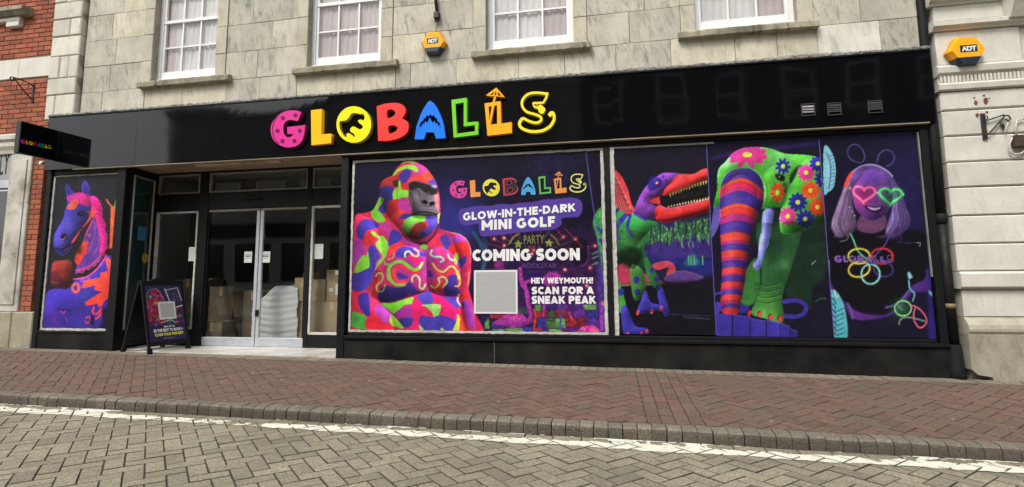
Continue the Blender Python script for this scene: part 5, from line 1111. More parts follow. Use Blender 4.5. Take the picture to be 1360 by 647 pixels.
# wobbly purple plate behind the strap line
cv.fill(D(112,530, 125,490, 180,478, 250,462, 370,460, 430,446, 520,450, 580,440, 700,430, 780,412, 870,408, 960,398, 1030,402, 1072,430, 1078,490, 1050,545, 985,552, 918,560, 915,605, 870,640, 800,652, 640,665, 420,690, 300,700, 272,660, 265,602, 200,612, 150,612, 118,580), (88, 66, 158), 1, 0.3)
plate = poster('window_poster', 'mini golf poster with a painted gorilla and the words coming soon', cv, -3.272, -0.09, 0.39, 2.537)
WHITE = simple('white_ink', (0.82, 0.82, 0.83), None, 3, 0.4)
YP = -0.006
chunky('lettering', 'GLOW-IN-THE-DARK', *D(147,578, 1028,505), 10.8, YP, WHITE, plate, 0.25, 0.10); chunky('lettering', 'MINI GOLF', *D(292,654, 866,622), 13.6, YP, WHITE, plate, 0.27, 0.12)
chunky('lettering', 'COMING SOON', *E_(48,304, 972,296), 15.8, YP, WHITE, plate, 0.29, 0.07)
chunky('lettering', 'HEY WEYMOUTH!', *F_(553,108, 1085,106), 7.8, YP, WHITE, plate, 0.28, 0.08); chunky('lettering', 'SCAN FOR A', *F_(557,200, 1092,198), 10.0, YP, WHITE, plate, 0.28, 0.08); chunky('lettering', 'SNEAK PEAK', *F_(557,282, 1112,282), 10.6, YP, WHITE, plate, 0.28, 0.08)
DIMT = simple('dim_olive_ink', L3(120, 130, 62)); DIMP = simple('dim_purple_ink', L3(92, 60, 120))
text_px('lettering', 'PARTY', *E_(490,158, 665,152), 11.5, YP, DIMT, plate, 0.0, 0.001); text_px('lettering', 'ROCKSTAR', *E_(478,362, 770,362), 6.0, YP, DIMP, plate, 0.0, 0.001)
text_px('lettering', 'LIKE A', *E_(500,206, 640,203), 5.6, -0.0055, simple('dim_red_ink', L3(130, 50, 60)), plate, 0.0, 0.0008)
q0, q1 = P(629.5, 416.5, YP), P(687, 358.5, YP)
box('code_plate', q0[0], q1[0], YP, YP+0.0015, q0[2], q1[2], simple('white_plate', (0.72, 0.72, 0.72), (0.68, 0.68, 0.68)), plate); m_ = 0.022
box('code_field', q0[0]+m_, q1[0]-m_, YP-0.001, YP-0.0002, q0[2]+m_, q1[2]-m_, simple('pale_grey_field', (0.42, 0.42, 0.42), (0.36, 0.36, 0.36), 60, 0.5), plate)
# the same name in print
src0, src1 = P(359.1, 196.2, LYF), P(737.8, 170, LYF); s0z = src0[2]; dst0, dst1 = P(597.7, 263.5, YP), P(779.0, 253.0, YP)
def logo_map(loops, tgt0, tgt1, zk=1.0, f=None):
    out = []; kx = (tgt1[0]-tgt0[0])/(src1[0]-src0[0])
    for lp in to_plane(loops, LYF):
        o_ = []
        for X, Z in lp:
            t = (X-src0[0])/(src1[0]-src0[0]); base = s0z+(src1[2]-s0z)*t; o_.append((tgt0[0]+(X-src0[0])*kx, tgt0[2]+(tgt1[2]-tgt0[2])*t+(Z-base)*kx*zk))
        out.append(o_)
    return out
def inset(lp, k):
    c = np.mean(lp, 0); return [tuple(c+(np.array(p)-c)*k) for p in lp]
INK = {n_: simple(n_+'_ink', tuple(c*0.85 for c in L3(*c_)), None, 3, 0.4) for n_, c_ in dict(pink=(226, 66, 160), orange=(247, 158, 70), yellow=(240, 230, 60), red=(200, 60, 84), sky=(76, 172, 235), green=(110, 190, 96), lemon=(232, 232, 130), dark=(30, 26, 44)).items()}
for key, c in (('G', 'pink'), ('L1', 'orange'), ('O', 'yellow'), ('B', 'red'), ('A', 'sky'), ('L2', 'green'), ('L3', 'orange'), ('U', 'orange'), ('P', 'orange'), ('S', 'lemon'), ('S2', 'lemon'), ('S3', 'lemon'), ('S4', 'lemon'), ('S5', 'lemon')):
    lps = {'U': umb, 'P': pole}.get(key) or LET[key]; zk = 1.0
    lp = logo_map(lps, dst0, dst1)
    me = shape(lp, 0.0012); me.materials.append(INK[c]); me.name = 'logo_letter'; o = obj('logo_letter', me, plate); o.location = (0, YP-(0.0004 if len(key) > 1 and key[0] == 'S' else 0), 0)
    if key == 'B':
        for q in [inset(lp[0], 0.80)]:
            me = shape([q]+[inset(h_, 1.28) for h_ in lp[1:]], 0.0006); me.materials.append(INK['dark']); o = obj('logo_fill', me, plate); o.location = (0, YP-0.0008, 0)
    if key == 'G':
        for x_, y_ in ((175, 183), (288, 158), (127, 298), (328, 297), (172, 390), (280, 390)):
            me = shape(logo_map([T1(*flat(circ(x_, y_, 19, 20, 12)))], dst0, dst1), 0.0006); me.materials.append(INK['dark']); o = obj('logo_spot', me, plate); o.location = (0, YP-0.0008, 0)

# ------------------------------------------------------------------ dinosaur poster
S1 = 1.138; S2 = 2.339
cv = Canvas(806, 180, 952, 455, (28, 26, 40)); a1, a2 = TR(790, 185, 4.619), TR(790, 310, 4.619)
cv.glow(880, 330, 70, (52, 40, 96), 0.8, asp=0.6); cv.glow(900, 220, 60, (34, 31, 46), 0.7)
cv.fill(a1(330,520, 720,470, 720,660, 300,660), (50, 38, 100), 1, 3, False); cv.fill(a2(330,0, 720,0, 720,150, 340,150), (66, 48, 128), 1, 2, False)
for tx, ty, tw, th in ((345, 590, 34, 60), (400, 575, 36, 66), (452, 590, 30, 60), (515, 560, 30, 70), (560, 555, 34, 62), (620, 540, 26, 64), (660, 545, 34, 70), (700, 530, 26, 66)):
    cv.fill(a1(tx-tw, ty+th*0.6, tx-tw*0.8, ty-th*0.4, tx, ty-th, tx+tw*0.8, ty-th*0.4, tx+tw, ty+th*0.6, tx, ty+th), (48, 92, 62), 0.9, 1.2)
    for k in range(26): x = tx+random.uniform(-1, 1)*tw*0.85; y = ty+random.uniform(-0.8, 0.7)*th; cv.line(a1(x, y, x+random.uniform(-8, 8), y+random.uniform(8, 18)), 1.0, random.choice(((112, 178, 96), (84, 150, 90), (160, 212, 140), (60, 120, 74))), 0.85, 0.4, False)
    cv.line(a1(tx, ty-th, tx+random.uniform(-6, 6), ty+th*1.3), 1.6, (34, 28, 70), 0.9, 0.6, False)
for k in range(60): x = random.uniform(340, 710); y = random.uniform(40, 120); cv.line(a2(x, y, x+random.uniform(-14, 14), y+22), 0.8, random.choice(((84, 62, 156), (50, 36, 100))), 0.8, 0.4, False)
for k in range(22): x = random.choice((random.uniform(345, 470), random.uniform(510, 600), random.uniform(630, 700))); y = random.uniform(-10, 60); cv.line(a2(x, y, x+3, y+30), 1.6, (116, 185, 110), 0.7, 0.6, False)
cv.fill(a2(480,150, 720,170, 720,250, 600,260, 500,200), (40, 44, 120), 1, 2); cv.fill(a2(545,195, 570,150, 600,120, 630,150, 635,195), (60, 120, 150), 0.8, 1.5)
for x in (575, 590, 608, 660): cv.line(a2(x, 140, x+2, 190), 2.0, (96, 190, 130), 0.9, 1, False)
cv.fill(a2(330,150, 480,150, 500,205, 440,170, 360,180), (48, 46, 130), 0.9, 2)
cv.fill(a2(150,190, 230,195, 300,245, 425,300, 400,312, 150,312), (188, 62, 92), 1, 0.5); cv.fill(a2(355,190, 440,168, 488,195, 492,245, 445,272, 440,240, 452,208, 380,225), (206, 74, 92), 1, 0.4); cv.fill(a2(432,292, 440,262, 540,228, 668,270, 545,306), (98, 66, 140), 1, 0.5); cv.line(a2(432,280, 450,255, 540,230, 668,270), 0.8, (130, 130, 110), 0.8, 0.4)
cv.fill(a2(160,318, 720,285, 720,640, 160,640), (25, 23, 33), 1, 2, False); cv.line(a2(160,320, 380,312), 2, (90, 140, 70), 0.9, 1, False); cv.line(a2(455,495, 705,508), 1.2, (64, 52, 112), 0.9, 0.8, False); cv.line(a2(540,512, 705,526), 1.2, (64, 92, 80), 0.9, 0.8, False)
cv.fill(a1(130,400, 200,470, 245,448, 310,490, 385,512, 330,565, 255,660, 60,660, 60,420), (58, 150, 74), 1, 0.4); cv.fill(a2(60,0, 330,0, 300,92, 342,182, 404,302, 392,352, 330,292, 300,202, 240,222, 150,152, 60,260), (48, 112, 58), 1, 0.6); cv.fill(a2(150,110, 250,80, 300,150, 290,215, 220,215, 150,170), (22, 44, 30), 0.85, 3)
cv.fill(a2(220,200, 290,222, 312,332, 262,412, 230,372), (66, 122, 62), 1, 0.4); cv.fill(a2(100,180, 150,300, 192,440, 170,482, 100,470), (78, 165, 66), 1, 0.5)
for p in ((115,460, 150,425, 185,420), (135,545, 150,500, 205,450), (150,615, 132,560, 190,470), (232,595, 200,540, 218,470), (115,500, 130,640)): cv.line(a1(*p), 4.2, (52, 48, 142), 1, 0.6)
for k in range(26): cv.line(a1(140+k*7, 500+k*4, 120+k*6, 620+k*2), 0.5, (112, 205, 112), 0.5, 0.5, False)
for x, y, r in ((255, 285, 19), (262, 360, 18), (380, 280, 15), (381, 326, 12), (350, 228, 14), (160, 360, 20), (318, 120, 12)): cv.dot(*a2(x, y)[0], r/4.6, r/4.0, (52, 50, 146), soft=0.3)
BL = (62, 56, 160)
for pts in (a2(160,470, 190,440, 216,502, 252,570, 312,580, 334,610, 282,628, 185,630), a2(280,422, 310,350, 342,422, 402,440, 414,472, 350,482, 258,492), a2(384,372, 410,328, 442,422, 457,482, 436,512, 410,472)): cv.fill(pts, BL, 1, 0.3)
for x, y in ((265, 487), (350, 478), (405, 462), (201, 622), (284, 618), (318, 603)): cv.dot(*a2(x, y)[0], 2.2, 3.6, (238, 92, 112), 1, 0.3)
cv.fill(a1(80,180, 125,184, 165,228, 200,300, 226,400, 248,430, 236,457, 190,457, 125,402, 80,380), (242, 78, 86), 1, 0.3, False)
for k in range(9):
    t = k/8; top = (104+105*t, 190+225*t**1.15); bot = (150+92*t, 440+14*t); cv.line(a1(*top, *bot), 1.0, (96, 26, 44), 0.95, 0.4, False); cv.line(a1(top[0]+7, top[1]+6, bot[0]+5, bot[1]), 0.8, (255, 150, 146), 0.7, 0.4, False); cv.dot(*a1(top[0]+6, top[1]+2)[0], 1.4, 1.6, (250, 130, 130))
cv.fill(a1(242,442, 270,360, 320,280, 390,222, 430,205, 522,214, 482,262, 430,305, 412,345, 330,382, 392,422, 372,482, 330,492, 280,462), (126, 66, 168), 1, 0.3); cv.fill(a1(242,440, 330,488, 310,505, 236,462), (60, 48, 130), 1, 0.3)
cv.glow(*a1(310, 410)[0], 8, (152, 84, 186), 0.6); cv.line(a1(300,385, 330,350, 400,345), 1.2, (70, 34, 100), 0.8, 0.8)
cv.fill(a1(400,352, 470,335, 560,300, 702,245, 714,362, 560,398, 440,418, 398,402), (24, 22, 25), 1, 0.3, False)
for k in range(16): x = 470+k*15; cv.line(a1(x, 372-k*2.4, x+random.uniform(-12, 12), 350-k*3), 0.6, (80, 74, 74), 0.6, 0.5, False)
cv.fill(a1(408,346, 430,305, 512,218, 600,214, 660,184, 700,184, 714,220, 702,242, 640,267, 560,302, 470,334), (240, 62, 62), 1, 0.3); cv.fill(a1(366,462, 375,420, 402,405, 450,422, 560,402, 690,366, 714,370, 707,432, 640,462, 540,487, 430,512, 380,492), (242, 56, 56), 1, 0.3); cv.fill(a1(328,378, 395,345, 402,402, 350,392), (232, 62, 66), 1, 0.3)
cv.fill(a1(380,490, 430,510, 540,487, 640,462, 707,432, 640,440, 520,470, 430,490), (150, 26, 36), 0.8, 0.8)
cv.line(a1(400,406, 450,424, 560,404, 700,366), 1.2, (205, 70, 130), 0.9, 0.4)
for k in range(15):
    t = k/14; x, y = 462+t*236, 332-t*78-8*math.sin(t*3.1); cv.fill(a1(x-5, y-2, x+6, y-4, x+1, y+24), (214, 205, 120), 1, 0, False); x, y = 452+t*245, 416-t*48; cv.fill(a1(x-5, y+2, x+6, y, x, y-(12+8*t)), (244, 226, 150), 1, 0, False)
cv.fill(a1(324,272, 345,230, 402,240, 412,280, 340,318), (48, 40, 122), 1, 0.5); cv.dot(*a1(380, 268)[0], 2.3, 2.0, (220, 62, 60)); cv.dot(*a1(380, 268)[0], 1.0, 1.1, (250, 220, 120)); cv.dot(*a1(420, 230)[0], 1.6, 2.2, (70, 40, 110), soft=0.4); cv.dot(*a1(436, 254)[0], 1.4, 2.0, (70, 40, 110), soft=0.4)
for q_, r_d in ((a1(242,442, 270,360, 320,280, 390,222, 430,205, 522,214, 482,262, 430,305, 412,345, 330,382, 392,422, 372,482, 330,492, 280,462), 6), (a1(408,346, 430,305, 512,218, 600,214, 660,184, 700,184, 714,220, 702,242, 640,267, 560,302, 470,334), 5), (a1(366,462, 375,420, 402,405, 450,422, 560,402, 690,366, 714,370, 707,432, 640,462, 540,487, 430,512, 380,492), 5), (a1(130,400, 200,470, 245,448, 310,490, 385,512, 330,565, 255,660)+a2(300,92, 240,222, 150,152, 60,100)+a1(60,420), 9),
  (a2(160,470, 190,440, 216,502, 252,570, 312,580, 334,610, 282,628, 185,630), 4), (a2(280,422, 310,350, 342,422, 402,440, 414,472, 350,482, 258,492), 4), (a2(384,372, 410,328, 442,422, 457,482, 436,512, 410,472), 4), (a2(220,200, 290,222, 312,332, 262,412, 230,372), 4), (a2(300,150, 342,182, 404,302, 392,352, 330,292), 4)): cv.relief(q_, r_d, 0.85)
cv.grain(0.09, 1.4, 41); cv.grain(0.12, 8, 42)
poster('window_poster', 'dinosaur poster with open red jaws and striped green body', cv, 0.074, S1-0.003, 0.372, 2.549, gain=0.76)
# ------------------------------------------------------------------ elephant poster
cv = Canvas(940, 170, 1106, 456, (30, 27, 48)); e1, e2 = TR(940, 180, 4.624), TR(940, 310, 4.624)
cv.line(e1(20,140, 160,112, 400,80, 730,40), 5, (60, 44, 120), 0.7, 5); cv.glow(1080, 390, 40, (30, 26, 40), 0.7)
cv.line(e1(735,450, 690,540, 680,640), 4, (70, 50, 130), 0.5, 4); cv.line(e2(560,40, 700,80), 6, (90, 36, 36), 0.6, 5)
cv.fill(e2(565,-60, 735,-80, 722,252, 642,342, 632,475, 560,402, 478,352), (32, 52, 40), 1, 2); cv.fill(e1(300,470, 440,450, 450,610, 560,600, 735,520, 735,660, 260,660), (26, 44, 34), 1, 2, False)
cv.line(e2(470,420, 540,412, 600,440, 592,490, 540,512, 460,505), 5.5, (66, 56, 166), 1, 0.6); cv.line(e2(85,362, 40,378, 26,420, 60,445), 3, (66, 56, 160), 1, 0.5); cv.fill(e2(22,450, 60,420, 84,440, 70,485, 22,490), (72, 62, 172), 1, 0.4); cv.fill(e2(190,440, 250,430, 260,490, 200,490), (56, 50, 150), 1, 0.4)
cv.fill(e2(228,242, 300,152, 322,302, 282,432, 208,432, 202,382), (60, 122, 58), 1, 0.5); cv.fill(e2(300,-40, 400,-60, 575,-60, 522,182, 482,302, 456,402, 462,545, 350,522, 268,492, 300,402, 332,252), (46, 96, 54), 1, 0.5)
lg = cv.mask(catmull(e2(300,-40, 400,-60, 575,-60, 522,182, 482,302, 456,402, 462,545, 350,522, 268,492, 300,402, 332,252), 3)).astype(float); cv.glow(*e2(360, 460)[0], 22, (96, 172, 74), 0.85, lg); cv.glow(*e2(470, 190)[0], 9, (90, 150, 96), 0.6, lg); cv.glow(*e2(380, 60)[0], 22, (28, 52, 38), 0.8, lg)
for y in (300, 335, 372, 405): cv.line(e2(300, y+8, 360, y+22, 450, y+2), 1.1, (26, 62, 34), 0.8, 0.8); cv.line(e2(305, y+14, 360, y+30, 448, y+10), 0.8, (120, 190, 100), 0.5, 0.8)
cv.line(e2(640,190, 662,168), 1.2, (190, 200, 180), 0.8, 0.5, False); cv.line(e2(660,420, 690,402, 725,400), 1.5, (60, 130, 90), 0.7, 1)
for x, y in ((254, 488), (318, 494), (384, 514), (443, 523)): cv.dot(*e2(x, y)[0], 3.2, 4.6, (40, 22, 30), 1, 0.3); cv.dot(*e2(x+2, y+2)[0], 2.4, 4.0, (206, 56, 58), 1, 0.3)
head = e1(58,252, 70,200, 110,160, 150,110, 220,76, 330,71, 400,85, 470,110, 560,117, 640,125, 725,160, 760,300, 740,512, 652,547, 602,582, 562,592, 502,606, 450,592, 440,502, 445,442, 360,447, 300,440, 300,300, 200,240, 120,300, 85,440, 34,447, 58,332)
hm = cv.mask(catmull(head, 3)).astype(float); cv.put(hm, (84, 178, 62)); cv.glow(*e1(130, 150)[0], 11, (150, 220, 170), 0.7, hm); cv.glow(*e1(440, 150)[0], 18, (126, 200, 130), 0.6, hm); cv.glow(*e1(380, 420)[0], 14, (70, 190, 52), 0.7, hm); cv.glow(*e1(480, 330)[0], 9, (40, 96, 44), 0.8, hm); cv.glow(*e1(690, 500)[0], 20, (40, 96, 48), 0.8, hm); cv.glow(*e1(480, 580)[0], 12, (72, 190, 70), 0.7, hm); cv.glow(*e1(50, 420)[0], 8, (40, 100, 40), 0.7, hm)
cv.line(e1(508,285, 516,245, 545,205, 575,190), 5, (36, 78, 40), 0.85, 2, clip=hm); cv.fill(e1(508,290, 516,240, 560,196, 548,232, 530,270), (26, 40, 30), 0.9, 0.8)
for k in range(18): x = 505+k*12; cv.line(e1(x, 300+k*3, x+10, 420, x-5, 540-k*2), 0.5, (50, 130, 50), 0.35, 0.6, clip=hm)
cv.line(e1(395,225, 432,226, 470,244, 490,280), 3, (128, 205, 96), 0.7, 1.6, clip=hm); cv.fill(e1(412,240, 445,234, 476,256, 462,282, 428,272), (30, 58, 30), 1, 0.5); cv.dot(*e1(447, 260)[0], 4.2, 2.6, (14, 12, 14)); cv.dot(*e1(440, 256)[0], 0.9, 0.7, (190, 200, 180)); cv.line(e1(360,300, 366,370, 352,430), 2.5, (48, 120, 44), 0.6, 2, clip=hm); cv.line(e1(470,300, 480,380, 450,440), 4, (34, 84, 36), 0.7, 2.5, clip=hm); cv.line(e1(444,500, 452,590, 505,604, 565,590), 1.6, (120, 215, 110), 0.7, 1.0, clip=hm); cv.line(e1(62,250, 75,200, 115,158, 155,108, 222,76, 330,73), 2.0, (150, 225, 175), 0.7, 1.4, clip=hm); cv.line(e1(418,250, 440,272, 468,278), 0.7, (28, 50, 28), 0.9, 0.4); cv.line(e1(400,222, 440,232, 478,252), 0.6, (50, 110, 44), 0.8, 0.5)
tr = e1(76,330, 92,272, 130,225, 190,203, 262,206, 318,250, 346,332, 336,432, 302,492, 268,602)+e2(258,40, 236,240, 216,362, 198,440, 190,492, 92,492, 80,390, 88,200, 76,0)+e1(74,420)
tm = cv.mask(catmull(tr, 3)).astype(float); cv.line(e1(76,330, 92,268, 130,220, 190,197, 262,200, 322,246, 350,332, 342,430), 1.8, (120, 200, 110), 0.8, 0.8)
yy = (cv.V-180)*4.624; xx = (cv.U-940)*4.624; cxx = np.interp(yy, [200, 600, 1090], [210, 172, 142]); hw = np.interp(yy, [200, 400, 640, 1090], [130, 130, 92, 52]); amp = np.interp(yy, [200, 430, 640, 1090], [88, 52, 16, 10]); t = yy-amp*((xx-cxx)/hw)**2
ORG, MGB, INB, PKB = (246, 84, 50), (190, 52, 140), (72, 56, 160), (242, 42, 92)
for y0, y1, c in [(150,262,INB),(262,287,ORG),(287,322,PKB),(322,342,MGB),(342,418,INB),(418,440,ORG),(440,482,(240,62,58)),(482,524,MGB),(524,592,INB),(592,646,(240,74,60)),(646,664,MGB),(664,702,INB),(702,748,(240,72,60)),(748,766,MGB),(766,808,INB),(808,848,(236,66,60)),(848,858,MGB),(858,894,INB),(894,934,(236,66,60)),(934,946,MGB),(946,974,INB),(974,1012,(236,64,60)),(1012,1034,(170,52,110)),(1034,1056,INB),(1056,1140,(238,64,70))]: cv.put(cv.blur(((t >= y0) & (t < y1)).astype(float), 1)*tm, c)
cv.put(tm*np.clip((xx-cxx)/hw*0.9-0.45, 0, 0.45), (30, 12, 50)); cv.put(tm*np.exp(-((xx-cxx)/hw+0.25)**2*9)*0.14, (255, 170, 190)); cv.put(tm*np.clip(-(xx-cxx)/hw*0.9-0.5, 0, 0.4), (40, 12, 60))
for k in range(40): y = 600+k*12.5; cv.line([(940+88/4.624, 180+y/4.624), (940+(255-k*1.4)/4.624, 180+(y+random.uniform(-4, 8))/4.624)], 0.4, (90, 20, 60), 0.3, 0.4, False, clip=tm)
TS = (128, 136, 222)
cv.fill(e1(338,472, 370,444, 406,460, 397,540, 382,622, 362,690, 318,690, 330,600), TS, 1, 0.4); cv.fill(e2(326,0, 386,0, 362,82, 332,182, 322,214, 300,222, 282,212, 280,185, 306,150), TS, 1, 0.4); cv.line(e1(352,470, 350,560, 335,640), 2, (168, 176, 240), 0.7, 1.5); cv.line(e1(342,462, 372,444, 408,462), 1.6, (50, 70, 50), 0.8, 0.6)
cv.fill(e1(18,602, 38,452, 76,445, 72,540, 30,625), (112, 96, 190), 1, 0.4)
PKF, NVF, ORF = (208, 58, 134), (44, 44, 140), (236, 84, 44)
flower(cv, *e1(242, 118)[0], 27, PKF, 11, 0.52, 0.2, hm); flower(cv, *e1(462, 190)[0], 10.5, NVF, 9, 1.1, 0.1, hm); flower(cv, *e1(428, 350)[0], 11, (232, 66, 44), 9, 1.35, 0.2, hm); flower(cv, *e1(553, 410)[0], 13, NVF, 11, 1, 0.1, hm); flower(cv, *e1(604, 228)[0], 12, PKF, 11, 1, 0.2, hm); flower(cv, *e1(676, 173)[0], 11.5, NVF, 11, 1, 0.0, hm); flower(cv, *e1(708, 268)[0], 12, NVF, 11, 1, 0.3, hm)
flower(cv, *e1(630, 337)[0], 12.5, ORF, 11, 1, 0.2, hm); flower(cv, *e1(674, 440)[0], 12, (222, 74, 42), 11, 1, 0.1, hm); flower(cv, *e1(490, 497)[0], 13, (196, 62, 130), 11, 1, 0.3, hm); flower(cv, *e1(598, 513)[0], 12.5, NVF, 11, 1, 0.2, hm); flower(cv, *e1(722, 366)[0], 9, PKF, 10, 1, 0.2, hm)
for q, c in (((20,500, 60,490, 148,500, 148,660, 20,660), (66, 58, 166)), ((155,500, 258,515, 258,660, 155,660), (60, 52, 158)), ((264,522, 356,540, 356,660, 264,660), (66, 58, 168)), ((362,534, 443,552, 443,660, 362,660), (70, 60, 172)), ((448,552, 503,572, 503,660, 448,660), (62, 54, 160)), ((508,586, 550,602, 550,660, 508,660), (56, 48, 146))): cv.fill(e2(*q), c, 1, 0.2, False); cv.line(e2(*q[:4]), 1.2, (104, 92, 196), 0.8, 0.5, False)
cv.relief(hm, 9, 0.7, (-0.5, -0.8)); cv.relief(tm, 9, 0.6, (-0.7, -0.4)); cv.relief(lg, 8, 0.8, (-0.3, 0.6)); cv.relief(e1(512,290, 560,190, 640,128, 725,160, 740,512, 602,582, 502,606, 450,592, 440,502, 470,400), 8, 0.7, (-0.6, -0.6), hm); cv.relief(e1(350,230, 430,190, 490,240, 480,350, 440,440, 350,440), 7, 0.5, (-0.5, -0.7), hm)
cv.relief(e1(338,472, 370,444, 406,460, 397,540, 382,622)+e2(362,82, 332,182, 322,214, 282,212, 280,185, 306,150), 4, 0.7, (-0.7, -0.4))
cv.grain(0.08, 1.6, 51); cv.grain(0.10, 8, 52)
poster('window_poster', 'elephant poster with striped trunk and flowers painted on green ears', cv, S1, S2-0.003, 0.362, 2.585, gain=0.74)
# ------------------------------------------------------------------ poster of a person with glow glasses
cv = Canvas(1092, 170, 1252, 460, (27, 25, 46)); g1, g2 = TR(1090, 180, 4.619), TR(1090, 310, 4.619)
cv.glow(1205, 260, 45, (40, 34, 84), 0.8, asp=2); cv.glow(1110, 330, 30, (36, 28, 60), 0.5)
cv.fill(g1(20,72, 70,108, 92,200, 82,310, 45,348, 20,345), (130, 205, 220), 1, 0.4); cv.line(g1(38,110, 62,200, 50,330), 1.4, (130, 40, 110), 0.9, 0.5)
for k in range(9): cv.line(g1(58, 130+k*22, 84, 118+k*22), 0.9, (90, 60, 150), 0.8, 0.5, False)
SHIRT = (22, 20, 27)
cv.fill(g1(215,585, 300,606, 395,570, 470,600, 560,660, 60,660, 120,630), SHIRT, 1, 1); cv.fill(g2(60,-20, 580,-20, 650,60, 650,260, 560,320, 470,430, 420,480, 250,480, 180,430, 100,380, 50,300), SHIRT, 1, 2)
LK = g1(250,195, 190,232, 150,290, 125,370, 95,450, 66,540, 75,592, 112,628, 165,612, 200,592, 218,540, 204,470, 194,400, 205,310, 260,240); RK = g1(380,200, 440,258, 488,340, 522,430, 550,520, 532,572, 486,602, 430,622, 398,592, 418,520, 440,450, 442,360, 420,280, 360,225)
cv.fill(g1(185,250, 245,196, 330,184, 415,226, 450,310, 400,300, 300,240, 210,320), (98, 74, 138), 1, 0.8); cv.fill(LK, (118, 92, 132), 1, 0.8); cv.fill(RK, (104, 84, 142), 1, 0.8)
lkm = cv.blur(np.clip(cv.mask(catmull(LK, 3)).astype(float)+cv.mask(catmull(RK, 3)).astype(float), 0, 1), 2)
for k in range(46):
    o_ = random.uniform(-1, 1); c = random.choice(((172, 150, 172), (150, 126, 158), (78, 54, 104), (66, 46, 98), (136, 108, 150)))
    cv.line(g1(235+o_*20, 240, 165+o_*32, 350, 140+o_*50, 450, 118+o_*48, 540, 150+o_*45, 615), 0.9, c, 0.65, 0.7, clip=lkm); cv.line(g1(400+o_*22, 235, 462+o_*22, 340, 478+o_*42, 450, 486+o_*52, 530, 440+o_*55, 612), 0.9, random.choice(((158, 136, 178), (126, 104, 166), (74, 54, 116), (62, 44, 104))), 0.65, 0.7, clip=lkm)
fc = g1(196,292, 228,238, 325,208, 418,258, 442,350, 424,440, 372,502, 310,522, 250,492, 204,422); cv.fill(g1(258,480, 382,480, 400,560, 320,600, 222,572), (106, 66, 104), 1, 0.8); cv.fill(fc, (112, 62, 146), 1, 0.8)
fm = cv.mask(catmull(fc, 3)).astype(float); cv.glow(*g1(250, 400)[0], 14, (160, 56, 130), 0.8, fm); cv.glow(*g1(330, 330)[0], 9, (128, 70, 150), 0.7, fm); cv.glow(*g1(410, 400)[0], 9, (60, 110, 110), 0.6, fm); cv.glow(*g1(320, 250)[0], 14, (88, 60, 150), 0.8, fm); cv.glow(*g1(340, 490)[0], 10, (76, 44, 112), 0.7, fm)
cv.fill(g1(300,180, 240,230, 200,330, 180,300, 200,230, 260,188), (92, 70, 140), 0.9, 1); cv.fill(g1(330,184, 420,232, 450,330, 430,330, 390,250), (90, 70, 136), 0.9, 1)
cv.fill(g1(268,432, 325,438, 382,436, 366,466, 325,474, 288,460), (64, 22, 70), 1, 0.5); cv.fill(g1(285,438, 325,444, 370,441, 352,456, 318,458), (196, 176, 214), 0.95, 0.4); cv.line(g1(335,380, 330,405, 352,410), 0.8, (70, 36, 100), 0.7, 0.7)
for x_ in (262, 412): cv.dot(*g1(x_, 345)[0], 3.2, 1.4, (34, 18, 40), soft=0.4)
h1, h2 = heart(*g1(265, 356)[0], 15.0, 11.2, 0.06), heart(*g1(428, 368)[0], 15.0, 11.2, 0.06)
cv.fill(h1, (150, 30, 96), 0.5, 0.4, False); cv.fill(h2, (40, 110, 80), 0.5, 0.4, False); cv.line(h1, 6.5, (230, 60, 130), 0.35, 4, False, True); cv.line(h2, 6.5, (60, 210, 110), 0.35, 4, False, True); cv.line(h1, 2.9, (244, 120, 170), 1, 0.6, False, True); cv.line(h2, 2.9, (112, 226, 140), 1, 0.6, False, True)
cv.dot(*g1(180, 325)[0], 2.2, 2.2, (240, 130, 170)); cv.dot(*g1(503, 362)[0], 2.2, 2.6, (110, 220, 140)); cv.line(g1(340,350, 352,352), 1.6, (220, 215, 225), 0.9, 0.5, False)
cv.line(g1(150,312, 178,240, 250,188, 330,181, 400,212, 440,250), 2.0, (168, 150, 208), 0.95, 0.8); cv.line(g1(152,308, 168,268, 190,232), 4.6, (232, 66, 62), 1, 0.6)
cv.line(g1(248,170, 190,150, 163,100, 190,58, 235,62, 266,110, 266,150, 248,168), 1.5, (92, 84, 142), 0.95, 0.8); cv.line(g1(346,162, 360,115, 400,88, 440,105, 452,145, 430,178, 404,190), 1.5, (92, 84, 142), 0.95, 0.8)
for k in range(7): cv.line(g1(470+k*5, 540, 500-k*4, 590, 400+k*16, 612+k*2, 335+k*26, 622+k*4), 0.9, random.choice(((112, 78, 168), (132, 104, 178), (84, 60, 140))), 0.7, 0.7)
for k in range(3): cv.dot(*g1(176+k*16, 440+k*26)[0], 0.9, 0.9, (220, 210, 235))
cv.line(g1(85,620, 120,600, 165,612, 160,640, 120,650), 1.6, (120, 112, 130), 0.9, 0.8); cv.line(g1(180,600, 200,640)+g2(230,110, 282,158), 2.0, (120, 220, 170), 0.9, 1.0); cv.line(g2(430,-10, 400,60, 350,120, 312,156), 1.9, (98, 74, 160), 0.95, 0.9)
ARM = (84, 46, 134)
cv.fill(g2(44,270, 100,372, 190,462, 300,500, 420,490, 500,402, 560,322, 640,280, 645,225, 668,230, 672,345, 560,372, 455,488, 330,526, 205,524, 130,422, 44,340), ARM, 1, 1.0); cv.glow(*g2(250, 480)[0], 16, (112, 44, 140), 0.7, cv.mask(catmull(g2(44,270, 100,372, 190,462, 300,500, 420,490, 330,526, 205,524, 130,422), 3)).astype(float))
cv.fill(g2(655,240, 668,230, 720,660, 660,660), (52, 42, 128), 0.9, 1.5, False); cv.line(g2(590,58, 612,60, 606,80), 0.9, (200, 200, 200), 0.8, 0.4); cv.line(g2(470,55, 590,60), 0.8, (140, 120, 160), 0.5, 0.6, False)
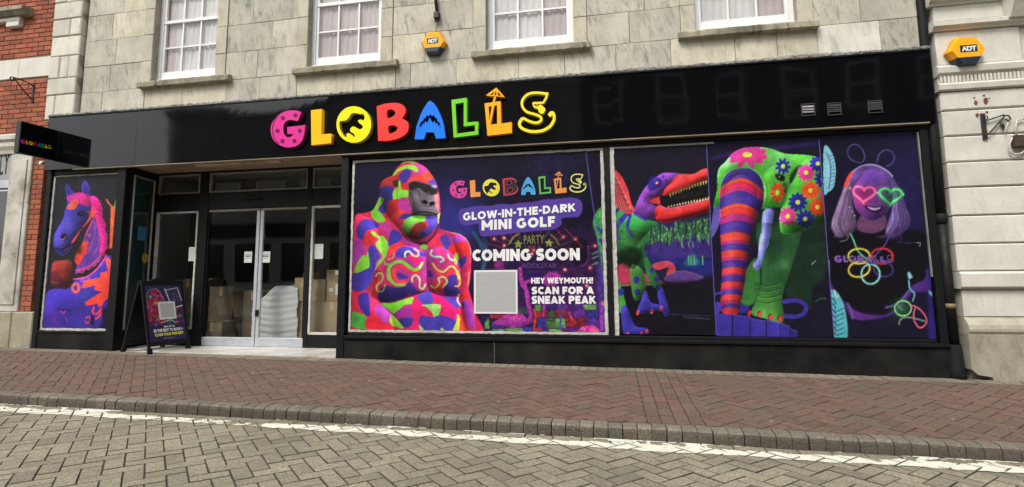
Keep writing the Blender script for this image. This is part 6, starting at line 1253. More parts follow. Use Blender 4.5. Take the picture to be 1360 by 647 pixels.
PET = [(235, 140, 66, 46, 0, (232, 222, 80)), (376, 140, 66, 47, 0, (226, 50, 76)), (236, 220, 66, 47, -0.2, (240, 214, 96)), (384, 218, 60, 46, 0.25, (70, 60, 128)), (306, 250, 57, 61, 0, (150, 222, 214))]
for x, y, rx, ry, ro, c in PET: q = circ(*g2(x, y)[0], rx/4.619, ry/4.619, 28, ro); cv.line(q, 4.5, c, 0.22, 3, False, True); cv.line(q, 1.9, c, 1, 0.6, False, True)
cv.fill(g2(285,160, 320,155, 330,185, 300,190), (62, 60, 130), 1, 0.5)
cv.fill(g2(540,285, 530,240, 545,235, 566,270), (150, 215, 225), 1, 0.5); cv.line(g2(540,290, 548,340, 575,370, 565,415), 2.0, (120, 200, 220), 0.95, 0.6); cv.line(g2(400,455, 470,430, 545,350), 3.0, (110, 92, 168), 0.9, 1.2)
cv.glow(*g2(490, 460)[0], 11, (60, 150, 90), 0.6)
for q, c in ((circ(*g2(505, 460)[0], 11, 10, 26), (140, 226, 130)),): cv.line(q, 1.9, c, 1, 0.6, False, True)
cv.line(g2(555,440, 600,460, 640,505, 648,550, 610,580, 578,545, 570,500, 578,460), 1.9, (240, 104, 130), 1, 0.6); cv.line(g2(480,558, 490,528, 520,515, 570,520, 640,540), 2.0, (150, 150, 140), 0.9, 0.7); cv.line(g2(470,440, 500,470), 1.2, (130, 200, 140), 0.8, 0.5, False)
cv.fill(g2(20,352, 60,345, 105,365, 150,470, 158,660, 20,660), (96, 190, 205), 1, 0.5)
for k in range(8): cv.line(g2(20, 380+k*38, 75, 400+k*34, 92, 430+k*32), 1.5, (22, 40, 66), 0.9, 0.5); cv.line(g2(140, 460+k*30, 95, 480+k*30), 1.2, (22, 50, 80), 0.8, 0.5, False)
cv.line(g2(85,350, 95,390, 110,380), 1.6, (220, 240, 200), 0.9, 0.6); cv.line(g2(165,430, 185,470, 195,520), 3.0, (112, 100, 160), 0.8, 1.0); cv.line(g2(46,170, 50,250), 3, (140, 210, 215), 0.8, 0.8, False); cv.fill(g2(660,345, 685,360, 690,390, 665,375), (110, 190, 190), 0.9, 0.6)
cv.relief(fm, 8, 0.7, (-0.5, -0.6)); cv.relief(LK, 6, 0.7, (-0.5, -0.6)); cv.relief(RK, 6, 0.7, (-0.5, -0.6)); cv.grain(0.10, 1.4, 61); cv.grain(0.08, 8, 62)
pg = poster('window_poster', 'poster of a smiling person wearing glowing heart glasses and glow bangles', cv, S2, 3.312, 0.362, 2.585, gain=0.76)
tg = INK['pink']; PUR = simple('dim_violet_ink', L3(112, 78, 158))
dA, dB = P(*g2(85, 178)[0], -0.006), P(*g2(450, 176)[0], -0.006)
for key in ('G', 'L1', 'O', 'B', 'A', 'L2', 'L3', 'S', 'S2'):
    me = shape(logo_map(LET[key], dA, dB), 0.0008); me.materials.append(PUR); o = obj('logo_letter', me, pg); o.location = (0, -0.0056, 0)
# ------------------------------------------------------------------ horse poster
cv = Canvas(52, 222, 166, 442, (37, 37, 42)); k1, k2 = TR(50, 225, 5.883), TR(50, 330, 5.883)
cv.glow(100, 250, 40, (44, 44, 50), 0.6)
cv.fill(k2(118,112, 180,94, 268,110, 242,302, 190,314, 108,284, 106,190), (132, 48, 44), 1, 0.5); cv.fill(k2(106,190, 160,180, 180,230, 240,250, 230,300, 108,284), (84, 30, 44), 0.8, 1); cv.line(k2(108,258, 140,272, 164,262), 1.1, (140, 120, 60), 0.9, 0.5)
cv.fill(k2(100,322, 250,308, 300,240, 420,200, 522,80, 620,55, 600,640, 40,640, 60,400), (64, 50, 156), 1, 0.6); cv.glow(*k2(380, 370)[0], 10, (70, 72, 172), 0.8); cv.glow(*k2(170, 420)[0], 16, (58, 44, 150), 0.7); cv.glow(*k2(120, 560)[0], 14, (78, 44, 150), 0.7)
cv.fill(k1(418,290, 480,400, 502,500, 502,647)+k2(500,80, 430,150, 320,190, 290,200, 318,90)+k1(340,600, 372,500, 420,390), (104, 62, 160), 1, 0.4)
for p in ((440,400, 450,480, 430,560, 400,640), (462,430, 482,520, 470,600, 440,660)): cv.line(k1(*p), 1.4, (190, 80, 170), 0.9, 0.6)
cv.fill(k1(300,660, 330,600, 372,555, 392,600, 380,660)+k2(360,60, 322,130, 290,100), (226, 66, 58), 1, 0.6); cv.fill(k1(290,580, 340,560, 340,660, 290,660), (40, 28, 32), 0.8, 2)
for x, y in ((405, 518), (388, 572), (362, 582)): cv.fill(k1(*flat([(x+(20 if k % 2 == 0 else 8)*math.sin(k*math.pi/4), y-(20 if k % 2 == 0 else 8)*math.cos(k*math.pi/4)) for k in range(8)])), (244, 86, 84), 1, 0.2, False)
cv.fill(k1(222,195, 214,150, 234,108, 282,178, 345,192, 344,130, 364,86, 402,120, 417,210, 422,282, 402,382, 342,472, 282,542, 252,602, 232,642, 182,660, 134,612, 124,560, 140,490, 202,380, 210,320, 230,270), (66, 58, 158), 1, 0.4)
cv.glow(*k1(250, 440)[0], 10, (86, 80, 184), 0.8); cv.glow(*k1(330, 420)[0], 8, (52, 46, 130), 0.7); cv.glow(*k1(180, 560)[0], 8, (92, 84, 180), 0.6); cv.fill(k1(232,120, 248,150, 262,185, 236,190), (50, 44, 110), 0.9, 0.6); cv.fill(k1(356,110, 380,130, 388,190, 358,190), (52, 46, 116), 0.9, 0.6)
cv.fill(k1(130,612, 200,630, 240,600, 270,575, 250,640, 180,672), (56, 48, 140), 1, 0.5); cv.line(k1(140,616, 200,622, 250,595), 1.5, (26, 20, 40), 0.9, 0.8); cv.line(k1(205,640, 240,612), 1.6, (220, 90, 110), 0.9, 0.6, False)
cv.dot(*k1(207, 528)[0], 4.6, 4.4, (24, 18, 34), 1, -0.5, 0.3); cv.line(k1(190,548, 212,540, 222,522), 1.0, (220, 120, 160), 0.9, 0.5); cv.dot(*k1(338, 349)[0], 5.0, 3.6, (20, 16, 28), 1, -0.15, 0.4); cv.dot(*k1(345, 344)[0], 1.0, 0.9, (96, 92, 130)); cv.line(k1(305,345, 335,322, 370,338), 0.9, (38, 32, 96), 0.9, 0.6)
MP = (232, 44, 146)
cv.fill(k1(412,210, 460,218, 502,290, 506,372, 532,430, 526,470, 547,520, 540,570, 552,622, 540,668, 486,668, 492,550, 480,470, 458,400, 440,330, 420,282), MP, 1, 0.3); cv.fill(k1(228,216, 300,184, 350,184, 412,218, 424,262, 402,290, 330,272, 250,252), MP, 1, 0.3)
for k in range(12): y = 240+k*34; cv.line(k1(430+min(k*10, 80), y, 470+min(k*8, 60), y+14, 500+min(k*7, 46), y+4), 1.0, (170, 20, 96), 0.7, 0.6); cv.line(k1(240+k*14, 210-k*1.5, 280+k*12, 240, 270+k*12, 262), 0.9, (250, 96, 176) if k % 2 else (170, 20, 96), 0.6, 0.6)
cv.fill(k1(265,247, 310,234, 318,266, 290,312, 240,312, 228,296), (252, 92, 76), 1, 0.3)
cv.line(k1(412,375, 375,425, 340,462, 300,525, 272,566), 2.8, (248, 82, 86), 1, 0.4); cv.line(k1(430,400, 405,450, 378,510), 1.8, (220, 80, 130), 1, 0.5); cv.fill(k1(*flat([(424+(44 if k % 2 == 0 else 20)*math.sin(k*math.pi/5), 342-(56 if k % 2 == 0 else 24)*math.cos(k*math.pi/5)) for k in range(10)])), (252, 84, 68), 1, 0.2, False); cv.fill(k1(325,462, 345,450, 356,470, 336,490), (30, 18, 26), 1, 0.2, False); cv.dot(*k1(339, 470)[0], 1.3, 1.3, (240, 130, 120))
cv.line(k2(300,172, 400,140, 480,70, 522,5), 1.9, (236, 70, 128), 1, 0.5); cv.line(k2(280,240, 380,222, 472,150, 540,50), 1.9, (236, 70, 128), 1, 0.5)
for x, y, r in ((345, 175, 16), (395, 152, 13), (440, 125, 13), (470, 95, 11), (318, 182, 9), (350, 250, 12), (395, 228, 10)): cv.line(circ(*k2(x, y)[0], r/5.9, r/5.9, 12), 1.0, (236, 70, 128), 1, 0.5, False, True)
cv.fill(k2(*flat([(298+(42 if k % 2 == 0 else 32)*math.sin(k*math.pi/12), 308-(50 if k % 2 == 0 else 38)*math.cos(k*math.pi/12)) for k in range(24)])), (248, 84, 80), 1, 0.2, False); cv.dot(*k2(296, 308)[0], 2.4, 3.6, (64, 46, 140))
cv.fill(k2(338,304, 370,250, 490,226, 486,190, 520,184, 545,176, 560,222, 620,205, 620,372, 530,402, 500,452, 472,455, 468,430, 430,442, 382,447, 368,422, 462,362, 502,340, 440,322, 452,290, 360,312), (254, 76, 62), 1, 0.2, False); cv.fill(k2(530,90, 548,70, 590,120, 585,200, 560,215, 545,160), (250, 80, 74), 1, 0.3)
cv.line(k2(440,462, 430,500, 465,512, 495,470, 490,520, 455,550), 2.6, (240, 70, 90), 1, 0.5); cv.line(k2(375,545, 400,530, 410,560, 390,585, 372,570), 1.8, (220, 60, 110), 1, 0.5); cv.fill(k2(500,480, 560,462, 620,470, 600,640, 480,640, 510,560), (36, 26, 56), 0.9, 1); cv.fill(k2(420,520, 440,530, 440,600, 405,590), (36, 26, 56), 0.9, 0.8)
cv.line(k2(185,490, 195,510, 212,500, 215,488), 1.5, (196, 62, 150), 0.9, 0.6); cv.line(k2(150,468, 200,480, 255,484), 1.3, (24, 18, 50), 0.9, 0.6); cv.line(k2(130,535, 128,580), 1.3, (150, 50, 160), 0.8, 0.6, False); cv.line(k2(225,545, 232,572), 1.6, (176, 56, 150), 0.8, 0.6, False)
cv.fill(k1(572,290, 618,292, 604,622, 562,622), (248, 104, 66), 1, 0.3, False); cv.line(k1(615,300, 602,610), 1.5, (252, 190, 90), 0.9, 0.5, False); cv.line(k1(538,235, 560,270, 590,300), 2.0, (246, 110, 110), 0.9, 0.6); cv.line(k1(618,235, 605,280, 600,300), 2.6, (110, 200, 70), 0.9, 0.8); cv.dot(*k2(575, 30)[0], 8, 5, (30, 22, 30), soft=0.6)
cv.relief(k1(222,195, 214,150, 234,108, 282,178, 345,192, 344,130, 364,86, 402,120, 417,210, 422,282, 402,382, 342,472, 282,542, 252,602, 232,642, 182,660, 134,612, 124,560, 140,490, 202,380, 210,320, 230,270), 7, 0.8); cv.relief(k1(412,210, 460,218, 502,290, 506,372, 532,430, 526,470, 547,520, 540,570, 552,622, 540,668, 486,668, 492,550, 480,470, 458,400, 440,330, 420,282), 5, 0.9); cv.relief(k2(100,322, 250,308, 300,240, 420,200, 522,80, 620,55, 600,640, 40,640, 60,400), 14, 0.6); cv.relief(k2(118,112, 180,94, 268,110, 242,302, 190,314, 108,284, 106,190), 6, 0.8)
cv.grain(0.10, 1.4, 71); cv.grain(0.08, 8, 72)
poster('window_poster', 'carousel horse poster in the narrow window beside the brick wall', cv, -8.049, -6.951, 0.368, 2.551)

SEAM = simple('violet_seam', L3(84, 70, 150))
for X_, nm in ((S1, 'poster_seam'), (S2, 'poster_seam')):
    o = box(nm, X_-0.006, X_+0.003, -0.0058, -0.0042, 0.375, 2.545, SEAM, bld)

# ================================================================== PROJECTING SIGN
X0 = -7.965                                    # the far half of what shows in the photograph is its reflection in the fascia
ps = thing('projecting_sign', 'black box sign projecting from the left end of the fascia', 'sign')
n0, n1 = PX(28, 162, X0), PX(25, 204, X0); f0, f1 = PX(112, 181, X0), PX(109, 219, X0)
ya, yb = float((n0[1]+n1[1])/2), -0.112; za, zb_ = float((n1[2]+f1[2])/2), float((n0[2]+f0[2])/2); TH = 0.085
box('sign_case', X0-TH, X0, ya, yb, za, zb_, M['black'], ps, 0.006)
box('sign_face', X0+0.001, X0+0.004, ya+0.012, yb-0.004, za+0.012, zb_-0.012, M['black_panel'], ps)
box('end_plate', X0-TH+0.006, X0-0.006, ya-0.003, ya-0.0005, za+0.006, zb_-0.006, simple('dark_grey_trim', (0.025, 0.027, 0.03)), ps)
box('wall_plate', X0-TH-0.02, X0+0.03, yb+0.001, -0.101, za+0.03, zb_-0.03, M['black'], ps)
tA, tB = PX(27.5, 190, X0+0.006), PX(69, 194, X0+0.006)
SG = {'G': ('pink', 0.55), 'L1': ('amber', 0.75), 'O': ('yellow', 0.75), 'B': ('redd', 0.7), 'A': ('blue', 0.6), 'L2': ('green', 0.6), 'L3': ('lemon', 0.7), 'S': ('lemon', 0.6), 'S2': ('lemon', 0.6)}
for key, (c, _) in SG.items():
    lp = to_plane(LET[key], LYF); out = []
    for l in lp:
        o_ = []
        for X, Z in l:
            t = (X-src0[0])/(src1[0]-src0[0]); base = s0z+(src1[2]-s0z)*t; o_.append((tA[1]+(tB[1]-tA[1])*t, tA[2]+(tB[2]-tA[2])*t*0.25+(Z-base)*(tB[1]-tA[1])/(src1[0]-src0[0])))
        out.append(o_)
    me = shape(out, 0.003); me.materials.append(PL[c]); n_ = len(me.vertices)
    for v in me.vertices: y_, d_, z_ = v.co.x, v.co.y, v.co.z; v.co = (X0+0.008-d_, y_, z_)
    obj('sign_letter', me, ps)
sf = thing('wall_fitting', 'small white fitting under the projecting sign', 'fitting')
q = P(54, 217, -0.06)
V, F = tubegeo([(q[0], 0.0, q[2]+0.015), (q[0], -0.045, q[2]+0.01)], [0.012, 0.012], 8); mesh('stem', V, F, M['iron'], sf)
V, F = tubegeo([(q[0], -0.035, q[2]+0.03), (q[0], -0.045, q[2]+0.02), (q[0], -0.052, q[2]), (q[0], -0.055, q[2]-0.022), (q[0], -0.056, q[2]-0.034)], [0.008, 0.024, 0.03, 0.025, 0.01], 10); mesh('cap', V, F, M['white'], sf, smooth=True)

# ================================================================== A-BOARD
ab = thing('a_board', 'black A-board with a colourful poster standing in the shop doorway', 'sign board', (-6.30, -0.17, 0.0605))
ab.rotation_euler = (0, 0, -math.radians(12))
WD, HT, HALF = 0.58, 0.985, 0.295
def frame_of(sgn):
    foot = Vector((sgn*HALF, 0, 0)); top = Vector((sgn*0.02, 0, HT)); up = (top-foot); L = up.length; up.normalize(); w = Vector((0, 1, 0)); n_ = Vector((sgn*HT, 0, HALF)).normalized()
    return foot, up, w, n_, L
def fbox(name, fr, s0, s1, t0, t1, n0_, n1_, mat, parent):
    foot, up, w, n_, L = fr; v = [foot+w*s+up*t+n_*m for s in (s0, s1) for t in (t0, t1) for m in (n0_, n1_)]
    return mesh(name, v, BOXF, mat, parent)
for sgn, nm in ((1, 'front_frame'), (-1, 'back_frame')):
    fr = frame_of(sgn); L = fr[4]
    a = fbox(nm, fr, 0.0, 0.032, 0.0, L-0.02, -0.024, 0.0, M['black'], ab)
    fbox('leg', fr, WD-0.032, WD, 0.0, L-0.02, -0.024, 0.0, M['black'], a); fbox('rail', fr, 0.0325, WD-0.0325, 0.10, 0.145, -0.023, -0.001, M['black'], a)
    foot, up, w, n_, _ = fr                    # arched top rail
    pts = [(0.0325, L-0.085), (WD-0.0325, L-0.085), (WD-0.0325, L-0.035)]+[(WD-0.12-(WD-0.24)*k/8, L-0.03+0.045*math.sin(math.pi*k/8)**0.7) for k in range(9)]+[(0.0325, L-0.035)]
    vv = [foot+w*s+up*t+n_*m for m in (0.001, -0.023) for s, t in pts]; k_ = len(pts); mesh('top_rail', vv, [tuple(range(k_)), tuple(range(2*k_-1, k_-1, -1))]+[(i, i+k_, (i+1) % k_+k_, (i+1) % k_) for i in range(k_)], M['black'], a)
    p = fbox('panel', fr, 0.033, WD-0.033, 0.1455, L-0.0855, -0.016, -0.006, M['black'], a)
    fbox('foot', fr, -0.004, 0.049, -0.004, 0.07, -0.034, 0.004, M['black'], a); fbox('foot', fr, WD-0.049, WD+0.004, -0.004, 0.07, -0.034, 0.004, M['black'], a)
V, F = tubegeo([(HALF*0.62, WD*0.5, 0.35), (-HALF*0.62, WD*0.5, 0.35)], 0.006, 6); mesh('stay', V, F, M['alu'], ab)
# its print (drawn on a 100 x 150 sheet)
cv = Canvas(0, 0, 100, 152, (60, 52, 86), 2)
cv.glow(50, 40, 60, (58, 50, 78), 0.8); cv.glow(50, 120, 40, (52, 44, 86), 0.7)
cv.fill([(6, 100), (4, 60), (10, 30), (18, 16), (32, 12), (42, 22), (48, 45), (48, 100)], (150, 50, 78)); hm_ = cv.mask([(6, 100), (4, 60), (10, 30), (18, 16), (32, 12), (42, 22), (48, 45), (48, 100)]).astype(float)
r_ = random.Random(4)
for k in range(46): x, y = r_.uniform(4, 48), r_.uniform(14, 98); cv.dot(x, y, r_.uniform(2, 6), r_.uniform(2, 5), r_.choice((IND, GRN, RED, PNK, MAG, (226, 120, 60), (60, 40, 60))), 0.9, r_.random()*3, 0.4, hm_)
for k in range(34): x, y = r_.uniform(50, 97), r_.uniform(48, 108); cv.dot(x, y, r_.uniform(2, 6), r_.uniform(2, 5), r_.choice((IND, (60, 130, 80), RED, MAG, (200, 90, 60), (40, 30, 70), (84, 50, 130))), 0.8, r_.random()*3, 0.6)
for k in range(26): x, y = r_.uniform(2, 60), r_.uniform(84, 112); cv.dot(x, y, r_.uniform(2, 6), r_.uniform(2, 5), r_.choice((IND, (60, 150, 80), (50, 40, 80), MAG, (120, 50, 70))), 0.8, r_.random()*3, 0.6)
cv.line([(4, 62), (4, 30), (12, 14), (30, 10), (42, 24), (50, 46)], 1.4, (200, 196, 210), 0.8, 0.6)
cv.fill([(54, 14), (90, 8), (98, 44), (64, 50)], (60, 56, 92), 1, 0, False); cv.line([(54, 14), (90, 8), (98, 44)], 1.8, (226, 226, 230), 1, 0.5, False); cv.line([(54, 10), (66, 52)], 2.4, (226, 226, 230), 1, 0.5, False); cv.line([(82, 62), (98, 59)], 3.0, (230, 226, 226), 1, 0.5, False)
for k in range(12): cv.dot(r_.uniform(60, 92), r_.uniform(16, 44), 2.5, 2.0, r_.choice(((150, 146, 180), (90, 84, 130), (40, 36, 70))), 0.7, 0, 0.5)
cv.line([(34, 103), (62, 97), (74, 108)], 2.0, (214, 214, 220), 0.9, 0.6); cv.fill([(0, 112), (100, 106), (100, 152), (0, 152)], (54, 44, 84), 1, 2, False)
cv.grain(0.2, 1.3, 81)
fr = frame_of(1); foot, up, w, n_, L = fr; s0_, s1_, t0_, t1_ = 0.036, WD-0.036, 0.150, L-0.09; NXX, NZZ = 70, 110
S_, T_ = np.meshgrid(np.linspace(0, 1, NXX+1), np.linspace(0, 1, NZZ+1)); colr = lin(np.clip(cv.sample(S_*100, (1-T_)*152), 0, 1)*255)*0.85
vv = [foot+w*(s0_+(s1_-s0_)*s)+up*(t0_+(t1_-t0_)*t)+n_*(-0.003) for s, t in zip(S_.ravel(), T_.ravel())]; idx = np.arange((NXX+1)*(NZZ+1)).reshape(NZZ+1, NXX+1)
fo = mesh('poster_sheet', vv, np.stack([idx[:-1, :-1], idx[:-1, 1:], idx[1:, 1:], idx[1:, :-1]], -1).reshape(-1, 4).tolist(), M['print'], ab)
at = fo.data.color_attributes.new('ink', 'FLOAT_COLOR', 'POINT'); full = np.ones((len(vv), 4), np.float32); full[:, :3] = colr.reshape(-1, 3); at.data.foreach_set('color', full.ravel())
def ab_text(s, u0, u1, v0, h, mat, bold=0.03):
    me = textgeo(s, bold, 0.001); n__ = len(me.vertices); co = np.empty(n__*3); me.vertices.foreach_get('co', co); co = co.reshape(-1, 3); x0_, x1_ = co[:, 0].min(), co[:, 0].max(); z0_, z1_ = co[:, 2].min(), co[:, 2].max()
    for v in me.vertices:
        a_ = (u0+(u1-u0)*(v.co.x-x0_)/(x1_-x0_))/100; b_ = 1-(v0-h*(v.co.z-z0_)/(z1_-z0_))/152; m_ = -0.0015-v.co.y
        v.co = foot+w*(s0_+(s1_-s0_)*a_)+up*(t0_+(t1_-t0_)*b_)+n_*m_
    me.materials.append(mat); obj('lettering', me, ab)
LEMT = simple('yellow_ink_text', L3(226, 222, 60)); ab_text('SIGN UP TO', 40, 70, 116, 4.5, WHITE); ab_text('BE THE FIRST TO BOOK +', 12, 92, 127, 8, WHITE, 0.04); ab_text('CLAIM YOUR FREE GIFT', 14, 92, 138, 8, LEMT, 0.04); ab_text('GLOBALLS', 36, 66, 146, 3.5, simple('dim_gold_ink', L3(150, 130, 90)), 0.02)
def ab_plate(nm, u0, u1, v0, v1, m0, m1, mat):
    fbox(nm, fr, s0_+(s1_-s0_)*u0/100, s0_+(s1_-s0_)*u1/100, t0_+(t1_-t0_)*(1-v1/152), t0_+(t1_-t0_)*(1-v0/152), m0, m1, mat, ab)
ab_plate('code_plate', 31, 78, 46, 94, -0.0028, -0.0018, simple('white_card', (0.7, 0.7, 0.7))); ab_plate('code_field', 36, 73, 51, 89, -0.0017, -0.0012, simple('pale_grey_card', (0.42, 0.42, 0.42), (0.36, 0.36, 0.36), 60))

# ================================================================== ALARM BOXES
AY = plastic('alarm_yellow', 250, 176, 22); AYD = plastic('alarm_side', 222, 150, 20); AN = simple('navy_plastic', (0.008, 0.02, 0.045), None, 8, 0.3); AW_ = simple('alarm_white', (0.8, 0.8, 0.8))
def alarm(label, c, r, depth, ywall, rot=0.0):
    t = thing('alarm_box', label, 'alarm box', (c[0], ywall, c[2]), 'hexagonal alarm boxes on the walls')
    R = lambda x, z: (x*math.cos(rot)-z*math.sin(rot), x*math.sin(rot)+z*math.cos(rot))
    hexa = [R(r*math.cos(a)*x_, r*1.1*math.sin(a)) for a, x_ in ((0, 1.05), (math.pi/3, 1), (2*math.pi/3, 1), (math.pi, 1.05), (4*math.pi/3, 1), (5*math.pi/3, 1))]
    k = 0.84                                   # front face smaller than the back
    zc0 = -0.46*r                              # below this line the cover is blue
    def ring(sc, y): return [(x*sc, y, z*sc) for x, z in hexa]
    def cutpoly(pl, lo):
        out = []
        for i in range(len(pl)):
            a, b = pl[i], pl[(i+1) % len(pl)]; ia = (a[2] >= zc0) != lo; ib = (b[2] >= zc0) != lo
            if ia: out.append(a)
            if ia != ib: q_ = (zc0-a[2])/(b[2]-a[2]); out.append(tuple(a[j]+(b[j]-a[j])*q_ for j in range(3)))
        return out
    back, mid, front = ring(1.0, 0.0), ring(0.985, -depth*0.45), ring(k, -depth)
    for lo, nm, m0, m1 in ((False, 'cover', AY, AYD), (True, 'strobe', AN, AN)):
        polys = [cutpoly(front, lo)]; mi = [0]
        for A_, B_ in ((back, mid), (mid, front)):
            for i in range(6):
                pl = cutpoly([A_[i], A_[(i+1) % 6], B_[(i+1) % 6], B_[i]], lo)
                if len(pl) > 2: polys.append(pl); mi.append(1 if A_ is back else 0)
        V = []; F = []
        for pl in polys: F.append(tuple(range(len(V), len(V)+len(pl)))); V += pl
        o = mesh(nm, V, F, [m0, m1], t); o.data.polygons.foreach_set('material_index', mi)
        bm = bmesh.new(); bm.from_mesh(o.data); bmesh.ops.remove_doubles(bm, verts=bm.verts, dist=1e-4); bmesh.ops.recalc_face_normals(bm, faces=bm.faces); bm.to_mesh(o.data); bm.free()
    for side in (0, 3):                        # sounder slots on the flanks
        for q_ in range(4):
            x, z = hexa[side]; xb, zb2 = hexa[5 if side == 0 else 4]; f_ = 0.12+q_*0.15; px, pz = x+(xb-x)*f_, z+(zb2-z)*f_
            V, F = tubegeo([(px*0.995, -0.01, pz*0.995), (px*0.985, -depth*0.42, pz*0.985)], 0.004, 4); mesh('slot', V, F, M['iron'], t)
    pw, ph = r*0.46, r*0.22; b_ = box('badge', -pw, pw, -depth-0.003, -depth-0.0005, r*0.02-ph+r*0.06, r*0.08+ph, AN, t)
    me = textgeo('ADT', 0.045, 0.002, 0.92); n__ = len(me.vertices); co = np.empty(n__*3); me.vertices.foreach_get('co', co); co = co.reshape(-1, 3); x0_, x1_ = co[:, 0].min(), co[:, 0].max(); z0_, z1_ = co[:, 2].min(), co[:, 2].max()
    for v in me.vertices: v.co = (-pw*0.86+1.72*pw*(v.co.x-x0_)/(x1_-x0_), -depth-0.0055+v.co.y, r*0.08-ph*0.72+1.44*ph*(v.co.z-z0_)/(z1_-z0_)-r*0.02)
    me.materials.append(AW_); obj('lettering', me, t)
    return t
alarm('yellow alarm box on the shop wall between two sash windows', P(576.5, 58, -0.05), 0.165, 0.10, -0.008, -0.06)
alarm('yellow alarm box on the pale stone pier at right', P(1281, 69.5, -0.10), 0.172, 0.11, -0.058, 0.0)

# ================================================================== IRON BRACKETS AND FITTINGS
def scroll(cx_, cz_, r, a0, a1, n__=14): return [(cx_+r*(1-0.55*k/n__)*math.cos(a0+(a1-a0)*k/n__), cz_+r*(1-0.55*k/n__)*math.sin(a0+(a1-a0)*k/n__)) for k in range(n__+1)]
def bracket(label, plate, arm_px, brace_px, mat, X, ywall, r=0.009, group='iron sign brackets'):
    t = thing('wall_bracket', label, 'bracket', (0, 0, 0), group); z0_, z1_ = plate
    box('back_plate', X-0.018, X+0.018, ywall-0.012, ywall, z0_, z1_, mat, t, 0.002)
    o_ = [(X, y, z) for y, z in arm_px]; V, F = tubegeo(o_, r, 6); mesh('arm', V, F, mat, t, smooth=True)
    o_ = [(X, y, z) for y, z in brace_px]; V, F = tubegeo(o_, r, 6); mesh('brace', V, F, mat, t, smooth=True); return t
q1, q2 = P(45, 112, 0), P(44, 134, 0)
bracket('rusty scrolled bracket on the red brick wall at left', (q2[2]-0.03, q1[2]+0.02), [(-0.012, q1[2]-0.03), (-0.14, q1[2]-0.0), (-0.30, q1[2]+0.0)]+[(-0.30+a, q1[2]-0.035+b) for a, b in scroll(0, 0, 0.035, math.pi/2, math.pi*2.4)], [(-0.012, q2[2]+0.02), (-0.12, q2[2]+0.10), (-0.28, q1[2]-0.01)], simple('rusty_iron', (0.05, 0.018, 0.015), (0.025, 0.012, 0.012), 30, 0.7), (q1[0]+q2[0])/2, 0.0)
q1, q2 = P(1305, 152, -0.06), P(1308, 184, -0.06)
t = thing('wall_bracket', 'black scrolled bracket on the pale stone pier', 'bracket', (0, 0, 0), 'iron sign brackets')
xb = (q1[0]+q2[0])/2; box('back_plate', xb-0.022, xb+0.022, -0.07, -0.055, q2[2]-0.01, q1[2]+0.01, M['iron'], t, 0.003)
pp = lambda *a: [tuple(P(a[i], a[i+1], -0.08)) for i in range(0, len(a), 2)]
tube('arm', pp(1308,161, 1320,157, 1332,153, 1340,154, 1342,158, 1339,161, 1336,158), 0.008, M['iron'], t, 6); tube('brace', pp(1309,180, 1313,178, 1322,168, 1332,157, 1334,154), 0.008, M['iron'], t, 6); tube('scroll', pp(1308,155, 1311,154, 1312,157, 1310,159), 0.006, M['iron'], t, 6); tube('leaf', pp(1328,162, 1332,167, 1333,173), [0.008, 0.018, 0.004], M['iron'], t, 6)
t = thing('cable_box', 'rusty brown cable box with pale looped cables on the stone pier', 'cable box')
q1, q2 = P(1344, 197, -0.06), P(1364, 180, -0.06); box('box', q1[0], q2[0], -0.12, -0.053, q1[2], q2[2], simple('rusty_box', (0.07, 0.045, 0.03), (0.035, 0.025, 0.02), 25, 0.8, 0.3), t, 0.008)
CW = simple('pale_cable', (0.6, 0.58, 0.52)); tube('cable', pp(1350,180, 1349,168, 1351,160, 1358,157, 1364,160), 0.009, CW, t, 6); tube('cable', pp(1345,182, 1341,190, 1341,200, 1346,205, 1356,204, 1363,198), 0.009, CW, t, 6); tube('cable', pp(1336,178, 1337,168, 1339,163), 0.006, CW, t, 6)
# flagpole socket between the windows
t = thing('flagpole_bracket', 'dark iron flagpole rod and socket above the alarm box', 'bracket')
a_, b_ = P(577, -14, -0.05), P(580.5, 20, -0.05); tube('rod', [(a_[0], -0.05, a_[2]+0.5), (a_[0], -0.05, a_[2]), (b_[0], -0.05, b_[2]+0.04)], 0.021, M['iron'], t); q = P(580.5, 22, -0.03); box('socket', q[0]-0.035, q[0]+0.035, -0.08, 0.0, q[2]-0.04, q[2]+0.05, M['iron'], t, 0.008); tube('socket_loop', [(q[0]-0.03, -0.04, q[2]-0.02), (q[0]-0.02, -0.05, q[2]-0.08), (q[0]+0.02, -0.05, q[2]-0.08), (q[0]+0.03, -0.04, q[2]-0.02)], 0.008, M['iron'], t, 6)
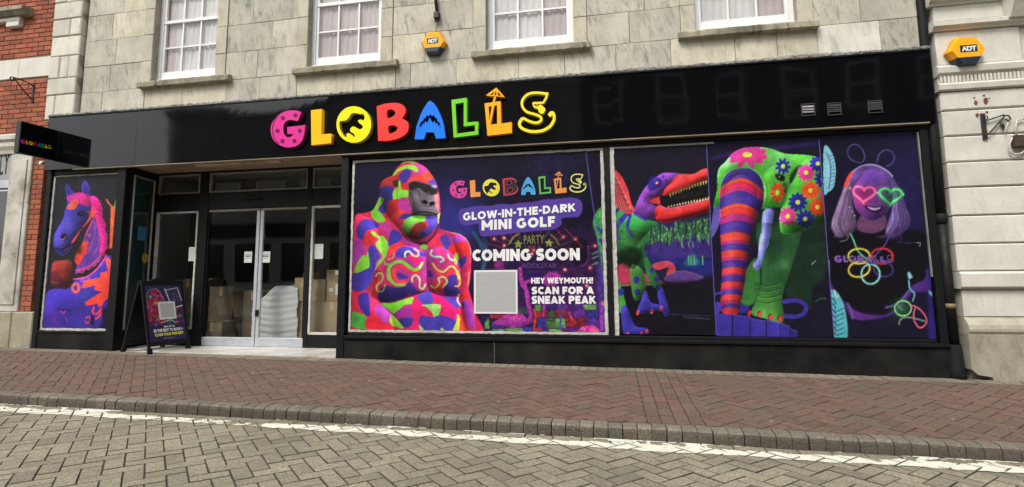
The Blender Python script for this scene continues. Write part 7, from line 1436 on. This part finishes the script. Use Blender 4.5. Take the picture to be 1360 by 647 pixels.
# vents in the fascia
for (u, v), lab, nb, c in (((1073, 146), 'square fascia vent with bright louvres, leftmost of the three', 3, (0.32, 0.32, 0.32)), ((1108, 145), 'square dull fascia vent, middle one of the three', 4, (0.05, 0.05, 0.048)), ((1162, 142), 'square dull fascia vent, rightmost of the three', 4, (0.06, 0.06, 0.058))):
    q = P(u, v, -0.106); h = 0.072; t = thing('fascia_vent', lab, 'vent', (q[0], -0.1035, q[2]), 'vents in the fascia'); vm = simple('vent_metal', c, tuple(x*0.5 for x in c), 40, 0.5)
    for a, b, c_, d in ((-h, h, h-0.012, h), (-h, h, -h, -h+0.012), (-h, -h+0.012, -h+0.0125, h-0.0125), (h-0.012, h, -h+0.0125, h-0.0125)): box('vent_frame', a, b, -0.012, 0.0, c_, d, simple('vent_frame', (0.03, 0.03, 0.03)), t, 0.002)
    for k in range(nb):
        z = -h+0.035+k*(2*h-0.055)/nb+0.008; mesh('louvre', [(-h+0.014, -0.001, z+0.02), (h-0.014, -0.001, z+0.02), (h-0.014, -0.016, z), (-h+0.014, -0.016, z), (-h+0.014, -0.001, z+0.014), (h-0.014, -0.001, z+0.014), (h-0.014, -0.016, z-0.006), (-h+0.014, -0.016, z-0.006)], [(0, 3, 2, 1), (4, 5, 6, 7), (3, 7, 6, 2), (0, 1, 5, 4), (0, 4, 7, 3), (1, 2, 6, 5)], vm, t)

# ================================================================== DRAINPIPE
dp = thing('drainpipe', 'black drainpipe between the shop front and the pale stone pier', 'drainpipe')
px_, py_ = 3.452, -0.035
tube('pipe', [(px_+0.03, 0.0, 6.4), (px_+0.03, 0.0, 4.0), (px_+0.025, 0.0, 3.3), (px_+0.01, py_, 2.5), (px_, py_, 1.6)], 0.048, M['pipe'], dp, 14); tube('pipe', [(px_, py_, 1.601), (px_, py_, 0.30)], 0.045, M['pipe'], dp, 14)
tube('collar', [(px_, py_, 1.56), (px_, py_, 1.565), (px_, py_, 1.66), (px_, py_, 1.665)], [0.048, 0.058, 0.058, 0.048], M['pipe'], dp, 14); tube('shoe', [(px_, py_, -0.06), (px_, py_, 0.03), (px_, py_, 0.05), (px_, py_, 0.31)], [0.078, 0.076, 0.066, 0.06], M['pipe_grey'], dp, 14)
tube('tape', [(px_, py_, 0.675), (px_, py_, 0.725)], 0.0475, simple('tan_tape', (0.22, 0.17, 0.08)), dp, 14); box('clip', px_-0.07, px_+0.07, -0.03, 0.02, 1.60, 1.63, M['pipe'], dp)

# ================================================================== NOTICES ON THE GLASS
PAP = simple('white_paper', (0.62, 0.63, 0.62)); PG = simple('pale_green_paper', (0.55, 0.62, 0.57)); INKB = simple('black_ink', (0.03, 0.03, 0.03))
def notice(label, u0, v0, u1, v1, Y, mat, lines=0):
    a, b = P(u0, v1, Y), P(u1, v0, Y); o = box('notice', a[0], b[0], Y, Y+0.001, a[2], b[2], mat); tag(o, label, 'notice', 'paper notices on the door glass')
    for k in range(lines): z = b[2]-(b[2]-a[2])*(0.35+0.14*k); box('printed_line', a[0]+(b[0]-a[0])*(0.15+0.12*(k > 1)), b[0]-(b[0]-a[0])*(0.15+0.12*(k > 1)), Y-0.0006, Y-0.0001, z, z+(b[2]-a[2])*(0.07 if k < 2 else 0.03), INKB, o)
notice('small white notice on the left door glass', 324, 334, 335, 349, DY+0.003, PAP, 3); notice('small white notice on the right door glass', 346, 334, 359, 349, DY+0.003, PAP, 3)
notice('pale notice on the narrow pane left of the doors', 250, 328, 262.5, 347, DY+0.008, PG); notice('pale notice on the narrow pane right of the doors', 417, 324, 429.5, 344, DY+0.008, PG)
def on_side(t, z, w, h, mat, nm, label, cat, disc=False):
    """sticker on the lobby side window"""
    x, y = sk(t); d = Vector((rx1-rx0, DY-0.062, 0)).normalized(); n_ = Vector((d.y, -d.x, 0)); c = Vector((x, y, z))+n_*0.004
    pts = [(math.cos(a)*w, math.sin(a)*h) for a in np.linspace(0, 2*math.pi, 20, endpoint=False)] if disc else [(-w, -h), (w, -h), (w, h), (-w, h)]
    V = [c+d*a+Vector((0, 0, b)) for a, b in pts]; V += [v-n_*0.001 for v in V]; k = len(pts)
    return tag(mesh(nm, V, [tuple(range(k)), tuple(range(2*k-1, k-1, -1))]+[(i, i+k, (i+1) % k+k, (i+1) % k) for i in range(k)], mat), label, cat)
st_ = on_side(0.52, 1.72, 0.10, 0.10, simple('blue_sticker', (0.03, 0.22, 0.36)), 'sticker', 'square blue sticker on the lobby side window', 'sticker'); on_side(0.72, 1.36, 0.075, 0.075, simple('yellow_sticker', (0.42, 0.30, 0.03)), 'sticker', 'round yellow sticker on the lobby side window', 'sticker', True)

# ================================================================== STORED GOODS INSIDE THE DOORS
CB = simple('cardboard', (0.36, 0.27, 0.165), (0.29, 0.215, 0.13), 5, 0.85, 0.1); CBD = simple('brown_wrap', (0.16, 0.122, 0.078), (0.11, 0.085, 0.055), 4, 0.8, 0.2); TAPE = simple('packing_tape', (0.48, 0.38, 0.22), None, 5, 0.35); LBL = simple('parcel_label', (0.62, 0.62, 0.6))
def carton(label, x0, x1, y0, y1, z0, z1, mat=CB, labels=(), group='cardboard boxes inside the doors'):
    t = thing('cardboard_box', label, 'box', ((x0+x1)/2, (y0+y1)/2, z0), group); w, d, h = (x1-x0)/2, (y1-y0)/2, z1-z0
    box('body', -w, w, -d, d, 0, h-0.004, mat, t, 0.006); box('flap', -w+0.002, w-0.002, -d+0.002, -0.002, h-0.0035, h, mat, t); box('flap', -w+0.002, w-0.002, 0.002, d-0.002, h-0.0035, h, mat, t); box('tape', -w-0.001, w+0.001, -0.025, 0.025, h+0.0003, h+0.0012, TAPE, t); box('tape', -0.03, 0.03, -d-0.0012, -d-0.0004, h-0.14, h-0.005, TAPE, t)
    for a, b, c, e in labels: box('parcel_label', -w+2*w*a, -w+2*w*b, -d-0.0016, -d-0.0005, h*c, h*e, LBL, t)
    return t
fz = 0.0585
carton('large plain cardboard box behind the pane right of the doors', -4.40, -3.60, 0.80, 1.35, fz, 0.70); carton('upper cardboard box with parcel labels right of the doors', -4.12, -3.62, 0.84, 1.30, 0.701, 1.16, CB, ((0.28, 0.5, 0.84, 0.98), (0.1, 0.22, 0.3, 0.42), (0.3, 0.42, 0.2, 0.55), (0.45, 0.52, 0.3, 0.75))); carton('narrow cardboard box at the left of the upper pair right of the doors', -4.40, -4.13, 0.82, 1.2, 0.7012, 1.02)
carton('tall cardboard box standing behind the right door', -4.66, -4.48, 0.98, 1.3, fz, 0.70); carton('cardboard box on top of the tall box behind the right door', -4.70, -4.43, 0.94, 1.3, 0.701, 1.05); carton('small cardboard box at the top of the stack behind the right door', -4.60, -4.45, 1.0, 1.2, 1.0512, 1.13)
carton('tall brown wrapped pack behind the left door', -6.25, -5.83, 1.05, 1.45, fz, 0.92, CBD); carton('low brown box in front of the tall wrapped pack', -6.10, -5.74, 0.74, 1.04, fz, 0.40, CBD); carton('dark brown box beside the wrapped pack', -5.76, -5.42, 1.2, 1.6, fz, 0.85, CBD); carton('long brown crate far behind the doors', -6.2, -4.9, 2.2, 2.8, fz, 0.95, CBD); carton('pale brown box deep inside behind the sheeted pile', -5.3, -4.5, 2.9, 3.5, fz, 1.3, CBD); carton('brown boxes seen through the pane left of the doors', -6.95, -6.45, 1.1, 1.6, fz, 1.05, CBD)
# pile under a white dust sheet
V = []; F = []; NU, NV = 44, 40
for i in range(NU+1):
    s = i/NU; x = -5.36+0.74*s; top = 0.66+0.26*min(1, max(0, (s-0.05)/0.42))**0.8
    for j in range(NV+1):
        t = j/NV
        if t < 0.75: z = fz+0.004+(top-fz)*(t/0.75); y = 0.96-0.05*math.sin(t*3)
        else: z = top-0.01*(t-0.75); y = 0.96+0.5*(t-0.75)/0.25
        fold = 0.007*math.sin(z*66+2.6*math.sin(s*4)+s*3)+0.010*math.sin(s*26+z*6)*max(0, 1-s*2.2)+0.006*math.sin(z*120+s*9)
        V.append((x+0.01*math.sin(z*20), y-fold*(1 if t < 0.75 else 0)-0.05*max(0, 0.35-s)*(1-t), z+(0.01*math.sin(s*18) if t >= 0.72 else 0)))
for i in range(NU):
    for j in range(NV): k = i*(NV+1)+j; F.append((k, k+NV+1, k+NV+2, k+1))
o = mesh('dust_sheet', V, F, simple('white_dust_sheet', (0.56, 0.57, 0.585), (0.46, 0.47, 0.485), 3, 0.8), None, smooth=True); tag(o, 'white dust sheet draped over a pile behind the right door', 'sheet')
